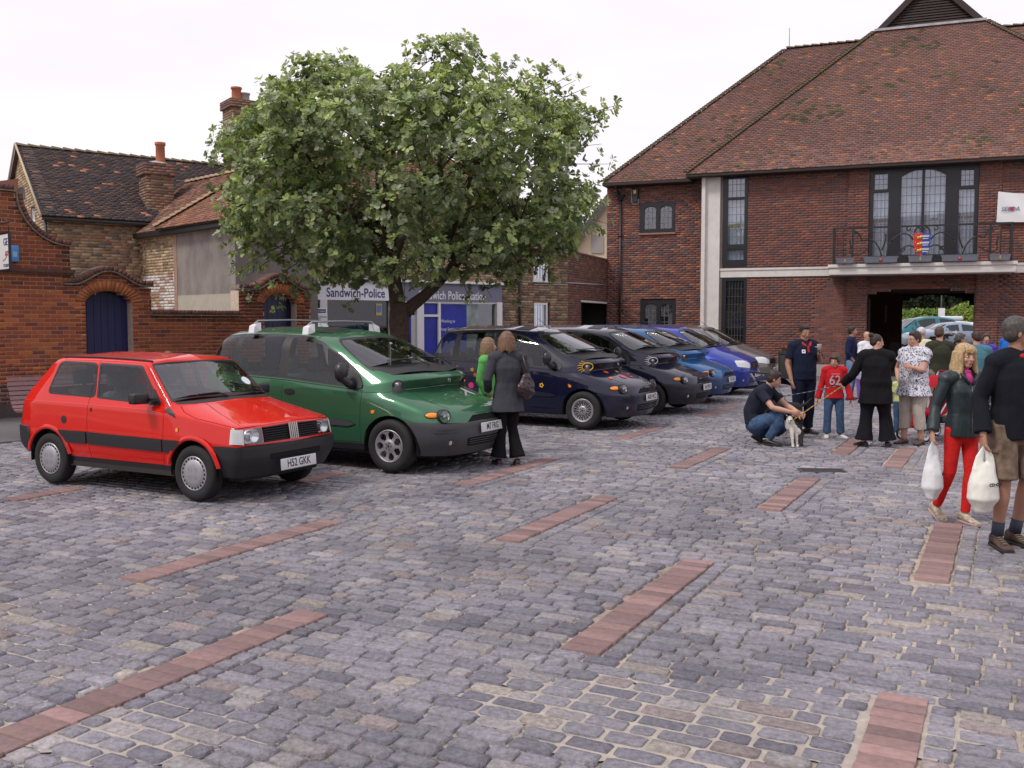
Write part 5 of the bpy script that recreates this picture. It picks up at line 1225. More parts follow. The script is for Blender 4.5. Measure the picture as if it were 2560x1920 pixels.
def build_tree(parent, seed=4):
    r = random.Random(seed); trunk = MB()
    fork = Vector((.02, 0, 2.10))
    trunk.tube([(0, 0, -.05), (.0, 0, .12), (.02, 0, .5), (.03, 0, 1.2), (.0, 0, 1.75), fork], [.28, .22, .19, .18, .19, .19], 14)
    T = Vector((TX, TY, 0))
    px2 = lambda x, y, dy=0: at(x, y, TY+dy)-T
    limbs = []
    def limb(a, b, r0, r1, bow=None, n=8, k=.12):
        bow = bow or Vector((r.uniform(-k, k), r.uniform(-k, k), r.uniform(.05, k*2)))
        P = [a.lerp(b, t/n)+bow*math.sin(math.pi*t/n)+Vector((r.uniform(-1, 1), r.uniform(-1, 1), 0))*.02 for t in range(n+1)]
        trunk.tube(P, [r0+(r1-r0)*(t/n)**.8 for t in range(n+1)], 9); limbs.append(P); return P
    L0 = limb(fork+Vector((-.03, 0, -.12)), px2(968, 470), .155, .07, Vector((-.04, 0, .1)))
    L1 = limb(fork+Vector((.04, 0, -.2)), px2(1225, 570, .2), .135, .05, Vector((-.06, 0, -.12)))
    ends = [(700, 560, -.6), (620, 480, .5), (760, 380, -.8), (860, 280, .3), (1000, 230, -.5), (1120, 260, .6), (1240, 300, -.6), (1350, 420, .3), (1420, 480, -.5), (1300, 560, -1.1), (880, 520, -1.6), (1060, 480, -1.8), (1180, 430, 1.4), (820, 460, 1.6), (1010, 560, 1.8), (690, 600, .9), (940, 400, -1.4)]
    for x, y, d in ends:
        src = L0 if x < 1080 else L1; a = src[r.choice((2, 3, 4, 5))]; b_ = px2(x, y, d); limb(a, b_, .055, .022, k=.25)
    # clumps of foliage fill a domed crown
    C = px2(1030, 440); lobes = []
    def inside(p):
        q = p-C; ang = math.atan2(q.z, q.x)
        rx, ry = 3.55, 2.75; rz_ = 2.18 if q.z > 0 else 1.98
        e = (q.x/rx)**2+(q.y/ry)**2+(q.z/rz_)**2
        return e
    OUT = [(548, 350), (590, 300), (650, 275), (705, 225), (740, 180), (800, 190), (850, 150), (900, 200), (985, 190), (1090, 140), (1150, 130), (1215, 175), (1290, 165), (1330, 190), (1400, 175), (1440, 235), (1500, 285), (1460, 340), (1490, 430), (1500, 560), (1470, 620), (1400, 690), (1310, 720), (1180, 730), (1050, 700), (940, 735), (860, 765), (760, 790), (680, 785), (590, 740), (530, 660), (540, 560), (565, 470), (535, 420)]
    OUT = [tuple((px2(x, y)).xz) for x, y in OUT]
    for _ in range(9000):
        if len(lobes) >= 275: break
        p = C+Vector((r.uniform(-3.7, 3.7), r.uniform(-2.9, 2.9), r.uniform(-2.5, 2.4)))
        e = inside(p); q = np.array([(p.x+a*.26, p.z+c*.26) for a, c in ((0, 0), (1, 0), (-1, 0), (0, 1), (0, -1))])
        if not inside_poly(q, OUT).all(): continue
        if .30 < e < 1.02 or (e < .3 and r.random() < .15):
            if min([(p-l).length for l in lobes] or [9]) > .36: lobes.append(p)
    pts, dirs = [], []; tw = MB()
    # twigs reaching beyond the dome: give the uneven outline of the photograph
    tips = [(840, 118), (905, 175), (870, 150), (1010, 150), (1140, 108), (1185, 125), (1100, 160), (1290, 150), (1335, 165), (1395, 150), (1430, 185), (1440, 200), (1475, 215), (1540, 270), (1500, 300), (1545, 262), (1505, 360), (1525, 410), (1512, 500), (1520, 560), (1490, 590), (735, 200), (640, 230), (750, 230), (655, 270), (560, 330), (600, 290), (530, 470), (520, 500), (515, 590), (560, 640), (570, 690), (545, 590), (600, 700), (690, 770), (640, 740), (760, 760), (870, 770), (1100, 720), (1230, 745), (1180, 760), (1350, 640), (1290, 700), (1390, 700), (1310, 770), (1010, 745), (940, 720)]
    for x, y in tips:
        p = px2(x, y, r.uniform(-.7, .7)); q = p.lerp(C, .38); tw.tube([q, q.lerp(p, .5)+Vector((0, 0, .04)), p], [.012, .008, .004], 5)
        d = (p-q).normalized()
        for k in range(9):
            t = r.uniform(.35, 1.0); pp = q.lerp(p, t)+Vector((r.gauss(0, .09), r.gauss(0, .09), r.gauss(0, .09))); pts.append(pp); dirs.append((d+Vector((r.gauss(0, .5), r.gauss(0, .5), r.gauss(.35, .4)))))
    for l in lobes:
        R_ = r.uniform(.32, .52); out = (l-C).normalized(); near = min((p for P in limbs for p in P[3:]), key=lambda v: (v-l).length)
        tw.tube([near, near.lerp(l, .5)+Vector((0, 0, .06)), l], [.018, .012, .008], 5)
        for k in range(int(36*(R_/.45)**2)):
            v = Vector((r.gauss(0, 1), r.gauss(0, 1), r.gauss(0, 1))).normalized(); v = (v+out*.45+Vector((0, 0, .25))).normalized(); rr_ = R_*r.uniform(.55, 1.08)
            p = l+Vector((v.x*rr_, v.y*rr_, v.z*rr_*.85))
            if p.z < 1.9+.0 and r.random() < .5: continue
            pts.append(p); dirs.append(v+Vector((0, 0, .5)))
            if k % 4 == 0: tw.tube([l, l.lerp(p, .55)+Vector((0, 0, -.02)), p], [.006, .004, .003], 4)
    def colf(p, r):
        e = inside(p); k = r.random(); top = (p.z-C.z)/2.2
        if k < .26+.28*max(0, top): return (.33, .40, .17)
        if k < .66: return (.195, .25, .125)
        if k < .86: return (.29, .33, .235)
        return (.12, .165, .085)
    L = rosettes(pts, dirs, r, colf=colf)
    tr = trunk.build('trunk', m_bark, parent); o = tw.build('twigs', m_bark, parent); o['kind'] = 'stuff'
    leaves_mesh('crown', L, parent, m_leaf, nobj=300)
    # cream flower heads
    V = []; F = []; n = 0
    fl = MB()
    for p, d in zip(pts, dirs):
        if r.random() < .10 and inside(p) > .55:
            for k in range(4): q = p+d.normalized()*.03+Vector((r.gauss(0, .025), r.gauss(0, .025), r.gauss(0, .012))); s = .012; fl.add([q+Vector((s, 0, 0)), q+Vector((0, s, 0)), q+Vector((-s, -s, 0)), q+Vector((0, 0, s))], [[0,1,3],[1,2,3],[2,0,3]])
    o = fl.build('flower_heads', mat('flower cream', (.42, .42, .27), .8), parent, recalc=False); o['kind'] = 'stuff'
build_tree(tree)
# ---------------------------------------------------------------- cars: a body surface given by a net of points, cut into panels
class Surf:
    def __init__(s, cols, ru=None, rv=None):
        s.P = np.array(cols, dtype=float); s.nc, s.nr = s.P.shape[:2]
        s.ru = np.full(s.nc, .3); s.rv = np.full(s.nr, .3)
        for k, v in (ru or {}).items(): s.ru[k] = v
        for k, v in (rv or {}).items(): s.rv[k] = v
        s.gu = s.lines(s.nc, s.ru); s.gv = s.lines(s.nr, s.rv)
        U, V = np.meshgrid(np.linspace(0, s.nc-1, 12*(s.nc-1)+1), np.linspace(0, s.nr-1, 10*(s.nr-1)+1), indexing='ij'); s.U, s.V = U.ravel(), V.ravel(); s.G = s.ev(s.U, s.V)
    def lines(s, n, r):
        g = {0.0, float(n-1)}
        for k in range(n):
            if 0 < k < n-1: g |= {k-r[k], k-r[k]*.6, k-r[k]*.25, k+r[k]*.25, k+r[k]*.6, k+r[k]}
            if k < n-1: g |= {k+.5, k+.35, k+.65}
        out = []
        for x in sorted(g):
            if 0 <= x <= n-1 and (not out or x-out[-1] > .03): out.append(x)
        out[-1] = float(n-1); return out
    def W(s, t, n, r):
        t = np.clip(np.asarray(t, float), 0, n-1); m = len(t); w = np.zeros((m, n)); k = np.clip(np.rint(t).astype(int), 0, n-1)
        i = np.clip(np.floor(t).astype(int), 0, n-2); f = t-i; idx = np.arange(m); w[idx, i] = 1-f; w[idx, i+1] += f
        inn = (k > 0) & (k < n-1) & (np.abs(t-k) < r[k])
        j = idx[inn]; kk = k[inn]; rr = r[kk]; q = (t[inn]-kk+rr)/(2*rr); a = (1-q)**2; b = 2*q*(1-q); c = q*q
        w[j] = 0; w[j, kk-1] = a*rr; w[j, kk] = a*(1-rr)+b+c*(1-rr); w[j, kk+1] = c*rr
        return w
    def ev(s, u, v):
        u = np.atleast_1d(u); v = np.atleast_1d(v); return np.einsum('ni,nj,ijk->nk', s.W(u, s.nc, s.ru), s.W(v, s.nr, s.rv), s.P)
    def normal(s, u, v):
        e = .02; u = np.atleast_1d(np.asarray(u, float)); v = np.atleast_1d(np.asarray(v, float))
        a = s.ev(np.minimum(u+e, s.nc-1), v)-s.ev(np.maximum(u-e, 0), v); b = s.ev(u, np.minimum(v+e, s.nr-1))-s.ev(u, np.maximum(v-e, 0))
        n = np.cross(a, b); l = np.linalg.norm(n, axis=1, keepdims=True); n = n/np.maximum(l, 1e-9)
        P = s.ev(u, v); out = (P-np.array([1.1, 0, .55]))*np.array([.6, 1, 1]); sg = np.sign((n*out).sum(1, keepdims=True)); sg[sg == 0] = 1
        return n*sg
    def inv(s, a, b, axes=(0, 2), ur=None, vr=None):
        """(u,v) of the point whose coordinates on the two axes are a, b"""
        ur = ur or (0, s.nc-1); vr = vr or (0, s.nr-1); ok = (s.U >= ur[0]) & (s.U <= ur[1]) & (s.V >= vr[0]) & (s.V <= vr[1])
        G = s.G[ok][:, axes]; k = np.argmin((G[:, 0]-a)**2+(G[:, 1]-b)**2); u, v = s.U[ok][k], s.V[ok][k]; T = np.array([a, b])
        for _ in range(12):
            e = 1e-3; p = s.ev([u, min(u+e, s.nc-1), u], [v, v, min(v+e, s.nr-1)])[:, axes]; J = np.array([(p[1]-p[0])/e, (p[2]-p[0])/e]).T; d = T-p[0]
            if abs(np.linalg.det(J)) < 1e-9: break
            st = np.linalg.solve(J, d); st = np.clip(st, -.3, .3); u = float(np.clip(u+st[0], ur[0], ur[1])); v = float(np.clip(v+st[1], vr[0], vr[1]))
        return u, v
    def poly(s, pts, axes=(0, 2), ur=None, vr=None, rnd_=0.0, dens=.06, closed=True):
        """loop given in world coordinates (two axes) -> loop in (u,v)"""
        pts = [tuple(p) for p in pts]
        if rnd_: pts = round_poly(pts, rnd_)
        out = []; n = len(pts)
        for i in range(n if closed else n-1):
            a, b = pts[i], pts[(i+1) % n]; L = math.hypot(b[0]-a[0], b[1]-a[1]); k = max(1, int(L/dens))
            for j in range(k): t = j/k; out.append(s.inv(a[0]+(b[0]-a[0])*t, a[1]+(b[1]-a[1])*t, axes, ur, vr))
        if not closed: out.append(s.inv(*pts[-1], axes, ur, vr))
        return out
    def ribbon(s, uv, w=.003):
        """thin strip along a line in (u,v)"""
        uv = np.array(uv); P = s.ev(uv[:, 0], uv[:, 1]); N_ = s.normal(uv[:, 0], uv[:, 1]); L, R_ = [], []
        for i in range(len(uv)):
            T = P[min(i+1, len(P)-1)]-P[max(i-1, 0)]; S_ = np.cross(N_[i], T); S_ /= max(1e-9, np.linalg.norm(S_)); e = 1e-3
            a = (s.ev(uv[i, 0]+e, uv[i, 1])-s.ev(uv[i, 0]-e, uv[i, 1]))[0]/(2*e); b = (s.ev(uv[i, 0], uv[i, 1]+e)-s.ev(uv[i, 0], uv[i, 1]-e))[0]/(2*e)
            d = np.linalg.lstsq(np.array([a, b]).T, S_*w, rcond=None)[0]; d = np.clip(d, -.05, .05); L.append(tuple(uv[i]+d)); R_.append(tuple(uv[i]-d))
        return L+R_[::-1]
def round_poly(pts, r, n=4):
    out = []; m = len(pts)
    for i in range(m):
        p0, p1, p2 = Vector(pts[i-1]), Vector(pts[i]), Vector(pts[(i+1) % m]); a = (p0-p1); b = (p2-p1); k = min(r, a.length*.45, b.length*.45); A = p1+a.normalized()*k; B = p1+b.normalized()*k
        for j in range(n+1): t = j/n; q = A*(1-t)**2+p1*2*t*(1-t)+B*t*t; out.append((q.x, q.y))
    return out
def circle(cx, cz, r, n=28, rz=None, a0=0, a1=2*math.pi): return [(cx+r*math.cos(a0+(a1-a0)*i/n), cz+(rz or r)*math.sin(a0+(a1-a0)*i/n)) for i in range(n)]
def panels(S_, feats, holes, parent, body_mat, groups=None):
    """feats: dict(name, poly, mat, off, kind 'c'|'s', parent=index) in order of priority; the rest is the body"""
    nu, nv = S_.nc-1.0, S_.nr-1.0; V = []; E = []
    def loop(pl):
        b = len(V); q = [(min(max(x, 0), nu), min(max(y, 0), nv)) for x, y in pl]; V.extend(q); n = len(q); E.extend([(b+i, b+(i+1) % n) for i in range(n)])
    loop([(0, 0), (nu, 0), (nu, nv), (0, nv)])
    allp = [f['poly'] for f in feats]+holes
    for p in allp: loop(p)
    for u in S_.gu:
        for v in S_.gv: V.append((u, v))
    r = delaunay_2d_cdt([Vector(v) for v in V], E, [], 0, 1e-5)
    vv = np.array([tuple(p) for p in r[0]]); F = np.array([f for f in r[2] if len(f) == 3]); cen = vv[F].mean(1)
    owner = np.full(len(F), -1)
    for k, f in enumerate(feats): owner[inside_poly(cen, f['poly'])] = k
    for h in holes: owner[inside_poly(cen, h)] = -2
    P = S_.ev(vv[:, 0], vv[:, 1]); N_ = S_.normal(vv[:, 0], vv[:, 1]); made = {}
    # orientation
    def make(k, name, m, off, kind, par, skirt):
        T = F[owner == k]
        if len(T) == 0: return None
        ids, invx = np.unique(T, return_inverse=True); T = invx.reshape(-1, 3); p = P[ids].copy(); n = N_[ids]; p = p+n*off
        a = np.cross(p[T[:, 1]]-p[T[:, 0]], p[T[:, 2]]-p[T[:, 0]]); fl = (a*n[T].mean(1)).sum(1) < 0; T[fl] = T[fl][:, ::-1]
        nn = n.copy(); q = p; tt = T
        if skirt:
            ed = {}
            for t in T:
                for i in range(3): e = (t[i], t[(i+1) % 3]); ed[e] = 1
            bd = [e for e in ed if (e[1], e[0]) not in ed]
            bd = [e for e in bd if not (abs(p[e[0]][1]) < 1e-4 and abs(p[e[1]][1]) < 1e-4)]
            vs = sorted({x for e in bd for x in e}); mp_ = {x: len(p)+i for i, x in enumerate(vs)}; mp0 = {x: len(p)+len(vs)+i for i, x in enumerate(vs)}
            q = np.vstack([p, p[vs], p[vs]-n[vs]*skirt]); st = []
            for a_, b_ in bd: st += [[mp_[b_], mp_[a_], mp0[a_]], [mp_[b_], mp0[a_], mp0[b_]]]
            tt = np.vstack([T, np.array(st)]); side_n = q[[mp_[x] for x in vs]]-p.mean(0); side_n /= np.linalg.norm(side_n, axis=1, keepdims=True)+1e-9; nn = np.vstack([n, side_n, side_n])
        obs = []
        def mk(q, tt, nn):
            me = mesh_np(name, q, tt.astype(np.int32), m, smooth=True)
            if len(me.vertices) == len(nn): me.normals_split_custom_set_from_vertices([tuple(x) for x in nn])
            return link(bpy.data.objects.new(name, me), par)
        flip_ = np.array([1, -1, 1])
        if kind == 'c':
            n0 = len(q); obs.append(mk(np.vstack([q, q*flip_]), np.vstack([tt, tt[:, ::-1]+n0]), np.vstack([nn, nn*flip_])))
        else:
            obs.append(mk(q, tt, nn))
            if kind == 's': obs.append(mk(q*flip_, tt[:, ::-1], nn*flip_))
        return obs
    body = make(-1, 'body', body_mat, 0, 'c', parent, 0)[0]
    for k, f in enumerate(feats):
        par = parent
        if f.get('on') is not None: par = made.get(f['on']) or parent
        o = make(k, f['name'], f['mat'], f.get('off', 0), f.get('kind', 's'), par, f.get('skirt', 0))
        if o:
            made[f['name']] = o[0]
            if f.get('on') is not None and len(o) > 1 and f['on']+'_L' in made: o[1].parent = made[f['on']+'_L']
            if len(o) > 1: made[f['name']+'_L'] = o[1]
    return body, made
m_rub = mat('rubber trim', (.018, .018, .02), .55); m_tyre = mat('tyre rubber', (.014, .013, .014), .8, noise=.15, nscale=40); m_plas = mat('black bumper plastic', (.014, .014, .017), .5, noise=.06, nscale=30)
m_glass = glass_mat('car glass', (.60, .65, .62), .05); m_screen = glass_mat('windscreen glass', (.58, .63, .60), .13); m_gap = mat('shadow gap', (.004, .004, .004), .9); m_silver = mat('silver wheel', (.40, .39, .42), .38, metal=.55); m_chrome = mat('chrome', (.75, .75, .78), .12, metal=1.0)
m_lamp = mat('lamp lens', (.55, .57, .58), .12, spec=.8, coat=.8); m_amber = mat('amber lens', (.85, .26, .015), .2, coat=.7); m_lampin = mat('lamp reflector', (.8, .8, .82), .15, metal=1.0)
m_plate = mat('white number plate', (.62, .63, .64), .4); m_ptxt = mat('plate lettering', (.01, .01, .012), .5); m_int = mat('car interior', (.055, .06, .065), .9); m_seat = mat('seat cloth', (.13, .16, .17), .95, noise=.2, nscale=30); m_under = MATS['roofing felt']
m_glass2 = mat('tinted car glass', (.03, .04, .045), .15, spec=.4); m_red_l = mat('red lens', (.45, .01, .01), .2, coat=.6)
def paint(name, col, metal=0.0, rough=.32): return mat(name, col, rough, metal=metal, coat=.9, spec=.08)
def wheel(parent, x, y, R_, w, style, side):
    """side -1: right-hand wheel (outer face towards -y)"""
    t = bpy.data.objects.new('wheel', None); t.empty_display_size = .1; link(t, parent, Matrix.Translation((x, y, R_)))
    s = side; W = w/2
    b = MB(); rr = R_*.62
    prof = [(rr*.93, -W*.6), (rr, -W*.92), (R_*.80, -W*1.02), (R_*.93, -W*.95), (R_*.985, -W*.72), (R_, -W*.45), (R_, W*.45), (R_*.985, W*.72), (R_*.93, W*.95), (R_*.8, W*1.02), (rr, W*.92), (rr*.93, W*.6)]
    b.lathe(prof, 40, axis='Y', caps=False)
    for k in (-.35, 0, .35):
        b.lathe([(R_*1.001, W*k-.003), (R_*1.0015, W*k), (R_*1.001, W*k+.003)], 40, axis='Y', caps=False)
    b.build('tyre', m_tyre, t)
    f = s*W   # outer face
    if style == 'cover':
        b = MB(); yo = f*.98
        b.lathe([(rr, yo*.9), (rr*.985, yo*1.0), (rr*.93, yo*1.02), (rr*.92, yo*.97)], 44, axis='Y', caps=False)
        b.lathe([(rr*.80, yo*1.0), (rr*.74, yo*1.10), (rr*.5, yo*1.16), (.0001, yo*1.18)], 44, axis='Y', caps=False)
        for i in range(44):
            a = 2*math.pi*i/44
            if i % 2 == 0: continue
            M_ = Matrix.Rotation(a, 4, 'Y'); b.add([(rr*.79, yo*1.0, -.008), (rr*.93, yo*1.0, -.009), (rr*.93, yo*1.0, .009), (rr*.79, yo*1.0, .008)], [[0, 1, 2, 3]], 0, False, M_)
        b.build('wheel_cover', m_silver, t)
        b = MB(); b.lathe([(rr*.95, yo*.93), (.001, yo*.93)], 40, axis='Y', caps=False)
        for i in range(4):
            a = math.pi/4+math.pi/2*i; c = (rr*.30*math.cos(a), 0, rr*.30*math.sin(a)); b.lathe([(.019, yo*1.195), (.019, yo*1.150), (.0005, yo*1.155)], 12, axis='Y', M=Matrix.Translation(c), caps=False)
        b.build('wheel_slots', mat('wheel shadow', (.03, .028, .03), .6), t)
    else:
        ns = 7 if style == 'seven' else 9
        b = MB(); yo = f*.95; n = ns*12; hub = rr*.30; out = rr*.90
        b.lathe([(rr*1.0, yo*.6), (rr*1.0, yo), (rr*.96, yo*1.03), (out, yo*.98), (out*.97, yo*.6), (out*.97, -yo*.5)], 48, axis='Y', caps=False)
        # face with holes: polar grid
        nr_ = 9; V = []; F = []
        for j in range(nr_+1):
            r_ = hub+(out-hub)*j/nr_
            for i in range(n): a = 2*math.pi*i/n; dish = yo*(1.0-.22*math.sin(math.pi*(j/nr_)**.8)*.6+.02); V.append((r_*math.cos(a), dish, r_*math.sin(a)))
        for j in range(nr_):
            for i in range(n):
                fr = ((i+.5)/12) % 1; d = abs(fr-.5)*2; rj = (j+.5)/nr_
                if style == 'seven': hole = (d/.66)**2+((rj-.60)/.42)**2 < 1
                else: hole = rj > .12 and rj < .93 and (abs(d-.52) < .26 or d < .13) and True
                if style != 'seven' and hole and d < .13 and rj < .5: hole = False
                if not hole: F.append([j*n+i, j*n+(i+1) % n, (j+1)*n+(i+1) % n, (j+1)*n+i])
        b.add(V, F, 0, True); b.lathe([(hub*1.02, yo*1.02), (hub*.6, yo*1.06), (hub*.3, yo*1.05), (.001, yo*1.05)], 24, axis='Y', caps=False); o = b.build('rim', m_silver, t)
        b = MB(); b.lathe([(out, yo*.35), (.001, yo*.3)], 30, axis='Y', caps=False)
        for i in range(5): a = 2*math.pi*i/5; b.lathe([(.010, yo*1.09), (.001, yo*1.09)], 8, axis='Y', M=Matrix.Translation((hub*.62*math.cos(a), 0, hub*.62*math.sin(a))), caps=False)
        b.lathe([(hub*.27, yo*1.10), (.001, yo*1.1)], 12, axis='Y', caps=False); b.build('brake_disc', mat('wheel shadow', (.03, .028, .03), .6), t)
    return t
def arch_well(parent, x, r, yw):
    b = MB()
    for s in (-1, 1):
        n = 16; ring = [(x+r*math.cos(math.pi*i/n*1.1-.05*math.pi), r*math.sin(math.pi*i/n*1.1-.05*math.pi)) for i in range(n+1)]
        V = [(a, s*(yw-.012), z+.285) for a, z in ring]+[(a, s*(yw-.30), z+.285) for a, z in ring]; F = [[i, i+1, n+2+i, n+1+i] for i in range(n)]; F.append([n+1+i for i in range(n+1)]); b.add(V, F, 0, True)
    o = b.build('wheel_well', m_gap, parent); o['kind'] = 'stuff'; return o
def plate(parent, txt, x, z, tilt=4, w=.26):
    o = thing_part = bpy.data.objects.new('number_plate', None); o.empty_display_size = .1; link(o, parent, Matrix.Translation((x, 0, z)) @ Matrix.Rotation(math.pi/2, 4, 'Z') @ Matrix.Rotation(R(-tilt), 4, 'X'))
    b = MB(); b.box(-w, w, -.008, 0, -.056, .056, bev=.004); b.build('plate', m_plate, o)
    text_mb(txt, .108, m_ptxt, 'lettering', o, Matrix.Translation((0, -.0085, .0)), bold=True, sx=.78, extrude=.001)
    return o
def seats(parent, rows, floor, m=None, sc=1.0):
    for x, ys, z in rows:
        for y in ys:
            b = MB(); w = .20*sc
            b.box(-.05, .45, -w, w, z, z+.16, bev=.05); M_ = Matrix.Translation((-.02, 0, z+.12)) @ Matrix.Rotation(R(-14), 4, 'Y'); b.box(-.07, .06, -w, w, 0, .50, M=M_, bev=.05); b.box(-.05, .03, -.12, .12, .54, .70, M=M_, bev=.04); b.tube([M_ @ Vector((-.01, 0, .48)), M_ @ Vector((-.01, 0, .58))], .02, 6)
            o = b.build('seat', m or m_seat, parent, Matrix.Translation((x, y, 0))); 
def steering(parent, x, y, z):
    b = MB(); M_ = Matrix.Translation((x, y, z)) @ Matrix.Rotation(R(-62), 4, 'Y'); b.tube([M_ @ Vector((.18*math.cos(2*math.pi*i/20), .18*math.sin(2*math.pi*i/20), 0)) for i in range(21)], .014, 6); b.tube([M_ @ Vector((-.17, 0, 0)), M_ @ Vector((.17, 0, 0))], .016, 6); b.ball(M_ @ Vector((0, 0, 0)), .05, 8, 6); b.tube([M_ @ Vector((0, 0, 0)), M_ @ Vector((0, 0, -.25))], .02, 6); b.build('steering_wheel', mat('grey wheel rim', (.11, .13, .13), .6), parent)
def wiper(parent, pts):
    b = MB(); b.tube(pts, .008, 5); b.build('wiper', m_rub, parent)
def carpose(q): return Matrix.Translation((q[0], q[1], .012)) @ Matrix.Rotation(-q[2], 4, 'Z')
# ================= the small red hatchback
def red_hatchback():
    t = thing('parked_car', 'bright red boxy three door hatchback with black bumpers, front left of the row', 'car', M=carpose((-4.63, 10.84, .500)), group='cars parked in a row on the cobbles')
    body = paint('red paint', (.62, .010, .004), 0, .35)
    C_ = [
     [(-.50,0,.30),(-.59,0,.42),(-.57,0,.61),(-.50,0,.87),(-.46,0,.96),(-.10,0,1.375),(.06,0,1.40)],
     [(-.50,-.45,.30),(-.59,-.5,.42),(-.57,-.5,.61),(-.50,-.52,.87),(-.46,-.50,.96),(-.10,-.40,1.37),(.06,0,1.40)],
     [(-.42,-.66,.29),(-.55,-.705,.42),(-.54,-.72,.61),(-.47,-.72,.87),(-.42,-.695,.97),(-.03,-.575,1.36),(.12,0,1.405)],
     [(-.22,-.70,.28),(-.22,-.74,.44),(-.22,-.748,.61),(-.20,-.742,.88),(-.14,-.715,.975),(.07,-.60,1.365),(.2,0,1.41)],
     [(.68,-.70,.27),(.68,-.745,.44),(.68,-.755,.60),(.68,-.745,.87),(.68,-.715,.96),(.68,-.61,1.365),(.66,0,1.415)],
     [(1.80,-.70,.27),(1.80,-.745,.44),(1.80,-.755,.59),(1.80,-.74,.85),(1.79,-.70,.915),(1.36,-.595,1.345),(1.25,0,1.40)],
     [(2.2,-.70,.27),(2.2,-.74,.44),(2.2,-.75,.58),(2.2,-.722,.80),(1.87,-.63,.925),(1.40,-.53,1.35),(1.3,0,1.40)],
     [(2.62,-.64,.26),(2.70,-.69,.42),(2.71,-.695,.55),(2.68,-.67,.735),(1.93,-.50,.94),(1.43,-.43,1.36),(1.32,0,1.40)],
     [(2.70,-.40,.26),(2.785,-.42,.42),(2.785,-.42,.55),(2.745,-.42,.75),(1.98,-.30,.95),(1.45,-.28,1.366),(1.33,0,1.40)],
     [(2.71,0,.26),(2.79,0,.42),(2.79,0,.55),(2.76,0,.76),(2.01,0,.955),(1.47,0,1.37),(1.34,0,1.40)]]
    S_ = Surf(C_, ru={1: .4, 2: .3, 3: .3, 4: .3, 5: .22, 6: .25, 7: .16, 8: .4}, rv={1: .3, 2: .25, 3: .13, 4: .16, 5: .2})
    sd = dict(ur=(2, 6.8), vr=(0, 5.2)); P = S_.poly
    F = []
    def f(**k): F.append(k)
    # windows with rubber surround
    q = [(-.045, .975), (.735, .955), (.675, 1.315), (.065, 1.325)]
    f(name='window_rubber', poly=P(q, rnd_=.07, **sd), mat=m_rub, off=.003)
    f(name='rear_side_window', poly=P([(-.015, .998), (.705, .978), (.65, 1.292), (.08, 1.30)], rnd_=.06, **sd), mat=m_glass, off=.001)
    f(name='window_rubber', poly=P([(.755, .955), (1.70, .91), (1.40, 1.225), (1.33, 1.30), (.705, 1.315)], rnd_=.03, **sd), mat=m_rub, off=.003)
    f(name='door_window', poly=P([(.785, .975), (1.63, .935), (1.345, 1.235), (1.30, 1.275), (.735, 1.29)], rnd_=.03, **sd), mat=m_glass, off=.001)
    f(name='mirror_mount', poly=P([(1.55, .94), (1.70, .93), (1.56, 1.075)], **sd), mat=m_plas, off=.006)
    f(name='windscreen_rubber', poly=[(5.42, 4.05), (9, 4.05), (9, 4.96), (5.42, 4.96)], mat=m_rub, off=.002, kind='c')
    f(name='windscreen', poly=round_poly([(5.62, 4.13), (9.3, 4.13), (9.3, 4.90), (5.62, 4.90)], .15), mat=m_screen, off=.001, kind='c')
    f(name='rear_window', poly=[(-.1, 4.12), (1.8, 4.12), (1.8, 4.88), (-.1, 4.88)], mat=m_glass, off=.002, kind='c')
    f(name='cowl_vent', poly=[(6.0, 3.955), (9, 3.955), (9, 4.045), (5.7, 4.045), (5.75, 3.98)], mat=m_rub, off=-.004, kind='c')
    # black bands
    f(name='sill', poly=P([(.30, .2), (.30, .325), (1.92, .325), (1.92, .2)], **sd), mat=m_plas, off=.0)
    f(name='side_strip', poly=P([(.175, .60), (.62, .60), (.62, .475), (.27, .475)], **sd), mat=m_plas, off=.014, skirt=.014)
    f(name='side_strip', poly=P([(.635, .60), (1.75, .585), (1.75, .462), (.645, .475)], **sd), mat=m_plas, off=.014, skirt=.014)
    f(name='side_strip', poly=P([(1.765, .585), (2.0, .585), (1.915, .462), (1.765, .462)], **sd), mat=m_plas, off=.014, skirt=.014)
    # shut lines
    def gap(pts, ax=(0, 2), rng=None, w=.0028, name='door_gap', kind='s'): f(name=name, poly=S_.ribbon(P(pts, ax, closed=False, **(rng or sd)), w), mat=m_gap, off=-.002, kind=kind)
    gap([(.69, 1.335), (.635, .72), (.655, .33)]); gap([(.64, .322), (1.73, .322), (1.765, .45), (1.765, .88)]); gap([(.10, 1.337), (.69, 1.337), (1.33, 1.322), (1.42, 1.27), (1.77, .905)], w=.002)
    f(name='bonnet_gap', poly=S_.ribbon([(5.95, 3.9), (5.8, 3.45), (6.0, 3.10), (6.6, 3.03), (7.0, 2.96), (8, 2.965), (8.99, 2.965)], .003), mat=m_gap, off=-.002, kind='c')
    f(name='bonnet_crease', poly=S_.ribbon([(7.45, 3.93), (7.30, 3.5), (7.25, 3.05)], .004), mat=body, off=.0022) 
    f(name='crease', poly=S_.ribbon(P([(-.44, .895), (.62, .885), (1.74, .865)], closed=False, **sd), .004), mat=paint('red highlight edge', (.80, .03, .015), 0, .3), off=.003)
    f(name='fuel_cap', poly=P(circle(.265, .71, .042), **sd), mat=m_plas, off=.003); f(name='side_repeater', poly=P(circle(1.955, .69, .018, 10, .022), **sd), mat=m_amber, off=.006); f(name='door_lock', poly=P([(.685, .815), (.715, .815), (.71, .855), (.69, .855)], **sd), mat=m_plas, off=.004)
    f(name='air_vent', poly=P([(1.765, .865), (1.93, .805), (1.90, .85), (1.80, .905)], vr=(2.5, 4.4), ur=(4.8, 6.3)), mat=m_plas, off=.004)
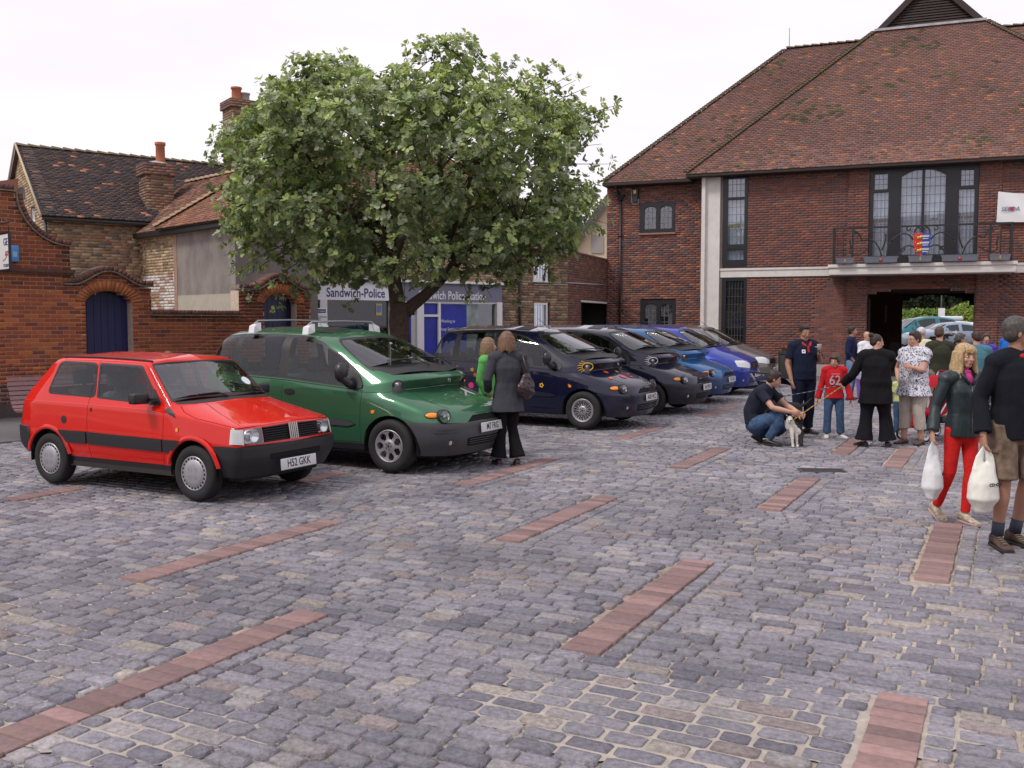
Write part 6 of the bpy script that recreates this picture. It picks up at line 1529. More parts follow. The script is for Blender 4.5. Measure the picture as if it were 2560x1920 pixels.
    # bumpers (wrap round the corners)
    fb = [(6.30, -.1), (9.1, -.1), (9.1, 1.98), (7, 1.98), (6.52, 1.86), (6.42, 1.0)]
    f(name='front_bumper', poly=[(6.62, -.1), (9.1, -.1), (9.1, 2.0), (7, 2.0), (6.45, 1.92), (6.50, 1.6)], mat=m_plas, off=.022, kind='c', skirt=.022)
    f(name='bumper_vents', poly=[(8.1, .95), (9.1, .95), (9.1, 1.35), (8.1, 1.35)], mat=m_gap, off=.012, kind='c')
    f(name='rear_bumper', poly=[(-.1, .3), (2.3, .3), (2.85, .5), (2.72, 1.2), (2.6, 1.97), (2, 2.0), (-.1, 2.0)], mat=m_plas, off=.02, kind='c', skirt=.02)
    f(name='tail_lamp', poly=[(1.75, 2.05), (2.06, 2.05), (2.06, 2.95), (1.75, 2.95)], mat=m_red_l, off=.004)
    f(name='front_indicator', poly=[(6.80, 2.12), (7.22, 2.12), (7.22, 2.88), (6.84, 2.88)], mat=m_lamp, off=.004, skirt=.01)
    f(name='headlamp', poly=[(7.24, 2.12), (7.95, 2.12), (7.95, 2.88), (7.24, 2.88)], mat=glass_mat('lens glass', (.92, .94, .95), .12), off=.008, skirt=.01)
    f(name='grille', poly=[(7.97, 2.14), (9.1, 2.14), (9.1, 2.88), (7.97, 2.88)], mat=m_gap, off=-.02, kind='c')
    r0 = .338
    holes = [P(circle(0, .275, r0, 30), ur=(2.0, 4.2), vr=(0, 3)), P(circle(2.16, .275, r0-.01, 30), ur=(5, 6.95), vr=(0, 3))]
    def arch_poly(cx, r):    # squared-off arch open at the bottom
        a = [(cx+r*math.cos(th), .275+r*math.sin(th)) for th in [math.pi*i/16 for i in range(17)]]; return [(cx+r, .10)]+a+[(cx-r, .10)]
    holes = [P(arch_poly(.0, r0-.01), ur=(1.9, 4.2), vr=(0, 3)), P(arch_poly(2.16, r0-.01), ur=(4.9, 7.0), vr=(0, 3))]
    for h in holes: 
        for i, (u, v) in enumerate(h):
            if v < .12: h[i] = (u, -.05)
    panels(S_, F, holes, t, body)
    # flared lips over the wheels
    for cx in (0, 2.16):
        b = MB()
        for s in (-1, 1):
            R1 = []; n = 14
            for i in range(n+1):
                th = R(12)+R(156)*i/n; c, q = math.cos(th), math.sin(th); yb = .752 if q > .3 else .745
                yy = [yb-.004, yb+.010, yb+.008, yb-.01]; rr_ = [r0+.035, r0+.014, r0-.012, r0-.014]; k = min(1, q*1.6)
                R1.append([(cx+r_*c, s*(yb+(y-yb)*k), .275+r_*q) for r_, y in zip(rr_, yy)])
            b.rings(R1, caps=False, closed=False)
        o = b.build('wheel_arch_lip', body, t); o['kind'] = 'stuff'
    arch_well(t, 0, r0-.012, .745); arch_well(t, 2.16, r0-.012, .735)
    for x in (0, 2.16):
        for s in (-1, 1): wheel(t, x, s*.665, .275, .15, 'cover', s)
    # grille slats, badge of five bars, lamps
    gr = MB()
    for i in range(7): z = .585+i*.0225; gr.box(2.752, 2.772, -.41, .41, z, z+.008)
    o = gr.build('grille_slats', m_plas, t); o['kind'] = 'stuff'
    for i in range(5): b = MB(); y = .058-.027*i; b.add([(2.776, y+.009, .578), (2.776, y-.009, .578), (2.772, y-.009-.022, .742), (2.772, y+.009-.022, .742), (2.79, y+.009, .578), (2.79, y-.009, .578), (2.782, y-.031, .742), (2.782, y-.013, .742)], [[0,1,2,3],[4,5,6,7],[0,4,7,3],[1,5,6,2],[3,2,6,7],[0,1,5,4]]); b.build('badge_bar', m_chrome, t)
    for s in (-1, 1):
        b = MB(); b.box(2.66, 2.70, s*.44, s*.61, .585, .715); b.lathe([(.001, 0), (.04, .012), (.06, .045)], 18, axis='X', M=Matrix.Translation((2.695, s*.51, .65)), caps=False); b.build('lamp_reflector', m_lampin, t)
    plate(t, 'H52 GKK', 2.835, .345)
    # roof rails of black rubber, floor, interior
    for s in (-1, 1):
        b = MB(); vv_ = [(2.6, 5.05), (3, 5.08), (3.6, 5.08), (4, 5.08), (4.6, 5.08), (5, 5.06), (5.5, 5.02)]; pp = S_.ev(*zip(*vv_)); b.tube([(p[0], -s*p[1], p[2]+.008) for p in pp], .010, 6); b.build('roof_gutter', m_rub, t)
    b = MB(); b.box(-.42, 2.6, -.55, .55, .20, .26); b.box(.3, 1.85, -.70, .70, .22, .28); b.build('floor_pan', m_under, t)
    b = MB(); b.box(1.62, 1.88, -.62, .62, .60, .90, bev=.05); b.build('dashboard', m_int, t); b = MB(); b.box(-.35, .12, -.60, .60, .5, .88, bev=.03); b.build('parcel_shelf', m_int, t)
    seats(t, [(.78, (-.33, .33), .40), (.18, (-.3, .3), .42)], 0); steering(t, 1.42, -.33, .87)
    b = MB()
    for s in (-1,): b.box(1.53, 1.66, s*.77, s*.72, .955, .99); b.box(1.50, 1.60, s*.94, s*.76, .935, 1.04, bev=.02)
    b.build('door_mirror', m_plas, t); b = MB(); b.box(1.50, 1.60, .76, .94, .935, 1.04, bev=.02); b.box(1.53, 1.66, .72, .77, .955, .99); b.build('door_mirror', m_plas, t)
    g = lambda u, v, o=.012: tuple(S_.ev(u, v)[0]+S_.normal(u, v)[0]*o)
    gm = lambda y, v, o=.014: (lambda p: (p[0], y, p[2]+o))(S_.ev(9-abs(y)/.30 if abs(y) < .3 else 8-(abs(y)-.3)/.2, v)[0])
    wiper(t, [gm(.35, 4.02), gm(.28, 4.10, .03), gm(.08, 4.30, .03), gm(.42, 4.18, .03), gm(.5, 4.14, .02)]); wiper(t, [gm(-.1, 4.02), gm(-.18, 4.12, .02), gm(-.4, 4.12, .02)])
    p = gm(.38, 4.36, .012); b = MB(); b.prism([(x*.05, z*.06) for x, z in circle(0, 0, 1, 14)], -.002, .002); b.build('tax_disc', mat('disc paper', (.62, .68, .74), .6), t, Matrix.Translation(p) @ Matrix.Rotation(math.pi/2, 4, 'Z') @ Matrix.Rotation(R(-48), 4, 'X'))
    return t
red_hatchback()
# ================= the six-seat car with a step below the windscreen, and its later version with a plain nose
def mpv(q, label, body, bumper, txt, style='seven', late=False, low=None, stickers=None, bars=False, detail=True, eye=None):
    t = thing('parked_car', label, 'car', M=carpose(q), group='cars parked in a row on the cobbles')
    R0 = lambda *a: [tuple(x) for x in a]
    C_ = [
     [(-.42,0,.30),(-.50,0,.42),(-.50,0,.62),(-.47,0,.86),(-.46,0,.98),(-.44,0,1.08),(-.24,0,1.60),(-.05,0,1.665)],
     [(-.42,-.48,.30),(-.49,-.5,.42),(-.49,-.52,.62),(-.46,-.52,.86),(-.45,-.52,.98),(-.43,-.5,1.08),(-.22,-.42,1.60),(-.04,0,1.665)],
     [(-.32,-.79,.28),(-.38,-.85,.42),(-.38,-.86,.62),(-.36,-.865,.86),(-.35,-.86,.98),(-.32,-.845,1.09),(-.12,-.70,1.585),(.0,0,1.67)],
     [(.12,-.88,.25),(.12,-.92,.42),(.12,-.93,.62),(.12,-.93,.86),(.12,-.925,.98),(.13,-.905,1.09),(.22,-.755,1.605),(.25,0,1.68)],
     [(1.05,-.88,.24),(1.05,-.92,.42),(1.05,-.93,.61),(1.05,-.93,.85),(1.05,-.925,.96),(1.05,-.905,1.06),(1.04,-.765,1.61),(1.0,0,1.685)],
     [(2.28,-.88,.24),(2.28,-.92,.42),(2.28,-.93,.60),(2.28,-.925,.83),(2.28,-.915,.915),(2.30,-.89,.985),(1.56,-.715,1.565),(1.45,0,1.655)],
     [(2.72,-.87,.23),(2.72,-.915,.42),(2.72,-.925,.59),(2.76,-.895,.81),(2.60,-.835,.925),(2.56,-.79,1.06),(1.66,-.64,1.58),(1.5,0,1.65)],
     [(3.12,-.80,.21),(3.24,-.85,.38),(3.24,-.85,.58),(3.14,-.785,.745),(2.68,-.63,.940),(2.81,-.63,1.085),(1.70,-.5,1.592),(1.52,0,1.65)],
     [(3.36,-.48,.21),(3.45,-.50,.38),(3.45,-.50,.58),(3.36,-.47,.74),(2.79,-.34,.955),(2.95,-.34,1.095),(1.73,-.3,1.605),(1.54,0,1.65)],
     [(3.40,0,.21),(3.49,0,.38),(3.49,0,.59),(3.44,0,.755),(2.82,0,.965),(2.98,0,1.10),(1.75,0,1.61),(1.55,0,1.65)]]
    if late:
        C_[5][4] = (2.28, -.91, .93); C_[5][5] = (2.24, -.88, 1.01)
        C_[6][3:6] = [(2.78, -.90, .86), (2.66, -.83, .97), (2.45, -.76, 1.06)]
        C_[7][2:6] = [(3.26, -.84, .62), (3.20, -.76, .80), (2.95, -.64, .95), (2.60, -.58, 1.09)]
        C_[8][2:6] = [(3.46, -.48, .62), (3.42, -.44, .83), (3.05, -.38, .99), (2.68, -.33, 1.115)]
        C_[9][2:6] = [(3.50, 0, .62), (3.47, 0, .845), (3.08, 0, 1.005), (2.72, 0, 1.125)]
    S_ = Surf(C_, ru={1: .45, 2: .45, 3: .4, 4: .4, 5: .4, 6: .45, 7: .45, 8: .45}, rv={1: .4, 2: .3, 3: .42 if not late else .3, 4: .14 if not late else .4, 5: .20 if not late else .2, 6: .38})
    sd = dict(ur=(1.6, 6.9), vr=(0, 6.2)); P = S_.poly; F = []
    def f(**k): F.append(k)
    # one black band holds all the side glass
    dlo = [(-.30, 1.13), (.25, 1.095), (1.10, 1.055), (2.28, .955), (2.25, 1.06), (2.12, 1.19), (1.85, 1.36), (1.55, 1.50), (1.22, 1.575), (.9, 1.59), (.2, 1.59), (-.08, 1.565)]
    f(name='window_surround', poly=P(dlo, rnd_=.05, **sd), mat=m_rub, off=.002)
    f(name='rear_quarter_window', poly=P([(-.24, 1.15), (.17, 1.125), (.20, 1.565), (-.05, 1.545), (-.13, 1.40)], rnd_=.06, **sd), mat=m_glass, off=.004)
    f(name='rear_door_window', poly=P([(.31, 1.115), (.99, 1.085), (.97, 1.565), (.29, 1.568)], rnd_=.04, **sd), mat=m_glass, off=.004)
    f(name='front_door_window', poly=P([(1.14, 1.075), (2.06, 1.0), (2.02, 1.235), (1.80, 1.37), (1.53, 1.475), (1.25, 1.55), (1.09, 1.562)], rnd_=.04, **sd), mat=m_glass, off=.004)
    w0 = 5.28 if not late else 5.12
    f(name='windscreen_surround', poly=round_poly([(5.72, w0-.06), (9.4, w0-.06), (9.4, 6.02), (5.72, 6.02)], .2), mat=m_rub, off=.0015, kind='c')
    f(name='windscreen', poly=round_poly([(5.82, w0+.02), (9.4, w0+.02), (9.4, 5.93), (5.82, 5.93)], .2), mat=m_screen, off=.004, kind='c')
    f(name='rear_window', poly=[(-.1, 5.2), (1.7, 5.2), (1.7, 5.9), (-.1, 5.9)], mat=m_glass, off=.004, kind='c')
    if not late: f(name='sunroof', poly=[(4.35, 6.35), (4.35, 7), (4.95, 7), (4.95, 6.35)], mat=m_rub, off=.006, kind='c')
    if not late: f(name='cowl_cover', poly=[(6.5, 5.08), (9.4, 5.06), (9.4, w0-.05), (6.1, w0-.05)], mat=m_rub, off=.003, kind='c')
    sill_m = low or m_plas
    f(name='sill', poly=P([(.36, .15), (.36, .315), (2.36, .315), (2.36, .15)], **sd), mat=sill_m, off=.003)
    f(name='side_strip', poly=P([(.40, .60), (.62, .612), (1.62, .605), (2.10, .575), (2.19, .545), (2.08, .515), (1.62, .525), (.62, .53), (.38, .52)], **sd), mat=(low or mat('grey bumper plastic', (.055, .055, .065), .5, noise=.06, nscale=30)) if bars else bumper, off=.013, skirt=.013)
    def gap(pts, rng=None, w=.0028, name='door_gap', kind='s'): f(name=name, poly=S_.ribbon(P(pts, closed=False, **(rng or sd)), w), mat=m_gap, off=-.002, kind=kind)
    gap([(1.085, 1.05), (1.06, .8), (1.07, .33)]); gap([(2.275, .94), (2.26, .80), (2.25, .33), (.50, .33)]); gap([(.27, 1.08), (.25, .80), (.30, .66)])
    gap([(.0, 1.085), (1.1, 1.035), (2.28, .938)], w=.004, name='belt_moulding')
    # seam under the step runs along the wing
    if not late: f(name='bonnet_gap', poly=S_.ribbon([(5.02, 4.05), (5.5, 4.02), (6, 4.0), (6.6, 4.0), (7.3, 4.0), (8, 4.0), (8.99, 4.0)], .003), mat=m_gap, off=-.004, kind='c')
    f(name='bonnet_side_gap', poly=S_.ribbon([(7.1, 3.94), (7.25, 3.5), (7.55, 3.1), (7.7, 2.98)], .003), mat=m_gap, off=-.003, kind='c')
    f(name='door_handle', poly=P(circle(1.19, .895, .085, 18, .034), **sd), mat=m_plas, off=.008, skirt=.01)
    f(name='door_handle', poly=P(circle(.36, .93, .075, 16, .03), **sd), mat=m_plas, off=.008, skirt=.01)
    f(name='side_repeater', poly=P(circle(2.44, .70, .026, 10, .022), ur=(4.9, 6.4), vr=(1.5, 3.5)), mat=m_amber, off=.008, skirt=.01)
    f(name='front_bumper', poly=[(6.2, -.1), (9.1, -.1), (9.1, 1.98), (8, 1.98), (7, 2.06), (6.36, 2.0), (6.30, 1.0)], mat=bumper, off=.014, kind='c', skirt=.014)
    f(name='bumper_step', poly=[(7.05, 1.50), (7.75, 1.50), (7.8, 1.56), (7.75, 1.60), (7.05, 1.60), (7.0, 1.55)], mat=bumper, off=.024, skirt=.012)
    f(name='lower_grille', poly=round_poly([(8.12, .55), (9.3, .55), (9.3, 1.12), (8.05, 1.12)], .1), mat=m_gap, off=.002, kind='c')
    for k in range(3): f(name='grille_bar', poly=[(8.16, .68+.14*k), (9.1, .68+.14*k), (9.1, .75+.14*k), (8.16, .75+.14*k)], mat=bumper, off=.012, kind='c')
    f(name='rear_bumper', poly=[(-.1, -.1), (2.5, -.1), (2.62, 1.0), (2.4, 2.0), (-.1, 2.0)], mat=bumper, off=.014, kind='c', skirt=.014)
    f(name='tail_lamp', poly=[(1.6, 3.0), (2.05, 3.0), (2.05, 4.9), (1.6, 4.9)], mat=m_red_l, off=.005)
    holes = []
    for cx, ur in ((0, (1.5, 3.98)), (2.666, (5.05, 6.98))):
        r_ = .375; a = [(cx+r_*math.cos(math.pi*i/18), .30+r_*.97*math.sin(math.pi*i/18)) for i in range(19)]
        h = P([(cx+r_, .1)]+a+[(cx-r_, .1)], ur=ur, vr=(0, 3.4)); h = [(u, -.05) if v < .12 else (u, v) for u, v in h]; holes.append(h)
    if late:
        f(name='headlamp', poly=round_poly([(7.05, 2.35), (8.05, 2.12), (8.12, 2.62), (7.6, 3.1), (6.95, 3.15)], .15), mat=m_lamp, off=.004, skirt=.01)
        f(name='grille', poly=round_poly([(8.22, 2.15), (9.3, 2.12), (9.3, 2.72), (8.3, 2.75)], .1), mat=m_gap, off=.0, kind='c')
        for k in range(3): f(name='grille_chrome', poly=[(8.24, 2.2+.18*k), (9.1, 2.2+.18*k), (9.1, 2.27+.18*k), (8.24, 2.27+.18*k)], mat=m_chrome, off=.01, kind='c')
    else:
        f(name='upper_grille', poly=[(8.1, 2.02), (9.1, 2.02), (9.1, 2.42), (8.35, 2.45)], mat=m_gap, off=-.012, kind='c')
    stick = []
    panels(S_, F, holes, t, body)
    def on(u, v, o=0.0): p = S_.ev(u, v)[0]; n = S_.normal(u, v)[0]; return Vector(p+n*o), Vector(n)
    def oriented(u, v, o=0.0, s=-1, up=Vector((0, 0, 1))):
        p, n = on(u, v, o); 
        if s > 0: p.y, n.y = -p.y, -n.y
        x = up.cross(n).normalized(); z = n.cross(x).normalized()     # local y = -n (out of face is -y)
        return Matrix(((x.x, -n.x, z.x, p.x), (x.y, -n.y, z.y, p.y), (x.z, -n.z, z.z, p.z), (0, 0, 0, 1)))
    if not late:
        for s in (-1, 1):
            uh, vh = S_.inv(-.70, .665, (1, 2), (6.9, 8.2), (2, 3.2)); M_ = oriented(uh, vh, .0, s); M_ = Matrix.Translation(M_.translation) @ Matrix.Rotation(math.pi/2+s*.42, 4, 'Z')
            b = MB(); b.lathe([(.078, .03), (.083, -.02), (.080, -.045), (.070, -.05)], 22, axis='Y', M=M_, caps=False); b.build('lamp_rim', m_rub, t)
            b = MB(); b.lathe([(.072, -.045), (.055, -.066), (.03, -.075), (.001, -.078)], 22, axis='Y', M=M_, caps=False); hl = b.build('headlamp', glass_mat('lens glass', (.92, .94, .95), .12), t)
            b = MB(); b.lathe([(.070, -.04), (.05, -.01), (.02, .015), (.001, .02)], 18, axis='Y', M=M_, caps=False); b.ball(M_ @ Vector((0, -.03, 0)), .018, 8, 6); b.build('reflector', m_lampin, hl)
            ui, vi = S_.inv(3.17, .675, (0, 2), (6.2, 7.3), (2, 3)); M_ = oriented(ui, vi, .0, s); b = MB(); b.ball((0, -.004, 0), (.082, .018, .036), 16, 8, M=M_); b.build('front_indicator', m_amber, t)
            b = MB(); b.lathe([(1.06, .002), (1.10, -.004), (1.02, -.008)], 20, axis='Y', M=M_ @ Matrix.Diagonal((.082, 1, .037, 1)), caps=False); b.build('indicator_rim', m_rub, t)
            uL, vL = S_.inv(2.66, 1.012, (0, 2), (5.6, 7.0), (4.1, 5.0)); M_ = oriented(uL, vL, .0, s); b = MB(); b.lathe([(.058, .01), (.062, -.008), (.054, -.014), (.050, -.008)], 20, axis='Y', M=M_ @ Matrix.Diagonal((1.15, 1, .9, 1)), caps=False)
            o_ = b.build('lamp_rim', m_rub, t); b = MB(); b.ball((0, 0, 0), (.056, .014, .044), 14, 8, M=M_); b.build('high_lamp', mat('smoked lens', (.10, .10, .11), .08, coat=1), o_); b = MB(); b.ball((-.012, -.01, 0), (.022, .008, .026), 10, 6, M=M_); b.build('bulb', m_lampin, o_)
        p, n = on(8.97, 4.62, .004); b = MB(); b.lathe([(.034, .006), (.034, -.004), (.026, -.006), (.001, -.005)], 16, axis='Y', M=Matrix.Translation(p) @ Matrix.Rotation(math.pi/2, 4, 'Z')); b.build('badge', m_chrome, t)
    for s in (-1, 1):
        uf, vf = S_.inv(-.66, .36, (1, 2), (7.0, 8.2), (0, 1.6)); M_ = oriented(uf, vf, .012, s); b = MB(); b.lathe([(.075, .0), (.070, -.006), (.055, .02)], 18, axis='Y', M=M_ @ Matrix.Diagonal((1.2, 1, .8, 1)), caps=False); o_ = b.build('fog_lamp', bumper, t); b = MB(); b.ball((0, .008, 0), (.034, .012, .04), 12, 8, M=M_); b.build('lens', m_lamp, o_)
        # tall mirror on an arm
        b = MB(); yb = s*.90
        b.tube([(2.14, s*.895, 1.00), (2.13, s*.97, 1.02), (2.10, s*1.02, 1.07), (2.08, s*1.03, 1.12)], [.055, .05, .045, .05], 10); b.ball((2.07, s*1.03, 1.155), (.075, .088, .118), 14, 10); b.build('door_mirror', mat('mirror plastic', (.022, .022, .026), .35), t)
        b = MB(); b.ball((2.045, s*1.03, 1.155), (.062, .072, .10), 12, 8); b.build('mirror_glass', m_chrome, t)
        us, vs = S_.inv(2.17, 1.03, (0, 2), (4, 5.6), (4.5, 6)); M_ = oriented(us, vs, .004, s); b = MB(); b.prism([(-.10, -.06), (.085, -.075), (.10, -.03), (.03, .09), (-.09, .14)], -.01, .0, M=M_); b.build('mirror_mount', m_plas, t)
    for x in (0, 2.666):
        for s in (-1, 1): wheel(t, x, s*.835, .31, .195, style, s)
        arch_well(t, x, .37, .915)
    plate(t, txt, 3.515, .505 if not late else .49)
    b = MB(); b.box(-.4, 3.3, -.6, .6, .20, .27); b.box(.38, 2.3, -.86, .86, .22, .28); b.build('floor_pan', m_under, t)
    b = MB(); b.box(2.0, 2.7, -.78, .78, .66, 1.02, bev=.08); b.build('dashboard', m_int, t)
    if detail: seats(t, [(1.02, (-.52, 0, .52), .48), (.18, (-.52, 0, .52), .48)], 0); steering(t, 1.80, -.42, 1.02)
    else: seats(t, [(1.02, (-.5, .5), .48)], 0)
    zz_ = lambda y, v, o=.02: (lambda u: (lambda p, n: (p[0]+n[0]*o, y, p[2]+n[2]*o))(S_.ev(u, v)[0], S_.normal(u, v)[0]))(9-abs(y)/.34 if abs(y) < .34 else 8-(abs(y)-.34)/.28)
    wiper(t, [zz_(-.15, w0-.08), zz_(-.20, w0+.06, .03), zz_(-.58, w0+.10, .012)]); wiper(t, [zz_(.45, w0-.08), zz_(.40, w0+.05, .03), zz_(.02, w0+.13, .012)])
    b = MB(); p, n = on(8.9, 6.25, 0); b.tube([(p.x-.05, -.0, p.z), (p.x-.32, -.0, p.z+.20)], [.006, .003], 5); b.build('aerial', m_rub, t)
    if bars:
        for xb in (.42, 1.30):
            zb_ = 1.62 if xb > 1.2 else 1.635; b = MB(); P_ = [(xb, -.70, zb_+.02), (xb, -.68, zb_+.09), (xb, -.62, zb_+.125), (xb, 0, zb_+.135), (xb, .62, zb_+.125), (xb, .68, zb_+.09), (xb, .70, zb_+.02)]
            b.tube(P_, .011, 8); rb = b.build('roof_bar', mat('alloy bar', (.30, .31, .33), .35, metal=.6), t)
            for s in (-1, 1): b = MB(); b.add([(xb-.045, s*.75, zb_-.03), (xb+.045, s*.75, zb_-.03), (xb+.022, s*.66, zb_+.09), (xb-.022, s*.66, zb_+.09), (xb-.05, s*.62, zb_+.0), (xb+.05, s*.62, zb_+.0), (xb+.03, s*.60, zb_+.10), (xb-.03, s*.60, zb_+.10), (xb-.045, s*.73, zb_+.06), (xb+.045, s*.73, zb_+.06)], [[0,1,9,8],[8,9,2,3],[4,5,6,7],[0,8,3,7,4],[1,9,2,6,5],[3,2,6,7]]); b.build('bar_foot', mat('white plastic', (.70, .72, .74), .35), rb)
    if stickers:
        def flower(x, z, r, m, petals=8, hole=None, deep=.45, ur=(1.6, 6.9), vr=(0, 4.9), axes=(0, 2)):
            u, v = S_.inv(x, z, axes, ur, vr); M_ = oriented(u, v, .006); n = petals*6
            poly = [((r*(1-deep*.5+deep*.5*math.cos(petals*2*math.pi*i/n)))*math.cos(2*math.pi*i/n), (r*(1-deep*.5+deep*.5*math.cos(petals*2*math.pi*i/n)))*math.sin(2*math.pi*i/n)) for i in range(n)]
            b = MB(); b.prism(poly, -.001, .001, M=M_); o = b.build('flower_sticker', m, t)
            if hole: b = MB(); b.prism(circle(0, 0, r*.4, 12), -.002, .0, M=M_); b.build('centre', hole, o)
        mp_, mo, my = mat('pink vinyl', (.55, .03, .16), .4), mat('orange vinyl', (.65, .11, .02), .4), mat('yellow vinyl', (.72, .42, .02), .4)
        for a in [(.60, .93, .033, my, 5, body, .3), (.66, .84, .042, mo, 6, None, .7), (.45, .735, .022, mo, 7, my, .4), (.58, .655, .055, mp_, 24, None, .05), (.28, .72, .012, mp_, 5, None, .4), (1.62, .865, .062, mp_, 14, None, .3), (1.53, .70, .055, mo, 10, body, .8), (1.80, .905, .014, mp_, 6, None, .6), (1.93, .70, .042, my, 5, body, .3), (2.42, .72, .022, mo, 5, my, .4), (.0, .78, .02, mp_, 7, None, .3), (.30, .98, .014, mo, 6, None, .3)]: flower(*a)
        b = MB(); u, v = S_.inv(1.69, .72, (0, 2), (3, 6), (0, 4.9)); M_ = oriented(u, v, .006); b.tube([(.03*(1-i/30)*math.cos(i*.42)-.0, -.001, .03*(1-i/30)*math.sin(i*.42)) for i in range(28)]+[], .004, 5, M=M_); b.tube([(.03, -.001, 0), (.0, -.001, .07), (-.02, -.001, .12)], .004, 5, M=M_); b.build('swirl_sticker', my, t)
        for x, y, r_, m, k in ((3.02, -.60, .05, mo, 5), (2.86, -.42, .055, mo, 9), (3.12, -.30, .07, mp_, 16), (2.95, -.15, .035, my, 6), (3.1, -.02, .03, mo, 5), (3.2, -.12, .03, mp_, 7)):
            flower(x, y, r_, m, k, None, .4 if k < 12 else .1, (6.2, 9), (2.9, 4.0), (0, 1))
        flower(2.42, .72, .02, mo, 5, my, .3)
    if eye:
        u, v = S_.inv(2.66, 1.012, (0, 2), (5.6, 7.0), (4.1, 5.0)); M_ = oriented(u, v, .008); b = MB()
        b.tube([(.098*math.cos(2*math.pi*i/24), -.003, .062*math.sin(2*math.pi*i/24)) for i in range(25)], .010, 5, M=M_)
        for i in range(6): a = R(110+26*i); c = Vector((.105*math.cos(a), -.003, .068*math.sin(a))); b.tube([M_ @ c, M_ @ (c+Vector((-.035, -.001, .012-.004*i))), M_ @ (c+Vector((-.075, 0, .035-.016*i)))], [.009, .007, .003], 5)
        b.build('eyelash_sticker', eye, t)
    return t
m_gb = mat('grey bumper plastic', (.055, .055, .065), .5, noise=.06, nscale=30)
H_ = .487
mpv((-3.34, 13.0, .490), 'metallic green six seat car with roof bars and grey bumper, second from the left', paint('green metallic', (.040, .135, .070), .35, .38), m_gb, 'M7 FRG', 'seven', bars=True)
navy = paint('dark navy paint', (.006, .007, .026), 0, .3)
mpv((-.78, 17.46, H_), 'dark navy car covered in pink, orange and yellow flower stickers', navy, mat('navy bumper', (.008, .010, .03), .35, coat=.4), 'AK03 WCZ', 'multi', stickers=True, eye=mat('yellow vinyl', (.72, .42, .02), .4), low=navy)
mpv((.66, 19.95, H_), 'dark navy car with a white eyelash sticker round its upper lamp', paint('slate navy paint', (.009, .010, .032), .1, .3), mat('dark bumper plastic', (.018, .018, .028), .45), 'V618 WOU', 'multi', eye=mat('white vinyl', (.7, .7, .72), .4))
mpv((1.69, 22.35, H_), 'mid blue car with round lamps, between the eyelash car and the royal blue car', paint('mid blue paint', (.015, .115, .30), .4, .3), mat('blue bumper', (.012, .05, .16), .4, coat=.4), 'Y374 XCD', 'multi', low=MATS['mid blue paint'], detail=False)
mpv((2.86, 24.75, H_), 'royal blue car with large clear headlamps, next to the brown grey car', paint('royal blue paint', (.020, .045, .30), .4, .3), MATS['royal blue paint'], 'WP57 MZO', 'multi', late=True, low=MATS['royal blue paint'], detail=False)
mpv((3.95, 27.1, H_), 'brown grey car at the far end of the parked row, nearest the hall', paint('warm grey paint', (.15, .135, .13), .5, .3), MATS['warm grey paint'], 'WR09 EBO', 'multi', late=True, low=MATS['warm grey paint'], detail=False)
# ---------------------------------------------------------------- people
from mathutils import noise as mnoise
V3 = Vector
def ell_tube(mb, pts, rx, ry, side=None, seg=14, round_ends=True, power=2.0):
    """tube with elliptical rings; side = direction of rx"""
    pts = [V3(p) for p in pts]; n = len(pts); rings = []
    rx = rx if isinstance(rx, (list, tuple)) else [rx]*n; ry = ry if isinstance(ry, (list, tuple)) else [ry]*n
    if round_ends:
        d0 = (pts[0]-pts[1]).normalized(); d1 = (pts[-1]-pts[-2]).normalized(); a0, a1 = min(rx[0], ry[0]), min(rx[-1], ry[-1])
        pts = [pts[0]+d0*a0*.92, pts[0]+d0*a0*.6]+pts+[pts[-1]+d1*a1*.6, pts[-1]+d1*a1*.92]
        rx = [rx[0]*.35, rx[0]*.78]+list(rx)+[rx[-1]*.78, rx[-1]*.35]; ry = [ry[0]*.35, ry[0]*.78]+list(ry)+[ry[-1]*.78, ry[-1]*.35]; n += 4
    s0 = V3(side) if side is not None else None; pn = None
    for i, p in enumerate(pts):
        d = (pts[min(i+1, n-1)]-pts[max(i-1, 0)]).normalized()
        s = s0 if s0 is not None else (pn or (V3((1, 0, 0)) if abs(d.x) < .8 else V3((0, 1, 0))))
        s = (s-d*s.dot(d)); s = s.normalized() if s.length > 1e-4 else d.orthogonal().normalized(); pn = s; b = d.cross(s)
        rings.append([p+s*rx[i]*math.copysign(abs(math.cos(2*math.pi*j/seg))**(2/power), math.cos(2*math.pi*j/seg))+b*ry[i]*math.copysign(abs(math.sin(2*math.pi*j/seg))**(2/power), math.sin(2*math.pi*j/seg)) for j in range(seg)])
    mb.rings(rings)
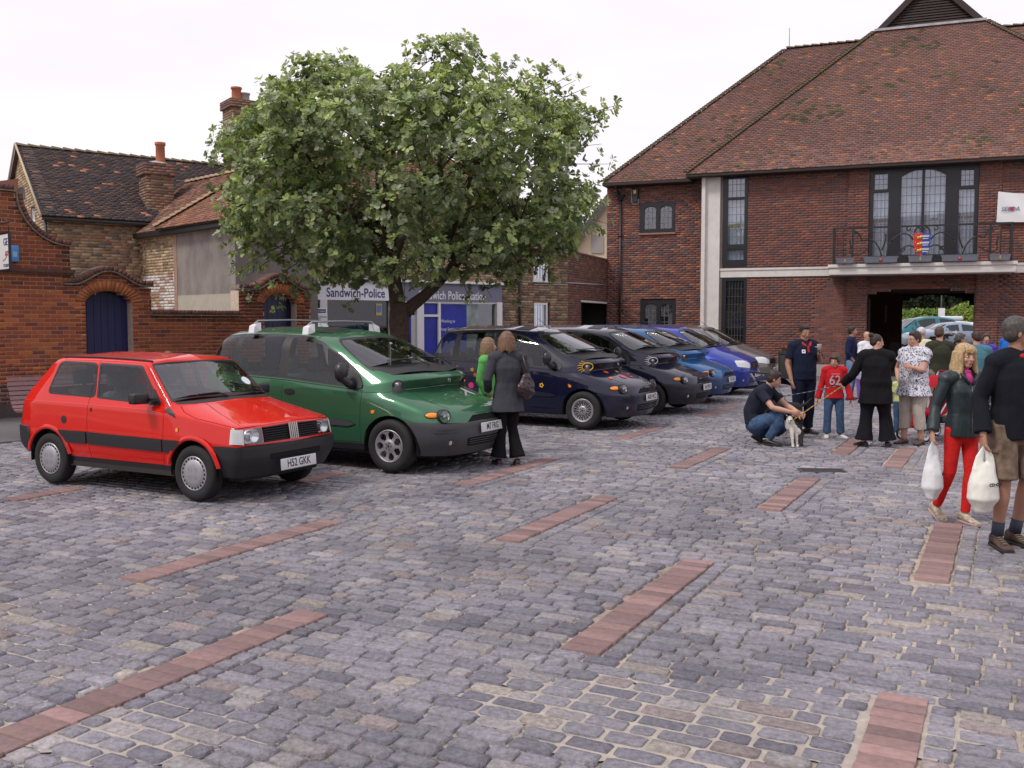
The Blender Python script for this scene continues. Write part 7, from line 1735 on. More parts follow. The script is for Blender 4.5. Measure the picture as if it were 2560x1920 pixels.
def remeshed(mb, name, m, parent, vox, smooth=3, wr=0.0, wscale=(9, 9, 5), seed=0, extra=None, sfac=.5):
    o = mb.build(name, m, None, recalc=True); bake(o, ('REMESH', dict(mode='VOXEL', voxel_size=vox)), ('SMOOTH', dict(factor=sfac, iterations=smooth)))
    me = o.data
    if wr:
        off = V3((seed*3.1, seed*1.7, seed*.9))
        n_ = len(me.vertices); co = np.empty(n_*3, np.float32); nr = np.empty(n_*3, np.float32); me.vertices.foreach_get('co', co); me.vertex_normals.foreach_get('vector', nr); co = co.reshape(-1, 3); nr = nr.reshape(-1, 3)
        am = np.array([mnoise.noise(V3((c[0]*wscale[0], c[1]*wscale[1], c[2]*wscale[2]))+off)+.5*mnoise.noise(V3((c[0]*wscale[0]*2.3, c[1]*wscale[1]*2.3, c[2]*wscale[2]*2.1))+off*2) for c in co])
        me.vertices.foreach_set('co', (co+nr*(wr*am)[:, None]).astype(np.float32).ravel())
    if extra:
        bm = bmesh.new(); bm.from_mesh(me); e = bpy.data.meshes.new('x'); e.from_pydata(extra.v, [], extra.f); bm.from_mesh(e); bm.to_mesh(me); bm.free(); bpy.data.meshes.remove(e)
    me.materials.clear(); me.materials.append(m); me.polygons.foreach_set('use_smooth', [True]*len(me.polygons)); me.update()
    o.parent = parent; return o
def hand(mb, w, d, palm, s=1.0, curl=.35, thumb=1):
    """palm and five fingers; w wrist, d pointing to the fingers, palm = palm normal"""
    d = V3(d).normalized(); p = V3(palm); p = (p-d*p.dot(d)).normalized(); x = d.cross(p)*thumb
    ell_tube(mb, [w-d*.01*s, w+d*.03*s, w+d*.065*s, w+d*.09*s], [.024*s, .034*s, .040*s, .038*s], [.019*s, .017*s, .015*s, .012*s], side=x, seg=10)
    for i, L in enumerate((.070, .080, .075, .058)):
        b = w+d*.088*s+x*(.030-.020*i)*s; q = b; dd = d.copy(); pts = [b-d*.015*s, b]; 
        for k, f in enumerate((.45, .32, .23)):
            ang = curl*(.5+.45*k); dd = (dd*math.cos(ang)+p*math.sin(ang)).normalized(); q = q+dd*L*f*s; pts.append(q)
        mb.tube(pts, [.0095*s, .0095*s, .009*s, .008*s, .0062*s], 7)
    b = w+d*.028*s+x*.026*s; q1 = b+(x*.75+d*.6+p*.35).normalized()*.038*s; q2 = q1+(d*.9+p*.45+x*.1).normalized()*.032*s; q3 = q2+(d*.9+p*.5).normalized()*.022*s
    mb.tube([b, q1, q2, q3], [.013*s, .012*s, .010*s, .0075*s], 8)
def shoe(parent, ank, toe_dir, m, sole, s=1.0, high=False, tilt=0.0):
    d = V3(toe_dir); d.z = 0; d.normalize(); M_ = Matrix.Translation(ank) @ Matrix.Rotation(math.atan2(d.y, d.x), 4, 'Z') @ Matrix.Rotation(tilt, 4, 'Y')
    b = MB(); prof = [(-.075, .026, .035), (-.062, .034, .075 if not high else .10), (-.02, .038, .085 if not high else .115), (.03, .038, .078 if not high else .085), (.08, .043, .058), (.13, .047, .045), (.165, .040, .036), (.185, .022, .028)]
    rings = []
    for x, w, h in prof: rings.append([(x*s, math.copysign(abs(math.cos(a))**.8, math.cos(a))*w*s, (.012+(h-.012)*(.5+.5*math.sin(a)))*s-.085*s) for a in [2*math.pi*j/12 for j in range(12)]])
    b.rings(rings, M=M_); o = b.build('shoe', m, parent)
    b = MB(); rings = []
    for z, k in ((0, .96), (.010, 1.05), (.020, 1.0)): rings.append([M_ @ V3((x*s*1.03, sy*w*s*k*1.05, (z-.085)*s)) for x, w, h, sy in [(*p, -1) for p in prof]+[(*p, 1) for p in prof[::-1]]])
    b.rings(rings, smooth=False); b.build('sole', sole, o); return o
def skin_mat(name, c): return mat(name, c, .5, spec=.35, noise=.06, nscale=14)
SKIN = skin_mat('fair skin', (.52, .29, .21)); SKIN2 = skin_mat('tanned skin', (.40, .21, .145))
def cloth(name, c, rough=.92, noise=.12, sc=40, bump=.25): return mat(name, c, rough, noise=noise, nscale=sc, bump=bump, bscale=260, spec=.2)
def hair_mat(name, c):
    m = mat(name, c, .55, noise=.35, nscale=60, spec=.4); return m
HAIR = dict(black=hair_mat('black hair', (.018, .013, .011)), brown=hair_mat('brown hair', (.065, .038, .024)), auburn=hair_mat('auburn hair', (.15, .085, .05)), light=hair_mat('light brown hair', (.20, .125, .075)), blond=hair_mat('blond hair', (.42, .29, .15)), grey=hair_mat('grey hair', (.065, .058, .052)), white=hair_mat('white hair', (.50, .50, .50)), dark=hair_mat('dark brown hair', (.035, .022, .017)))
def head(parent, mb, c, hs, yaw, pitch, hair, style, skin, glasses=None, roll=0.0, vox=.008):
    """adds the head to the body mesh mb; makes hair and features as parts. hs = head scale; faces -y at yaw 0"""
    M_ = Matrix.Translation(c) @ Matrix.Rotation(yaw, 4, 'Z') @ Matrix.Rotation(pitch, 4, 'X') @ Matrix.Rotation(roll, 4, 'Y') @ Matrix.Scale(hs, 4)
    T = lambda x, y, z: M_ @ V3((x, y, z)); MX = M_
    def ball(m, c_, r, seg=14, rg=10): m.ball(c_, r, seg, rg, M=MX)
    ball(mb, (0, .012, .030), (.074, .092, .088)); ball(mb, (0, -.018, -.022), (.062, .070, .085)); ball(mb, (0, -.050, -.082), (.034, .034, .028)); ball(mb, (0, -.058, .010), (.052, .030, .040))
    ball(mb, (0, -.094, -.012), (.011, .014, .028), 8, 6); ball(mb, (0, -.103, -.028), (.016, .015, .012), 8, 6); ball(mb, (0, -.082, -.060), (.024, .013, .014), 8, 6)
    for s in (-1, 1): ball(mb, (s*.074, .008, -.010), (.010, .018, .030), 8, 6); ball(mb, (s*.034, -.068, -.030), (.022, .016, .02), 8, 6)
    f = MB()
    for s in (-1, 1): ball(f, (s*.030, -.0805, .004), (.0125, .008, .0062), 10, 6)
    f.build('eyes', mat('eye white', (.62, .60, .58), .3), parent)
    f = MB()
    for s in (-1, 1): ball(f, (s*.030, -.0872, .004), (.0055, .0032, .0058), 8, 6)
    f.build('irises', mat('iris', (.04, .03, .025), .2), parent)
    f = MB(); ball(f, (0, -.0945, -.0565), (.022, .006, .0045), 10, 6); ball(f, (0, -.093, -.0645), (.019, .007, .0055), 10, 6); f.build('lips', mat('lips', (.36, .13, .11), .45), parent)
    f = MB()
    for s in (-1, 1): f.tube([T(s*.014, -.091, .021), T(s*.030, -.090, .028), T(s*.046, -.078, .022)], [.003*hs, .0035*hs, .002*hs], 5)
    f.build('eyebrows', HAIR['dark'] if style != 'girl' else HAIR['light'], parent)
    if glasses == 'glasses':
        f = MB()
        for s in (-1, 1): f.tube([T(s*.032+.021*math.cos(a), -.098, .002+.014*math.sin(a)) for a in [2*math.pi*i/14 for i in range(15)]], .0016*hs, 4); f.tube([T(s*.053, -.098, .006), T(s*.074, 0, .006)], .0016*hs, 4)
        f.tube([T(-.011, -.099, .003), T(.011, -.099, .003)], .0016*hs, 4); f.build('glasses', m_rub, parent)
    if glasses in ('sun', 'suntop'):
        f = MB(); dz = 0 if glasses == 'sun' else .095; dy = 0 if glasses == 'sun' else .045
        for s in (-1, 1): ball(f, (s*.031, -.094+dy, .004+dz), (.026, .007, .017), 10, 6); f.tube([T(s*.053, -.094+dy, .006+dz), T(s*.076, .01+dy, .006+dz*.8)], .003*hs, 4)
        f.build('sunglasses', mat('dark lens', (.01, .01, .012), .12), parent)
    if style == 'bald': return M_
    h = MB(); H = HAIR[hair]; fx = 0
    if style in ('short', 'crop'):
        t = 1.0 if style == 'short' else .97
        ball(h, (0, .022, .042), (.084*t, .094*t, .092*t)); ball(h, (0, .045, .0), (.078, .064, .075)); ball(h, (0, -.03, .085), (.062, .05, .035))
        for s in (-1, 1): ball(h, (s*.068, .016, .018), (.014, .045, .05), 10, 8)
    elif style == 'fringe':
        ball(h, (0, .018, .044), (.088, .096, .092)); ball(h, (0, .05, -.005), (.08, .06, .075)); ball(h, (0, -.055, .068), (.066, .038, .035)); 
        for s in (-1, 1): ball(h, (s*.072, -.01, .02), (.016, .05, .05), 10, 8)
    elif style == 'bob':
        ball(h, (0, .018, .042), (.090, .100, .092)); L = -.15
        for i in range(17):
            a = R(-52)+R(284)*i/16; x, y = .083*math.cos(a), .012+.088*math.sin(a)
            h.tube([T(x, y, .05), T(x*1.1, y*1.08, -.02), T(x*1.16, y*1.14+.004, -.085), T(x*(1.22+.1*math.sin(i*2.3)), y*1.25+.006, L+.02*math.sin(i*1.7))], [.024*hs, .027*hs, .024*hs, .010*hs], 7)
    elif style == 'girl':
        ball(h, (0, .018, .044), (.088, .098, .092)); ball(h, (0, -.045, .078), (.056, .048, .036))
        for i in range(17):
            a = R(-38)+R(256)*i/16; x, y = .082*math.cos(a), .014+.086*math.sin(a); w = .012*math.sin(i*2.1)
            h.tube([T(x, y, .05), T(x*1.12, y*1.05, -.03), T(x*1.22+w, y*1.1, -.10), T(x*1.42+w, y*1.12-.01, -.19), T(x*1.6, y*1.05-.015, -.235+w)], [.024*hs, .026*hs, .024*hs, .018*hs, .007*hs], 7)
        for i in range(7): x = -.046+.0153*i; h.tube([T(x*.6, -.05, .105), T(x*1.05, -.088, .072), T(x*1.2, -.097, .034+.006*math.sin(i*2))], [.015*hs, .014*hs, .006*hs], 6)
    elif style == 'bun':
        ball(h, (0, .022, .040), (.082, .093, .088)); ball(h, (0, .05, .0), (.074, .06, .07)); ball(h, (0, .10, .095), (.042, .040, .042)); h.tube([T(0, .06, .08), T(0, .1, .09)], .03*hs, 8)
        for i in range(9): a = i*.7; h.tube([T(.03*math.cos(a), .10+.02*math.sin(a), .10), T(.055*math.cos(a), .11+.035*math.sin(a), .11+.03*math.sin(i*2.1)), T(.06*math.cos(a+.6), .11+.04*math.sin(a+.6), .085)], [.008*hs, .006*hs, .003*hs], 5)
    elif style == 'curly':
        ball(h, (0, .02, .05), (.092, .10, .09))
        for i in range(46): a = rnd.uniform(0, 6.28); e = rnd.uniform(-.35, 1.4); x, y, z = math.cos(a)*math.cos(e), math.sin(a)*math.cos(e), math.sin(e)
        for i in range(60):
            a = rnd.uniform(0, 6.28); e = rnd.uniform(-.3, 1.45); x, y, z = math.cos(a)*math.cos(e), math.sin(a)*math.cos(e), math.sin(e)
            if y < -.35 and z < .45: continue
            ball(h, (x*.085, .02+y*.095, .045+z*.085), .016, 6, 5)
    o = remeshed(h, 'hair', H, parent, vox*.8, 2, .0035*hs, (70, 70, 16), seed=len(hair)+len(style))
    return M_
def person(label, loc, face=0.0, h=1.75, build=1.0, skin=None, hair='brown', style='short', head_yaw=0.0, head_pitch=0.0, J=None, top=None, bottom=None, shoes=None, glasses=None, vox=.010,
           belly=0.0, female=False, lean=0.0, hcurl=(.35, .35), hdir=(None, None), hpalm=(None, None), hsc=1.0, child=False, name_group='people in the square', socks=None, skirtlen=None, head_roll=0.0):
    """local frame: faces -y, x to the viewer's right when face=0; joints in metres for a 1.75 m adult, scaled by h"""
    k = h/1.75; skin = skin or SKIN; t = thing('person', label, 'person', loc=loc, rz=face, group=name_group)
    hd = 1.12 if child else 1.0
    D = dict(pel=(0, 0, .93), belly=(0, -.005, 1.08), chest=(0, .0, 1.28), neck=(0, .012, 1.46), head=(0, -.012, 1.625),
             shL=(-.185, .01, 1.405), elL=(-.235, .03, 1.13), wrL=(-.245, -.04, .885), shR=(.185, .01, 1.405), elR=(.235, .03, 1.13), wrR=(.245, -.04, .885),
             hiL=(-.09, 0, .90), knL=(-.10, -.015, .50), anL=(-.10, .02, .095), hiR=(.09, 0, .90), knR=(.10, -.015, .50), anR=(.10, .02, .095), toeL=(-.14, -1, 0), toeR=(.14, -1, 0))
    if child: D['head'] = (0, -.012, 1.60)
    for a, b in (J or {}).items(): D[a] = b
    q = {a: V3(b)*(1 if a.startswith('toe') else k) for a, b in D.items()}; w = k*build
    if child: k2 = 1.22
    else: k2 = 1.0
    def torso(m, g=0.0, z0=None, z1=None, hips=True, hem=None, flare=0.0):
        sh = .150*w+g; f = .92 if female else 1.0
        P = [q['pel'], q['pel'].lerp(q['belly'], .55), q['belly'], q['chest'], q['chest'].lerp(q['neck'], .55), q['neck'].lerp(q['chest'], .12)]
        rx = [.158*w+g, (.150+belly*.5)*w+g, (.140*f+belly*.6)*w+g, .160*f*w+g, .150*f*w+g, .075*w+g]; ry = [.112*w+g, (.108+belly)*w+g, (.102+belly)*w+g, .112*w+g+(.012 if female else 0), .092*w+g, .060*w+g]
        if hem is not None: P = [V3(hem)*k, *P]; rx = [rx[0]+flare, *rx]; ry = [ry[0]+flare, *ry]
        side = (q['shR']-q['shL']).normalized(); ell_tube(m, P, rx, ry, side=side, seg=18, round_ends=False, power=2.3)
        for s in 'LR': ell_tube(m, [q['neck'].lerp(q['chest'], .12), q['neck'].lerp(q['sh'+s], .55)+V3((0, 0, -.004)), q['sh'+s]], [.055*w+g, .060*w+g, .052*w+g], [.052*w+g, .056*w+g, .052*w+g])
    def arm(m, s, g=0.0, upto='wr', frac=1.0, flare=0.0):
        sh, el, wr = q['sh'+s], q['el'+s], q['wr'+s]
        if upto == 'el': P = [sh, sh.lerp(el, .5*frac), sh.lerp(el, frac)]; r_ = [.052*w+g, .048*w+g, .045*w+g+flare]; ell_tube(m, P, r_, r_, round_ends=False); m.ball(sh, .052*w+g, 12, 8); return
        P = [sh, sh.lerp(el, .5), el, el.lerp(wr, .35), el.lerp(wr, frac)]; r_ = [.050*w+g, .044*w+g, .038*w+g, .038*w+g, (.026*w+g if frac == 1 else .032*w+g)+flare]; ell_tube(m, P, r_, r_, round_ends=(g == 0)); m.ball(sh, .052*w+g, 12, 8)
    def leg(m, s, g=0.0, frac=1.0, flare=0.0, knee=True):
        hi, kn, an = q['hi'+s], q['kn'+s], q['an'+s]
        if not knee: P = [hi+V3((0, 0, .03)), hi.lerp(kn, .5*frac), hi.lerp(kn, frac)]; r_ = [.090*w+g, .080*w+g, .070*w+g+flare]; ell_tube(m, P, r_, r_, round_ends=False); m.ball(hi, .088*w+g, 12, 8); return
        P = [hi+V3((0, 0, .02)), hi.lerp(kn, .5), kn, kn.lerp(an, .30), kn.lerp(an, .65), kn.lerp(an, frac)]; r_ = [.088*w+g, .074*w+g, .054*w+g, .055*w+g, .043*w+g+flare*.5, .036*w+g+flare]; ell_tube(m, P, r_, r_, round_ends=(g == 0)); m.ball(hi, .086*w+g, 12, 8)
    b = MB(); torso(b)
    hh = q['head']; ell_tube(b, [q['neck']-V3((0, 0, .03)), q['neck'].lerp(hh, .5), hh+V3((0, .012*k, -.03*k))], [.056*w, .052*w, .050*w], [.056*w, .054*w, .052*w])
    for s in 'LR': arm(b, s); leg(b, s)
    hs = k*hsc*(1.0 if not child else 1.0+.28*(1.45-h)*2*.5+.06)
    ex = MB()
    for i, s in enumerate('LR'):
        d = hdir[i] or (q['wr'+s]-q['el'+s]); pl = hpalm[i] or (1 if s == 'L' else -1, -.1, 0); hand(ex, q['wr'+s], d, pl, k*.98*(1.0 if not child else 1.08), hcurl[i], thumb=(-1 if s == 'L' else 1))
        if not shoes: ell_tube(b, [q['an'+s]+V3((0, .03, -.05))*k, q['an'+s]+V3(q['toe'+s]).normalized()*.16*k+V3((0, 0, -.07))*k], .035*k, .025*k)
    head(t, b, hh, hs, head_yaw, head_pitch, hair, style, skin, glasses, head_roll, vox)
    remeshed(b, 'body', skin, t, vox, 2, extra=ex)
    cl = dict(t=t, q=q, k=k, w=w, torso=torso, arm=arm, leg=leg, vox=vox)
    if top:
        c = MB(); torso(c, .014*k+top.get('g', 0), hem=top.get('hem'), flare=top.get('flare', 0))
        for s in 'LR':
            sl = top.get('sleeve', 'wr')
            if sl == 'wr': arm(c, s, .014*k+top.get('g', 0)*.6, 'wr', top.get('frac', .97), top.get('cuff', 0))
            elif sl == 'el': arm(c, s, .016*k, 'el', top.get('frac', .8), .008)
        remeshed(c, top.get('name', 'shirt'), top['m'], t, vox, 2, top.get('wr', .006)*k, seed=len(label))
    if bottom:
        c = MB(); g = .012*k+bottom.get('g', 0)
        ell_tube(c, [q['pel']+V3((0, 0, .05*k)), q['pel'], q['hiL'].lerp(q['hiR'], .5)+V3((0, 0, -.03*k))], [.150*w+g, .156*w+g, .150*w+g], [.104*w+g+belly*.6*w, .112*w+g, .10*w+g], side=(q['hiR']-q['hiL']).normalized(), seg=16)
        for s in 'LR': leg(c, s, g, bottom.get('frac', .98), bottom.get('flare', .0), bottom.get('knee', True))
        remeshed(c, bottom.get('name', 'trousers'), bottom['m'], t, vox, 2, bottom.get('wr', .007)*k, seed=len(label)+3)
    if shoes:
        for s in 'LR':
            o = shoe(t, q['an'+s]+V3((0, 0, -.005)), q['toe'+s], shoes[0], shoes[1], k*(1.0 if not child else 1.12)*shoes[2] if len(shoes) > 2 else k*(1.0 if not child else 1.12), high=len(shoes) > 3, tilt=q['toe'+s].z)
    if socks:
        for s in 'LR': c = MB(); ell_tube(c, [q['an'+s]+V3((0, 0, .0)), q['kn'+s].lerp(q['an'+s], .74)], .043*w, .043*w, round_ends=False); c.build('sock', socks, t)
    return cl
def G(x, y): p = gpt(x, y); return (p.x, p.y, .006)
WHT = mat('white canvas', (.60, .58, .56), .7); DKS = mat('dark leather', (.025, .02, .02), .45); SOLE = mat('dark sole', (.03, .028, .026), .8); WSOLE = mat('pale sole', (.5, .47, .43), .8)
denim = cloth('blue denim', (.055, .10, .19), sc=18, noise=.3); denim2 = cloth('pale denim', (.16, .24, .38), sc=18, noise=.3); navyc = cloth('navy cloth', (.010, .013, .032)); blackc = cloth('black cloth', (.008, .008, .010)); 
# two on the green car's corner -------------------------------------------------
w_ = person('woman seen from behind in a long grey jacket with a dark handbag on her shoulder', G(1268, 1163), R(192), 1.635, .98, hair='auburn', style='bob', head_yaw=R(-25), head_pitch=.06, female=True,
  J=dict(anL=(-.13, .04, .095), knL=(-.08, -.06, .50), knR=(.075, -.03, .50), anR=(.12, .0, .095), elR=(.27, .03, 1.13), wrR=(.23, -.14, .98), elL=(-.26, .0, 1.14), wrL=(-.18, -.2, 1.08), anL_=(0, 0, 0)),
  top=dict(m=cloth('charcoal knit', (.052, .055, .066)), name='jacket', hem=(0, .01, .70), flare=.035, g=.016, wr=.010), bottom=dict(m=blackc, flare=.055, g=.004), shoes=(DKS, mat('brown sole', (.10, .075, .065), .8)), vox=.009)
q = w_['q']; b = MB(); b.tube([(-.165, .09, 1.36), (-.20, .13, 1.22), (-.205, .16, 1.12)], .012, 6); b.tube([(-.165, .09, 1.36), (-.15, -.05, 1.38), (-.20, .05, 1.15)], .010, 6)
c_ = MB(); ell_tube(c_, [(-.16, .17, .88), (-.20, .17, .93), (-.21, .16, 1.02), (-.205, .15, 1.11)], [.11, .13, .10, .05], [.045, .06, .045, .025], side=(1, .3, 0))
bag = tag(remeshed(c_, 'handbag', mat('dark burgundy leather', (.035, .018, .022), .35), None, .008, 1, .010, (26, 26, 26)), 'dark leather shoulder bag on the back of the woman in grey', 'handbag'); bag.matrix_basis = w_['t'].matrix_basis
st = b.build('strap', mat('dark burgundy leather', (.035, .018, .022), .35), bag)
person('girl in a bright green hooded top beside the woman in grey', G(1221, 1142), R(70), 1.55, .92, hair='light', style='bob', head_yaw=R(10), female=True,
  J=dict(elL=(-.2, .05, 1.12), wrL=(-.16, -.05, .93), elR=(.22, .05, 1.12), wrR=(.16, -.05, .92), knL=(-.07, -.14, .50), anL=(-.07, -.20, .095), knR=(.07, .02, .5), anR=(.08, .12, .10)),
  top=dict(m=cloth('bright green jersey', (.11, .38, .10)), name='hooded_top', hem=(0, 0, .84), g=.012, wr=.012), bottom=dict(m=cloth('denim shorts', (.10, .14, .22)), name='shorts', knee=False, frac=.55), shoes=(WHT, WSOLE), vox=.009)
# near pair on the right --------------------------------------------------------
nm = person('man in a black fleece and camouflage shorts walking in the right foreground', (3.90, 7.36, .006), R(14), 1.79, 1.04, skin=SKIN2, hair='grey', style='short', head_yaw=R(62), head_pitch=-.03, vox=.0085,
  J=dict(anL=(-.135, -.02, .095), knL=(-.125, -.05, .50), hiL=(-.10, 0, .90), anR=(.075, .04, .095), knR=(.10, -.04, .50), hiR=(.105, 0, .90), elL=(-.262, .06, 1.13), wrL=(-.315, -.05, .865), elR=(.26, .10, 1.13), wrR=(.26, .02, .88), toeL=(-.3, -1, 0), toeR=(.05, -1, 0), shL=(-.172, .01, 1.40), shR=(.172, .01, 1.40)),
  top=dict(m=cloth('black fleece', (.010, .011, .017), sc=60), name='fleece', hem=(0, 0, .83), flare=.0, g=.016, wr=.010, frac=.95, cuff=.006), bottom=dict(m=mat('camouflage cotton', (.15, .105, .075), .95, noise=.55, nscale=13, nlow=.25, nlscale=5, bump=.3, bscale=120), name='shorts', g=.010, knee=False, frac=.95, flare=.014, wr=.014), shoes=(mat('brown boot', (.075, .045, .035), .8, noise=.5, nscale=40), SOLE, 1.05, 1), socks=cloth('slate socks', (.06, .07, .10)), hdir=((0, -.1, -1), None), hcurl=(1.0, .4))
b = MB(); b.tube([(-.085, .0, 1.50), (-.10, .07, 1.48), (0, .115, 1.44), (.10, .07, 1.48), (.085, .0, 1.50)], [.03, .045, .06, .045, .03], 8); b.build('hood', cloth('black fleece', (.010, .011, .017)), nm['t'])
b = MB(); b.tube([(-.08, -.055, 1.475), (-.095, .03, 1.53), (-.05, .09, 1.535)], .010, 6); b.tube([(.08, -.055, 1.475), (.095, .03, 1.53), (.05, .09, 1.535)], .010, 6); b.build('hood_lining', cloth('grey lining', (.13, .13, .14)), nm['t'])
b = MB(); b.ball((0, -.058, 1.482), (.045, .03, .026), 10, 8); b.build('red_collar', cloth('red cotton', (.45, .03, .03)), nm['t'])
b = MB(); b.tube([(0, -.108, 1.41), (0, -.148, 1.32), (.0, -.158, 1.2), (0, -.155, 1.05), (0, -.152, .9)], .0045, 5); b.build('zip', mat('zip metal', (.16, .16, .17), .4, metal=.6), nm['t'])
b = MB()
for s, x in ((-1, -.205), (1, .165)): b.box(x-.012, x+.02, -.075, .055, .60, .75, bev=.014); b.box(x-.016, x+.022, -.08, .06, .74, .775, bev=.008)
b.build('cargo_pockets', MATS['camouflage cotton'], nm['t'])
b = MB()
for x, y in ((-.185, -.095), (.01, -.055)):
    for i in range(4): b.tube([(x-.02, y+.0-.022*i, .095-.011*i), (x+.02, y-.0-.022*i, .095-.011*i)], .004, 4)
b.build('laces', mat('olive lace', (.20, .19, .09), .8), nm['t'])
gl = person('blond girl in a dark leather jacket and red trousers walking towards the viewer', (3.92, 8.25, .006), R(12), 1.56, .88, hair='blond', style='girl', head_yaw=R(0), head_pitch=.02, female=True, vox=.008,
  J=dict(anL=(-.11, .20, .13), knL=(-.10, .03, .50), anR=(.03, -.04, .095), knR=(.06, -.06, .50), elL=(-.27, .04, 1.14), wrL=(-.34, -.02, .90), elR=(.24, .05, 1.14), wrR=(.25, 0, .9), toeL=(-.1, -1, .35), toeR=(.0, -1, 0)),
  top=dict(m=mat('dark teal leather', (.014, .026, .030), .5, noise=.2, nscale=20, bump=.2, bscale=30), name='leather_jacket', hem=(0, 0, .845), g=.015, wr=.011, frac=.97, cuff=.006), bottom=dict(m=cloth('red trousers', (.62, .022, .02)), g=-.002, flare=.004, wr=.006), shoes=(mat('multicolour trainer', (.42, .36, .26), .7, noise=.5, nscale=45), mat('pink sole', (.5, .33, .33), .7), 1.05, 1), hdir=((0, -.05, -1), None), hcurl=(1.0, .3))
k = gl['k']; b = MB(); c_ = MB(); ell_tube(c_, [V3((0, -.005, 1.36))*k, V3((0, -.010, 1.50))*k], [.066*k, .062*k], [.070*k, .066*k], round_ends=False); c_.ball(V3((0, -.085, 1.40))*k, (.036*k, .03*k, .06*k), 10, 8); remeshed(c_, 'pink_collar', cloth('pink fleece', (.48, .05, .22)), gl['t'], .007, 1, .004)
b.tube([V3((0, -.125, 1.34))*k, V3((.0, -.145, 1.2))*k, V3((.005, -.138, 1.0))*k, V3((.005, -.145, .86))*k], .004, 5); b.build('zip', MATS['zip metal'], gl['t'])
b = MB(); [b.tube([V3((s*.02, -.118, 1.36))*k, V3((s*.075, -.105, 1.44))*k, V3((s*.085, -.03, 1.48))*k], .013, 6) for s in (-1, 1)]; b.build('lapels', MATS['dark teal leather'], gl['t'])
def carrier(lab, loc, rz, w, hgt, tint):
    t = thing('carrier_bag', lab, 'carrier bag', loc=loc, rz=rz, group='white plastic carrier bags')
    c_ = MB(); n = 8
    ell_tube(c_, [(0, 0, -hgt), (0, 0, -hgt*.86), (0, 0, -hgt*.6), (0, 0, -hgt*.35)], [w*.32, w*.50, w*.46, w*.36], [.06, .095, .085, .045], side=(1, 0, 0))
    for s in (-1, 1): ell_tube(c_, [(s*w*.24, 0, -hgt*.38), (s*w*.16, 0, -hgt*.16), (s*.012, 0, .01)], [w*.15, .035, .012], [.032, .014, .008], side=(1, 0, 0))
    o = remeshed(c_, 'bag', mat('thin white plastic '+tint, (.74, .76, .76) if tint == 'a' else (.78, .78, .70), .35, nlow=.08, nlscale=9, trans=.0), t, .008, 9, .006, (14, 14, 7))
    return t
p = nm['t'].matrix_basis @ (nm['q']['wrL']+V3((0, -.02, -.09))); t = carrier('white carrier bag held by the man in the black fleece, with small black print', p, R(10), .25, .46, 'b')
text_mb('co-op', .055, MATS['plate lettering'], 'print', t, Matrix.Translation((.03, -.097, -.27)) @ Matrix.Rotation(R(14), 4, 'Z'), bold=True)
p = gl['t'].matrix_basis @ (gl['q']['wrL']+V3((0, -.015, -.085))); t = carrier('white carrier bag in the hand of the blond girl', p, R(25), .17, .46, 'a')
b = MB(); b.tube([(.03, -.075, -.28), (.045, -.075, -.26), (.06, -.072, -.28)], .006, 5); b.build('print', MATS['plate lettering'], t)
# the group with the dogs ---------------------------------------------------------
pm = person('man in a navy polo shirt with a red collar holding a white cup', G(2006, 1086), R(12), 1.72, 1.12, skin=SKIN2, hair='dark', style='short', head_yaw=R(-2), head_pitch=.30, belly=.012,
  J=dict(elL=(-.265, .03, 1.12), wrL=(-.235, -.05, .87), elR=(.27, -.02, 1.15), wrR=(.155, -.19, 1.29), anL=(-.10, .0, .095), anR=(.14, .08, .095), toeR=(.5, -1, 0)),
  top=dict(m=cloth('navy pique', (.010, .015, .035)), name='polo_shirt', sleeve='el', frac=.72, hem=(0, 0, .87), g=.012, wr=.008), bottom=dict(m=navyc, g=.008, flare=.016), shoes=(DKS, SOLE), hdir=(None, (-.35, -.35, 1)), hpalm=(None, (-1, -.2, 0)), hcurl=(.3, .9), vox=.010)
k = pm['k']; c_ = MB(); 
for s in (-1, 1): c_.tube([V3((s*.075, .03, 1.49))*k, V3((s*.085, -.045, 1.465))*k, V3((s*.03, -.118, 1.40))*k], [.022, .024, .018], 8)
c_.tube([V3((-.07, .06, 1.50))*k, V3((0, .085, 1.51))*k, V3((.07, .06, 1.50))*k], .022, 8); c_.tube([V3((0, -.125, 1.40))*k, V3((.005, -.145, 1.30))*k], .018, 8); remeshed(c_, 'red_collar', cloth('red cotton', (.45, .03, .03)), pm['t'], .008, 1)
b = MB(); b.box(-.03, .03, -.002, .0, -.028, .028); s_ = b.build('name_sticker', mat('white paper', (.85, .85, .85), .8), pm['t'], Matrix.Translation(V3((-.085, -.142, 1.32))*k) @ Matrix.Rotation(R(-12), 4, 'X')); b = MB(); b.ball((0, -.003, 0), (.012, .001, .012), 8, 6); b.build('mark', navyc, s_)
cp = pm['q']['wrR']+V3((-.045, -.075, .055)); b = MB(); b.lathe([(.026, 0), (.034, .085), (.036, .088), (.033, .088), (.026, .01)], 16); cup = tag(b.build('paper_cup', mat('white card', (.72, .72, .72), .6), None, pm['t'].matrix_basis @ Matrix.Translation(cp)), 'white paper cup in the hand of the man in the navy polo shirt', 'cup')
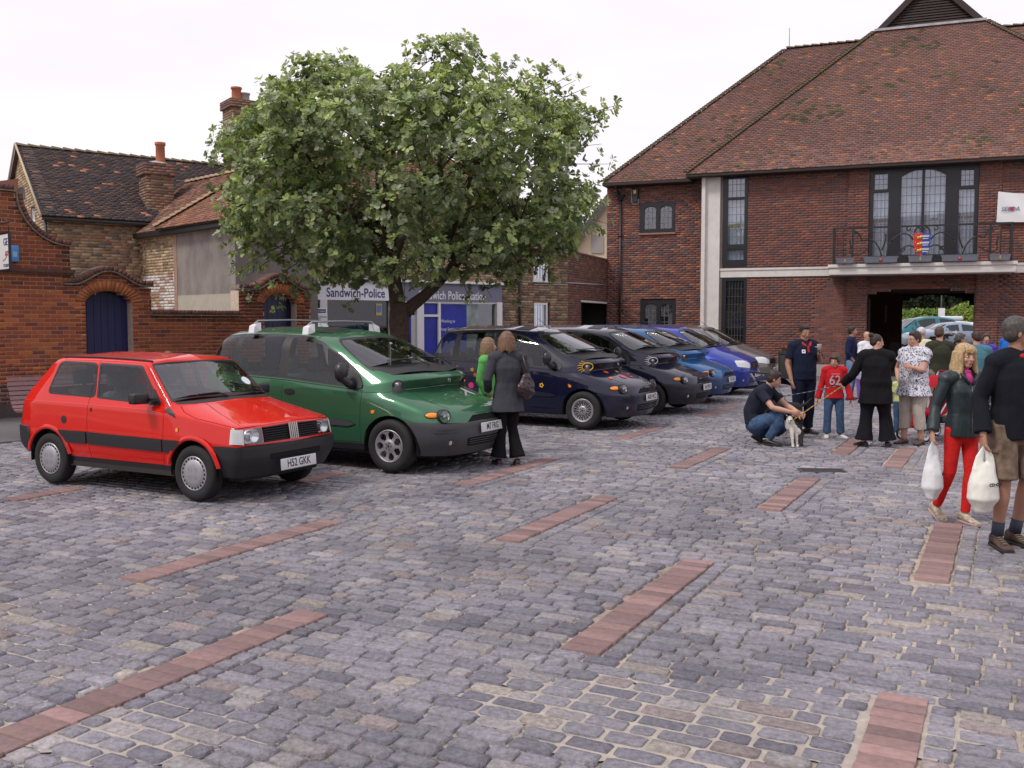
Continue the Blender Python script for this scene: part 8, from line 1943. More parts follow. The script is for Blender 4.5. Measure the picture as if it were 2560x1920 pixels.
by = person('boy in a red hooded jumper printed with the number 62', G(2083, 1095), R(-14), 1.27, .95, hair='brown', style='fringe', head_yaw=R(-22), head_pitch=.12, child=True, hsc=1.12, vox=.009,
  J=dict(elL=(-.25, .02, 1.12), wrL=(-.33, -.02, .82), elR=(.25, .02, 1.12), wrR=(.33, -.02, .82), anL=(-.13, .0, .095), anR=(.15, .04, .095), knL=(-.12, -.02, .5), knR=(.12, -.02, .5), toeR=(.7, -1, 0)),
  top=dict(m=cloth('scarlet jersey', (.47, .015, .022)), name='jumper', hem=(0, 0, .83), g=.016, wr=.010, frac=1.0, cuff=.014, flare=.01), bottom=dict(m=denim, g=.012, flare=.016), shoes=(WHT, WSOLE))
k = by['k']; M_ = Matrix.Translation(V3((0, -.150, 1.20))*k) @ Matrix.Rotation(R(-3), 4, 'X'); text_mb('62', .20, cloth('silver print', (.42, .36, .40)), 'number_print', by['t'], M_, bold=True, extrude=.004, sx=.85)
for i in range(7): b = MB(); x = -.055+.018*i; b.box(x, x+.011, -.150, -.142, (1.335+.003*(i % 2))*k, (1.35+.003*(i % 2))*k); b.build('small_print', MATS['silver print'], by['t'])
c_ = MB(); c_.tube([V3((-.07, -.02, 1.46))*k, V3((-.085, .06, 1.44))*k, V3((0, .10, 1.42))*k, V3((.085, .06, 1.44))*k, V3((.07, -.02, 1.46))*k], [.02, .03, .04, .03, .02], 8); remeshed(c_, 'hood', cloth('scarlet jersey', (.47, .015, .022)), by['t'], .009, 1)
bw = person('woman in a loose black tunic and wide black trousers holding two dog leads', G(2186, 1118), R(160), 1.58, 1.22, hair='dark', style='bun', head_yaw=R(-68), head_pitch=.12, female=True, belly=.02,
  J=dict(elR=(.36, -.02, 1.10), wrR=(.48, -.22, .96), elL=(-.16, -.25, 1.26), wrL=(.10, -.50, 1.22), anL=(-.19, -.05, .095), anR=(.16, .0, .095), knL=(-.14, -.04, .5), knR=(.13, -.03, .5), toeR=(.8, -.8, 0), toeL=(-.1, -1, 0)),
  top=dict(m=blackc, name='tunic', hem=(0, 0, .68), flare=.03, g=.02, wr=.014), bottom=dict(m=cloth('black crepe', (.009, .009, .013)), g=.015, flare=.06, wr=.012), shoes=(DKS, SOLE), hcurl=(.2, 1.0), vox=.010)
b = MB(); M_ = bw['t'].matrix_basis.inverted(); k = bw['k']; b.ball(V3((.05, .035, 1.70))*k, (.012, .02, .012), 8, 6); b.build('hair_clip', m_chrome, bw['t'])
fl = person('woman in a white and navy floral blouse and cream cropped trousers, hand on hip', G(2280, 1112), R(-58), 1.62, 1.20, hair='dark', style='short', head_yaw=R(-18), head_pitch=.08, female=True, glasses='glasses', belly=.025,
  J=dict(elL=(-.36, .10, 1.16), wrL=(-.20, -.10, .99), elR=(.22, -.10, 1.15), wrR=(.14, -.22, 1.2), anL=(-.12, -.04, .095), anR=(.10, .08, .095), knL=(-.11, -.03, .5), knR=(.10, .0, .5)),
  top=dict(m=mat('floral cotton', (.62, .62, .66), .9), name='blouse', sleeve='el', frac=.5, hem=(0, 0, .76), flare=.06, g=.02, wr=.014), bottom=dict(m=cloth('cream cotton', (.50, .45, .39)), g=.014, frac=.42, flare=.012, wr=.010), shoes=(mat('brown slip-on', (.10, .05, .035), .6), SOLE), hdir=((.5, -.4, -.6), None), hpalm=((1, 0, 0), None), vox=.010)
fm = MATS['floral cotton']; N, L = fm.node_tree.nodes, fm.node_tree.links; vo = N.new('ShaderNodeTexVoronoi'); vo.inputs['Scale'].default_value = 34; tcn = N.new('ShaderNodeTexCoord'); nn_ = N.new('ShaderNodeTexNoise'); nn_.inputs['Scale'].default_value = 20; va = N.new('ShaderNodeMixRGB'); va.inputs[0].default_value = .12
L.new(tcn.outputs['Object'], nn_.inputs[0]); L.new(tcn.outputs['Object'], va.inputs[1]); L.new(nn_.outputs['Color'], va.inputs[2]); L.new(va.outputs[0], vo.inputs[0]); rp = N.new('ShaderNodeValToRGB'); rp.color_ramp.interpolation = 'CONSTANT'; rp.color_ramp.elements[0].color = (.045, .05, .13, 1); rp.color_ramp.elements[1].position = .40; rp.color_ramp.elements[1].color = (.60, .60, .65, 1); L.new(vo.outputs['Distance'], rp.inputs[0]); L.new(rp.outputs[0], N['Principled BSDF'].inputs['Base Color'])
# crouching man
cm = person('man crouching beside the black and white dog in a navy T-shirt and jeans', G(1915, 1112), R(55), 1.76, 1.06, skin=SKIN, hair='dark', style='short', head_yaw=R(28), head_pitch=.35,
  J=dict(pel=(0, .16, .30), belly=(0, .19, .46), chest=(0, .10, .66), neck=(0, .0, .82), head=(0, -.10, .935), shL=(-.19, .03, .76), shR=(.19, .03, .76), elL=(-.26, -.18, .55), wrL=(-.16, -.40, .50), elR=(.25, -.20, .55), wrR=(.14, -.42, .46),
    hiL=(-.10, .12, .27), knL=(-.13, -.30, .47), anL=(-.12, -.08, .10), hiR=(.10, .12, .27), knR=(.14, -.26, .22), anR=(.13, .16, .12), toeL=(-.1, -1, 0), toeR=(.1, -1, .5)),
  top=dict(m=cloth('faded navy cotton', (.018, .022, .036)), name='t_shirt', sleeve='el', frac=.62, g=.012, wr=.010), bottom=dict(m=denim, g=.010, wr=.010), shoes=(DKS, SOLE), hcurl=(.6, .6), vox=.010)
# behind
person('man in a navy hooded top and pale jeans with sunglasses on his head', G(2126, 1000), R(62), 1.665, 1.02, skin=SKIN2, hair='dark', style='short', glasses='suntop', head_yaw=R(10), vox=.013,
  J=dict(elL=(-.25, .06, 1.13), wrL=(-.17, -.08, .93), wrR=(.15, -.10, .93)), top=dict(m=cloth('navy jersey', (.013, .018, .055)), name='hooded_top', hem=(0, 0, .86), frac=.55, g=.012, wr=.012), bottom=dict(m=denim2, g=.012), shoes=(mat('brown suede', (.10, .055, .04), .8), SOLE))
person('balding man with crossed arms in a white T-shirt by the archway', G(2163, 1001), R(20), 1.545, 1.05, style='bald', head_yaw=R(8), head_pitch=.1, vox=.013, glasses='glasses',
  J=dict(elL=(-.24, -.04, 1.13), wrL=(.03, -.21, 1.13), elR=(.24, -.04, 1.12), wrR=(-.02, -.23, 1.08)), top=dict(m=cloth('white cotton', (.72, .72, .76)), name='t_shirt', sleeve='el', frac=.8, g=.012, hem=(0, 0, .84)), bottom=dict(m=denim2), shoes=(DKS, SOLE))
td = person('toddler in a purple and white striped top standing near the archway', G(2152, 1002), R(-70), .89, 1.12, hair='blond', style='short', head_yaw=R(-30), child=True, hsc=1.25, vox=.010,
  top=dict(m=mat('striped jersey', (.55, .50, .65), .9), name='jumper', g=.02, wr=.006), bottom=dict(m=cloth('purple cotton', (.20, .10, .42)), g=.02), shoes=(mat('pink shoe', (.5, .2, .3), .7), WSOLE))
fm = MATS['striped jersey']; N, L = fm.node_tree.nodes, fm.node_tree.links; wv = N.new('ShaderNodeTexWave'); wv.bands_direction = 'Z'; wv.inputs['Scale'].default_value = 9; wv.inputs['Distortion'].default_value = 4; tcn = N.new('ShaderNodeTexCoord'); L.new(tcn.outputs['Object'], wv.inputs[0]); rp = N.new('ShaderNodeValToRGB'); rp.color_ramp.elements[0].color = (.16, .09, .36, 1); rp.color_ramp.elements[1].color = (.62, .60, .66, 1); rp.color_ramp.elements[0].position = .4; rp.color_ramp.elements[1].position = .6; L.new(wv.outputs[0], rp.inputs[0]); L.new(rp.outputs[0], N['Principled BSDF'].inputs['Base Color'])
person('child in jeans and a pale green top behind the woman in the floral blouse', G(2250, 1090), R(150), .98, 1.0, hair='light', style='short', child=True, hsc=1.2, vox=.010, top=dict(m=cloth('pale green cotton', (.45, .55, .22)), name='top', g=.012, sleeve='el'), bottom=dict(m=denim, g=.01), shoes=(WHT, WSOLE))
def zg(x, Z): return ((x-1280)/FPX*Z, Z, .006)
person('white haired person in a pale yellow shirt beneath the archway opening', zg(2303, 19.0), R(160), 1.64, 1.0, hair='white', style='curly', head_yaw=R(-40), vox=.013, J=dict(elR=(.25, -.02, 1.13), wrR=(.12, -.18, 1.15)), top=dict(m=cloth('pale yellow cotton', (.62, .58, .40)), name='shirt', g=.014, hem=(0, 0, .84)), bottom=dict(m=cloth('beige trousers', (.34, .29, .22))), shoes=(DKS, SOLE))
om = person('man seen from behind in an olive jumper and khaki shorts', zg(2348, 16.3), R(186), 1.67, 1.08, hair='brown', style='crop', head_yaw=R(-38), head_pitch=.22, vox=.012, J=dict(elR=(.27, -.02, 1.13), wrR=(.13, -.2, 1.10), elL=(-.29, -.06, 1.16), wrL=(-.2, -.28, 1.10)), top=dict(m=cloth('olive knit', (.040, .042, .028)), name='jumper', g=.014, wr=.010, hem=(0, 0, .88)), bottom=dict(m=cloth('khaki cotton', (.17, .14, .11), noise=.25, sc=12), name='shorts', g=.02, knee=False, frac=1.0, flare=.02, wr=.014), shoes=(DKS, SOLE))
person('man seen from behind in a teal shirt behind the blond girl', zg(2440, 15.6), R(170), 1.60, 1.12, hair='dark', style='crop', head_yaw=R(20), head_pitch=.25, vox=.012, top=dict(m=cloth('teal cotton', (.07, .19, .24)), name='shirt', sleeve='el', g=.016), bottom=dict(m=navyc), shoes=(DKS, SOLE))
person('grey haired man in a charcoal jacket and glasses left of the teal shirt', zg(2399, 16.6), R(80), 1.56, 1.0, hair='grey', style='crop', head_yaw=R(10), head_pitch=.15, glasses='glasses', vox=.012, top=dict(m=cloth('charcoal cloth', (.05, .052, .058)), name='jacket', g=.02, wr=.012, hem=(0, 0, .8)), bottom=dict(m=navyc), shoes=(DKS, SOLE))
person('smiling short haired woman in a purple top beyond the blond girl', zg(2464, 19.5), R(-5), 1.53, 1.0, hair='brown', style='fringe', head_yaw=R(-12), vox=.012, female=True, top=dict(m=cloth('violet cotton', (.10, .06, .36)), name='top', g=.012), bottom=dict(m=denim), shoes=(DKS, SOLE))
person('man in a bright blue shirt and sunglasses in front of the brick wall at right', zg(2527, 18.6), R(-62), 1.70, 1.0, skin=SKIN2, hair='brown', style='crop', glasses='sun', vox=.012, top=dict(m=cloth('bright blue cotton', (.02, .13, .50)), name='shirt', sleeve='el', g=.012), bottom=dict(m=denim), shoes=(DKS, SOLE))
# someone sitting on the far bench, only the hair shows over the red car
bp_ = WALL.P(wpx(422, 868, 3.0)[0], 3.02, 0)
person('brown haired person sitting on the bench behind the red car', (bp_.x, bp_.y, .02), WALL.ang+R(0), 1.62, .95, hair='auburn', style='short', vox=.012, J=dict(pel=(0, .05, .50), belly=(0, .06, .66), chest=(0, .08, .86), neck=(0, .07, 1.05), head=(0, .04, 1.21), shL=(-.18, .07, 1.0), shR=(.18, .07, 1.0), elL=(-.23, 0, .76), wrL=(-.15, -.25, .66), elR=(.23, 0, .76), wrR=(.15, -.25, .66), hiL=(-.09, 0, .50), hiR=(.09, 0, .50), knL=(-.10, -.42, .50), knR=(.10, -.42, .50), anL=(-.10, -.40, .10), anR=(.10, -.40, .10)),
  top=dict(m=cloth('navy jersey', (.013, .018, .055)), name='jumper'), bottom=dict(m=denim), shoes=(DKS, SOLE))
# dogs ----------------------------------------------------------------------------
def dog_parts(t, P, m, vox=.008, nm='body', wr=.004):
    c_ = MB()
    for pts, rx, ry in P: ell_tube(c_, pts, rx, ry)
    return remeshed(c_, nm, m, t, vox, 2, wr, (26, 26, 26))
m_wf = mat('white fur', (.66, .62, .56), .9, noise=.15, nscale=30, bump=.4, bscale=120); m_bf = mat('black fur', (.012, .011, .011), .8, noise=.3, nscale=30, bump=.4, bscale=120)
d0 = G(1975, 1118); t = thing('dog', 'black and white dog sitting in front of the crouching man', 'dog', loc=d0, rz=R(20)); t.scale = (.86, .86, .86)
dog_parts(t, [([(.10, -.03, .24), (.02, 0, .30), (-.02, .0, .42)], [.075, .085, .07], [.08, .085, .07]), ([(-.03, -.02, .33), (-.06, -.05, .44)], [.07, .055], [.07, .055]),
  ([(-.02, -.06, .33), (-.03, -.09, .20), (-.02, -.10, .04), (-.04, -.13, .02)], [.045, .030, .022, .026], [.045, .030, .022, .018]), ([(.05, -.05, .32), (.06, -.08, .20), (.07, -.09, .04), (.06, -.12, .02)], [.045, .030, .022, .026], [.045, .03, .022, .018]),
  ([(-.06, -.06, .47), (-.09, -.11, .455), (-.11, -.15, .44)], [.05, .032, .022], [.05, .032, .022])], m_wf)
dog_parts(t, [([(.14, .05, .12), (.16, .0, .20), (.10, .02, .32), (.02, .03, .42)], [.085, .10, .085, .06], [.09, .10, .085, .06]), ([(.13, -.08, .16), (.10, -.16, .05)], [.055, .03], [.055, .03]), ([(.15, .12, .06), (.22, .22, .03), (.32, .26, .04)], [.03, .025, .012], [.03, .025, .012]),
  ([(-.045, -.03, .47), (-.03, .0, .44)], [.058, .055], [.058, .05]), ([(-.01, -.02, .52), (.02, .0, .49), (.03, -.01, .44)], [.012, .022, .012], [.02, .025, .015]), ([(-.09, .01, .52), (-.10, .03, .49), (-.09, .03, .44)], [.012, .02, .012], [.015, .022, .015])], m_bf, nm='black_patches')
b = MB(); b.ball((-.118, -.165, .452), .014, 8, 6); b.ball((-.05, -.105, .485), .008, 6, 5); b.ball((-.105, -.075, .487), .008, 6, 5); b.build('nose_and_eyes', m_rub, t)
b = MB(); b.lathe([(.062, -.01), (.064, .01)], 16, M=Matrix.Translation((-.035, -.02, .42)) @ Matrix.Rotation(R(25), 4, 'X'), caps=False); b.build('collar', mat('red webbing', (.5, .08, .04), .7), t)
# the black dog standing behind the crouching man's arm
d1 = G(1952, 1098); t2 = thing('dog', 'black dog standing behind the crouching man with its head raised', 'dog', loc=d1, rz=R(-70))
dog_parts(t2, [([(0, .28, .44), (0, .1, .46), (0, -.12, .46), (0, -.2, .48)], [.085, .085, .10, .085], [.10, .10, .125, .10]), ([(0, -.2, .50), (0, -.30, .64), (0, -.34, .70)], [.07, .055, .06], [.075, .055, .06]), ([(0, -.35, .72), (0, -.43, .70), (0, -.50, .69)], [.055, .038, .028], [.055, .036, .026]),
  ([(.03, -.31, .77), (.05, -.30, .72)], [.015, .03], [.012, .02]), ([(-.03, -.31, .77), (-.05, -.30, .72)], [.015, .03], [.012, .02])]+
  [([(x, y, .40), (x, y+k_, .22), (x, y-.0, .05), (x, y-.03, .02)], [.05, .03, .022, .028], [.055, .03, .022, .018]) for x, y, k_ in ((.06, -.17, .0), (-.06, -.17, .0), (.06, .27, .05), (-.06, .27, .05))]+[([(0, .33, .48), (0, .45, .52), (0, .55, .60)], [.03, .02, .01], [.03, .02, .01])], m_bf)
hw_ = bw['t'].matrix_basis @ (bw['q']['wrR']+V3((.02, -.03, -.02)))
def lead(lab, a, b_, m, m2=None, sag=.05, nm='dog_lead'):
    t = thing(nm, lab, 'dog lead'); n = 26; pts = [a.lerp(b_, i/n)-V3((0, 0, sag*math.sin(math.pi*i/n))) for i in range(n+1)]
    b = MB(); b.tube(pts, .007, 6); b.build('strap', m, t)
    if m2:
        b = MB()
        for i in range(0, n, 2): b.tube([pts[i], pts[i+1]], .0085, 6)
        o = b.build('links', m2, t); o['kind'] = 'stuff'
lead('long chain lead from the black dog to the hand of the woman in black', t2.matrix_basis @ V3((0, -.30, .62)), hw_, m_lead, m_rub, .02)
lead('red and lime striped lead from the black and white dog to the woman in black', t.matrix_basis @ V3((-.03, -.05, .42)), hw_+V3((0, 0, -.02)), mat('orange webbing', (.55, .10, .04), .7), mat('lime webbing', (.30, .38, .05), .7), .0)
# pushchairs ------------------------------------------------------------------------
def pushchair(lab, loc, rz, seat_m, frame_m, grip_m, sc=1.0):
    t = thing('pushchair', lab, 'pushchair', loc=loc, rz=rz); S3 = lambda *p: V3(p)*sc
    for s in (-1, 1):
        b = MB(); b.tube([S3(s*.22, -.42, .10), S3(s*.22, -.1, .42), S3(s*.22, .30, .88), S3(s*.22, .40, 1.0)], .013, 7); b.tube([S3(s*.22, .38, .10), S3(s*.22, .05, .58)], .012, 7); b.tube([S3(s*.22, -.25, .26), S3(s*.22, .3, .22)], .010, 6); b.build('frame_tube', frame_m, t)
        for y, x in ((-.42, .22), (.38, .22)):
            w = bpy.data.objects.new('wheel', None); w.empty_display_size = .05; link(w, t, Matrix.Translation(S3(s*x, y, .095)))
            b = MB(); b.lathe([(.075*sc, -.016), (.092*sc, -.012), (.095*sc, 0), (.092*sc, .012), (.075*sc, .016)], 20, axis='X', caps=False); b.build('tyre', m_tyre, w); b = MB(); b.lathe([(.076*sc, -.010), (.07*sc, -.012), (.06*sc, -.004), (.02*sc, -.006), (.001, -.012)], 20, axis='X', caps=False); b.lathe([(.076*sc, .010), (.07*sc, .012), (.06*sc, .004), (.02*sc, .006), (.001, .012)], 20, axis='X', caps=False); b.build('hub', frame_m, w)
    b = MB(); b.tube([S3(-.22, .40, 1.0), S3(.22, .40, 1.0)], .016, 8); b.build('handle', grip_m, t)
    c_ = MB(); ell_tube(c_, [S3(0, -.30, .40), S3(0, -.05, .36), S3(0, .12, .44), S3(0, .24, .72), S3(0, .26, .82)], [.18*sc]*5, [.03*sc]*5, side=(1, 0, 0), power=4); ell_tube(c_, [S3(0, -.32, .38), S3(0, -.42, .20)], [.15*sc]*2, [.02*sc]*2, side=(1, 0, 0), power=4); remeshed(c_, 'seat', seat_m, t, .012, 1, .006)
    b = MB(); n = 8; V = []; F = []
    for i in range(n+1):
        a = R(150-100*i/n); V += [S3(x, .12+.30*math.cos(a), .62+.34*math.sin(a)*(1-.12*(x/.2)**2)) for x in (-.21, -.1, 0, .1, .21)]
    F = [[i*5+j, i*5+j+1, i*5+j+6, i*5+j+5] for i in range(n) for j in range(4)]; b.add(V, F, 0, True); b.build('hood', seat_m, t)
    b = MB(); b.box(-.17*sc, .17*sc, .0, .3*sc, .22*sc, .34*sc, bev=.03); b.build('basket', m_rub, t); return t
pushchair('red and black pushchair beside the woman in the floral blouse', G(2330, 1098), R(-62), cloth('red canvas', (.36, .012, .02)), mat('alloy tube', (.50, .51, .54), .3, metal=.7), cloth('dark red grip', (.25, .01, .02)))
pushchair('navy and white folding pushchair behind the crouching man', G(1940, 1078), R(118), cloth('navy canvas', (.012, .018, .06)), mat('white tube', (.62, .63, .66), .35, metal=.3), m_rub, .95)
# ---------------------------------------------------------------- the far side of the square, behind the viewer (its houses show in the car windows)
def row_house(i, x0, w, y, h, rise, colr, ang=0):
    lab = ['pale rendered house', 'red brick house with a shop window', 'cream painted house', 'dark brick house with tall windows', 'yellow brick house with a blue door', 'white rendered inn'][i]+' on the side of the square behind the viewer'
    t = thing('terraced_house', lab, 'building', loc=(x0, y, 0), rz=math.pi+ang)
    b = MB(); b.box(0, w, 0, 8, 0, h); b.build('wall', mat('house wall %d' % i, colr, .9, noise=.12, nscale=3), t)
    b = MB(); b.prism([(0, 0), (1, 0)], 0, 0) if False else None; b.add([(-.1, -.3, h-.1), (w+.1, -.3, h-.1), (w+.1, 4, h+rise), (-.1, 4, h+rise), (w+.1, 8.3, h-.1), (-.1, 8.3, h-.1)], [[0, 1, 2, 3], [3, 2, 4, 5], [1, 4, 2], [0, 3, 5]]); b.build('roof', MATS['plain tile'], t)
    n = max(2, int(w/2.4))
    for k in range(n):
        for z in (1.0, 3.9):
            x = w*(k+.5)/n
            if z < 2 and k == n//2: b = MB(); b.box(x-.5, x+.5, -.04, .05, 0, 2.1); b.build('door', m_pb if i == 4 else m_wood_d, t); continue
            b = MB(); b.box(x-.5, x+.5, -.03, .04, z, z+1.4); f = b.build('window', m_wht, t); b = MB(); b.box(x-.42, x+.42, -.05, -.031, z+.08, z+1.32); b.build('pane', m_glass2, f)
x = 34
for i, (w, h, rs, c) in enumerate(((11, 6.2, 3.0, (.45, .42, .38)), (12, 6.6, 3.2, (.22, .085, .06)), (10, 5.8, 2.8, (.52, .46, .34)), (12, 7.0, 3.2, (.15, .075, .06)), (11, 6.0, 3.0, (.36, .27, .16)), (12, 6.4, 3.0, (.55, .54, .52)))): row_house(i, x, w, -15, h, rs, c); x -= w+.02
# ---------------------------------------------------------------- the car park seen through the archway
m_tar = mat('pale tarmac', (.26, .25, .245), .9, noise=.15, nscale=20)
b = MB(); P0 = HALL.P(6, -14.2, 0); P1 = HALL.P(30, -14.2, 0)
b.box(-4, 60, 44, 120, -.3, .34); tag(b.build('car_park', m_tar), kind='structure')
b = MB(); b.box(14, 30, 43.6, 44, 0, .62); tag(b.build('parapet', mat('cream kerb', (.56, .52, .42), .85)), 'low cream wall along the edge of the car park', 'wall')
def simple_car(lab, loc, rz, col, kind='saloon', grp='cars in the car park', scale=1.0):
    t = thing('parked_car', lab, 'car', loc=loc, rz=rz, group=grp); body = paint('paint '+lab[:12], col, .4, .3)
    if kind == 'saloon': top = [(-.85, .98), (-.45, 1.02), (.25, 1.36), (.9, 1.43), (1.6, 1.36), (2.35, 1.0), (3.2, .86), (3.45, .70)]; L0 = -1.0
    elif kind == 'estate': top = [(-.85, 1.0), (-.70, 1.40), (.3, 1.52), (1.1, 1.52), (1.75, 1.42), (2.5, 1.02), (3.2, .88), (3.45, .70)]; L0 = -.95
    else: top = [(-.72, 1.0), (-.55, 1.62), (.3, 1.74), (1.2, 1.74), (1.8, 1.62), (2.6, 1.08), (3.1, .92), (3.35, .72)]; L0 = -.85
    belt = lambda x: .92+(0 if x < 2 else -.05*(x-2)); xs = [L0]+[p[0] for p in top]+[3.52]; b = MB(); rings = []
    hs_ = lambda x: np.interp(x, [p[0] for p in top], [p[1] for p in top])
    for i, x in enumerate(np.linspace(L0, 3.5, 26)):
        e = min(1, (x-L0)/.25, (3.5-x)/.35); w = .86*(.78+.22*math.sqrt(max(0, e))); zt = max(.62, hs_(x)) if e > .02 else .8; zb = min(belt(x), zt-.02); wt = w*(.78 if zt > 1.15 else .90)
        half = [(0, .26), (w*.96, .26), (w, .45), (w, zb-.12), (w*.985, zb), (wt, zt-.07), (wt*.82, zt), (0, zt+.015)]
        rings.append([(x, -y, z) for y, z in half]+[(x, y, z) for y, z in half[::-1][1:-1]])
    b.rings(rings, smooth=True); o = b.build('body', body, t)
    gx = [p for p in top if p[1] > 1.2]; x0, x1 = gx[0][0]-.15, gx[-1][0]+.35
    for s in (-1, 1):
        b = MB(); n = 10; xs_ = np.linspace(x0, x1, n+1); P_ = []
        lo = [(x, belt(x)+.04) for x in xs_]; hi = [(x, max(belt(x)+.06, hs_(x)-.11)) for x in xs_]
        for (xa, za), (xb, zb2) in ((lo[i], hi[i]) for i in range(n+1)): P_.append((xa, za)); P_.append((xb, zb2))
        W_ = lambda z, x: (.86*.985+(.86*.78-.86*.985)*min(1, max(0, (z-belt(x))/(max(hs_(x), 1.2)-.07-belt(x)))))+.006
        b.add([(x, s*W_(z, x), z) for x, z in P_], [[2*i, 2*i+2, 2*i+3, 2*i+1] for i in range(n) if i not in (4,)], 0, True); b.build('side_glass', m_glass2, t)
    b = MB(); a0, a1 = gx[-1], top[[i for i, p in enumerate(top) if p == gx[-1]][0]+1]; b.add([(a0[0]+.05, -.62, a0[1]-.015), (a0[0]+.05, .62, a0[1]-.015), (a1[0]-.03, .70, a1[1]+.03), (a1[0]-.03, -.70, a1[1]+.03)], [[0, 1, 2, 3]]); b.build('windscreen', m_glass2, t)
    for x in (0, 2.62):
        for s in (-1, 1):
            w = bpy.data.objects.new('wheel', None); w.empty_display_size = .1; link(w, t, Matrix.Translation((x, s*.80, .31))); b = MB(); b.lathe([(.2, -.09), (.30, -.09), (.31, -.04), (.31, .04), (.30, .09), (.2, .09)], 20, axis='Y'); b.build('tyre', m_tyre, w); b = MB(); b.lathe([(.19, s*.095), (.001, s*.10)], 16, axis='Y', caps=False); b.build('rim', m_silver, w)
    for s in (-1, 1): b = MB(); b.box(3.38, 3.5, s*.50, s*.74, .62, .74, bev=.03); b.build('headlamp', m_lamp, t); b = MB(); b.box(L0-.0, L0+.08, s*.50, s*.76, .68, .84, bev=.02); b.build('tail_lamp', m_red_l, t)
    return t

def cp(x, Z, z=.34): return ((x-1280)/FPX*Z, Z, z)
simple_car('silver blue saloon car in the car park framed by the archway', cp(2420, 51), R(186), (.26, .33, .42), 'saloon')
simple_car('teal people carrier behind the silver blue saloon', cp(2350, 56.5), R(184), (.02, .16, .19), 'mpv')
simple_car('silver hatchback at the left edge of the archway view', cp(2275, 61), R(200), (.45, .46, .48), 'estate')
simple_car('white saloon car at the right of the archway view', cp(2470, 62), R(178), (.68, .68, .70), 'saloon')
rb_ = simple_car('white estate car carrying a roof box at the back of the car park', cp(2400, 68), R(180), (.62, .62, .63), 'estate')
b = MB(); b.box(.0, 1.5, -.4, .4, 1.56, 1.86, bev=.12); b.build('roof_box', mat('roof box', (.60, .61, .66), .4), rb_)
simple_car('white van shaped car at the back left of the car park', cp(2318, 72), R(182), (.66, .66, .68), 'mpv')
# hedge and dark trees beyond
r = random.Random(9)
def leaf_mass(name, lab, cat, C, rad, n, cols, size, kind=None, trunk=None):
    t = thing(name, lab, cat, loc=C); pts, dirs = [], []
    for i in range(n):
        v = V3((r.gauss(0, 1), r.gauss(0, 1), r.gauss(0, 1))).normalized(); k = r.uniform(.72, 1.03); k *= .86+.28*vnoise(v.x*3+C[0], v.z*3+v.y*2, 3); p = V3((v.x*rad[0]*k, v.y*rad[1]*k, v.z*rad[2]*k))
        if p.z < -C[2]+.4: continue
        pts.append(p); dirs.append(v+V3((0, 0, .4)))
    L = rosettes(pts, dirs, r, (2, 3), size, lambda p, rr: rr.choice(cols)); leaves_mesh('crown' if trunk else 'foliage', L, t, m_leaf)
    if trunk: b = MB(); b.tube([(0, 0, -C[2]), (.1, 0, -C[2]*.5), (0, 0, 0)], [trunk, trunk*.8, trunk*.5], 8); b.build('trunk', m_bark, t)
leaf_mass('hedge', 'bright green hedge along the back of the car park', 'hedge', cp(2350, 78, 1.7), (6.5, 1.3, 1.25), 2600, [(.12, .19, .03), (.16, .22, .04), (.07, .12, .025)], (.16, .26))
for i, (x, Z, h_, rx) in enumerate(((2210, 92, 4.4, 4.2), (2290, 97, 4.8, 4.4), (2370, 94, 4.5, 4.0), (2460, 98, 5.0, 4.6), (2540, 92, 4.6, 4.2))):
    leaf_mass('dark_tree', ['dark leafy tree beyond the car park, at the left side of the archway view', 'dark leafy tree beyond the car park, second from the left in the archway', 'dark leafy tree in the middle of the archway view', 'dark leafy tree beyond the car park behind the white saloon', 'dark leafy tree beyond the car park hidden by the right side of the arch'][i], 'tree', cp(x, Z, h_), (rx, 2.6, 3.6), 1500, [(.022, .035, .014), (.03, .045, .016), (.018, .026, .012)], (.30, .5), trunk=.25)
leaf_mass('shrub', 'yellow green shrub at the right of the hedge', 'shrub', cp(2425, 76, 2.4), (1.5, 1.0, 1.1), 700, [(.20, .26, .04), (.15, .22, .04)], (.15, .24), trunk=.08)
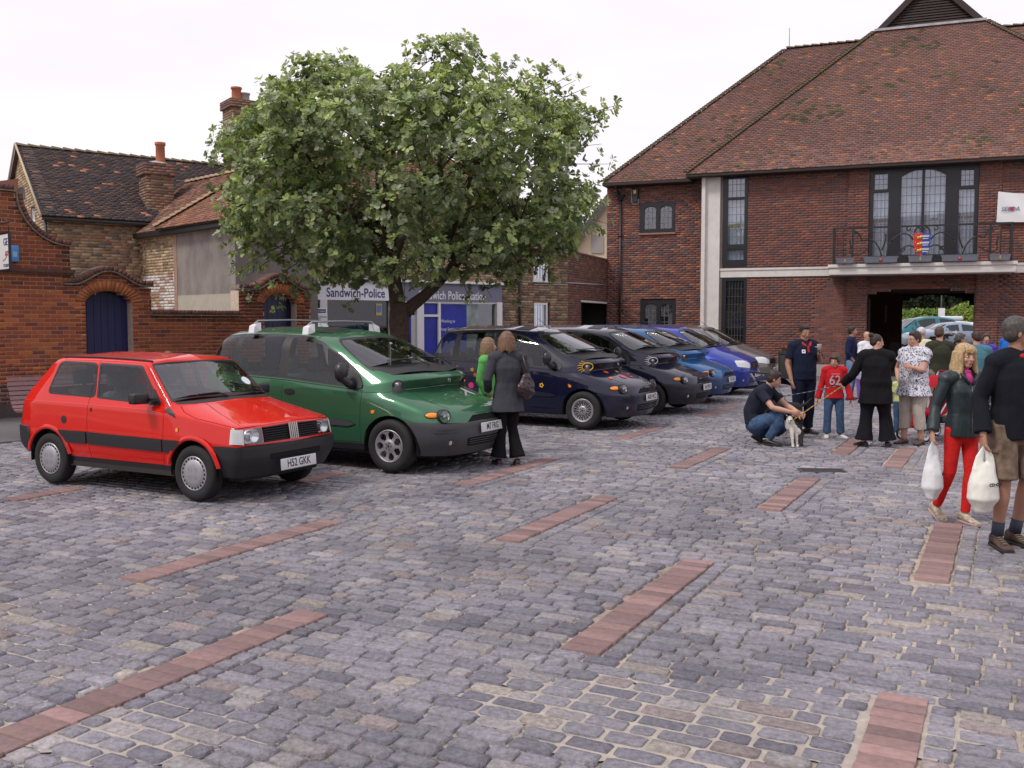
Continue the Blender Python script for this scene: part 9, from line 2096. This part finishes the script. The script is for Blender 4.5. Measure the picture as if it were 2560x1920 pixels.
# motorcycle parked beyond the arch
def motorcycle(lab, loc, rz, tank, fair=None):
    t = thing('motorcycle', lab, 'motorcycle', loc=loc, rz=rz)
    for x in (-.68, .72):
        w = bpy.data.objects.new('wheel', None); w.empty_display_size = .1; link(w, t, Matrix.Translation((x, 0, .31))); b = MB(); b.tube([(.27*math.cos(2*math.pi*i/24), 0, .27*math.sin(2*math.pi*i/24)) for i in range(25)], .045, 7, caps=False); b.build('tyre', m_tyre, w)
        b = MB(); [b.tube([(0, 0, 0), (.25*math.cos(a), 0, .25*math.sin(a))], .006, 4) for a in [2*math.pi*i/12 for i in range(12)]]; b.lathe([(.05, -.05), (.05, .05)], 10, axis='Y'); b.build('spokes', m_chrome, w)
    b = MB(); ell_tube(b, [(-.05, 0, .80), (.15, 0, .84), (.32, 0, .82)], [.10, .14, .10], [.09, .10, .08], side=(0, 1, 0)); b.build('tank', tank, t)
    b = MB(); ell_tube(b, [(-.75, 0, .72), (-.4, 0, .72), (-.08, 0, .72)], [.09, .13, .11], [.04, .05, .05], side=(0, 1, 0)); b.build('saddle', m_rub, t)
    b = MB(); b.box(-.15, .25, -.16, .16, .30, .62, bev=.05); [b.lathe([(.08, 0), (.085, .05), (.08, .1), (.085, .15), (.07, .2)], 12, M=Matrix.Translation((.08, 0, .5)) @ Matrix.Rotation(a, 4, 'Y')) for a in (-.5, .5)]; b.build('engine', mat('engine alloy', (.25, .25, .26), .35, metal=.8), t)
    for s in (-1, 1): b = MB(); b.tube([(.72, s*.08, .31), (.42, s*.08, .95)], .022, 7); b.tube([(.42, s*.06, .95), (.36, s*.3, 1.02), (.25, s*.38, 1.0)], .014, 6); b.build('fork', m_chrome, t)
    b = MB(); b.tube([(.4, 0, .9), (.0, 0, .66), (-.45, 0, .55), (-.68, 0, .31)], .025, 6); b.tube([(.05, .14, .35), (-.4, .16, .28), (-.9, .17, .33)], .035, 8); b.build('frame', m_rub, t)
    b = MB(); b.ball((.50, 0, .90), (.08, .09, .09), 12, 8); b.build('headlamp', m_chrome, t); b = MB(); b.tube([(.45, 0, .62), (.72, 0, .66), (.98, 0, .5)], .05, 6); b.tube([(-.95, 0, .5), (-.68, 0, .66), (-.5, 0, .62)], .05, 6); b.build('mudguard', tank, t)
    if fair: b = MB(); ell_tube(b, [(.2, 0, .55), (.5, 0, .85), (.6, 0, 1.1)], [.18, .18, .12], [.22, .16, .06], side=(0, 1, 0)); b.build('fairing', fair, t)
    b = MB(); b.tube([(-.1, .12, .3), (-.16, .3, .0)], .012, 5); b.build('stand', m_rub, t)
motorcycle('black motorcycle parked on the edge of the car park beyond the arch', cp(2362, 45.2, .34), R(8), mat('black tank', (.015, .015, .018), .2, coat=1))
motorcycle('red and white sports motorcycle behind the girl and the man in black fleece', zg(2500, 17.6), R(200), paint('racing red', (.55, .02, .02)), mat('white fairing', (.7, .7, .7), .3, coat=.8))
# lamp post in the car park
t = thing('lamp_post', 'dark thin sign post with a small white notice among the hedge', 'post', loc=cp(2350, 73, .34)); b = MB(); b.tube([(0, 0, 0), (0, 0, 4)], .06, 8); b.build('post', m_iron, t); b = MB(); b.box(-.25, .25, -.08, -.05, 1.9, 2.5); b.build('notice', m_wht, t)
bpy.data.scenes.remove(WORK)
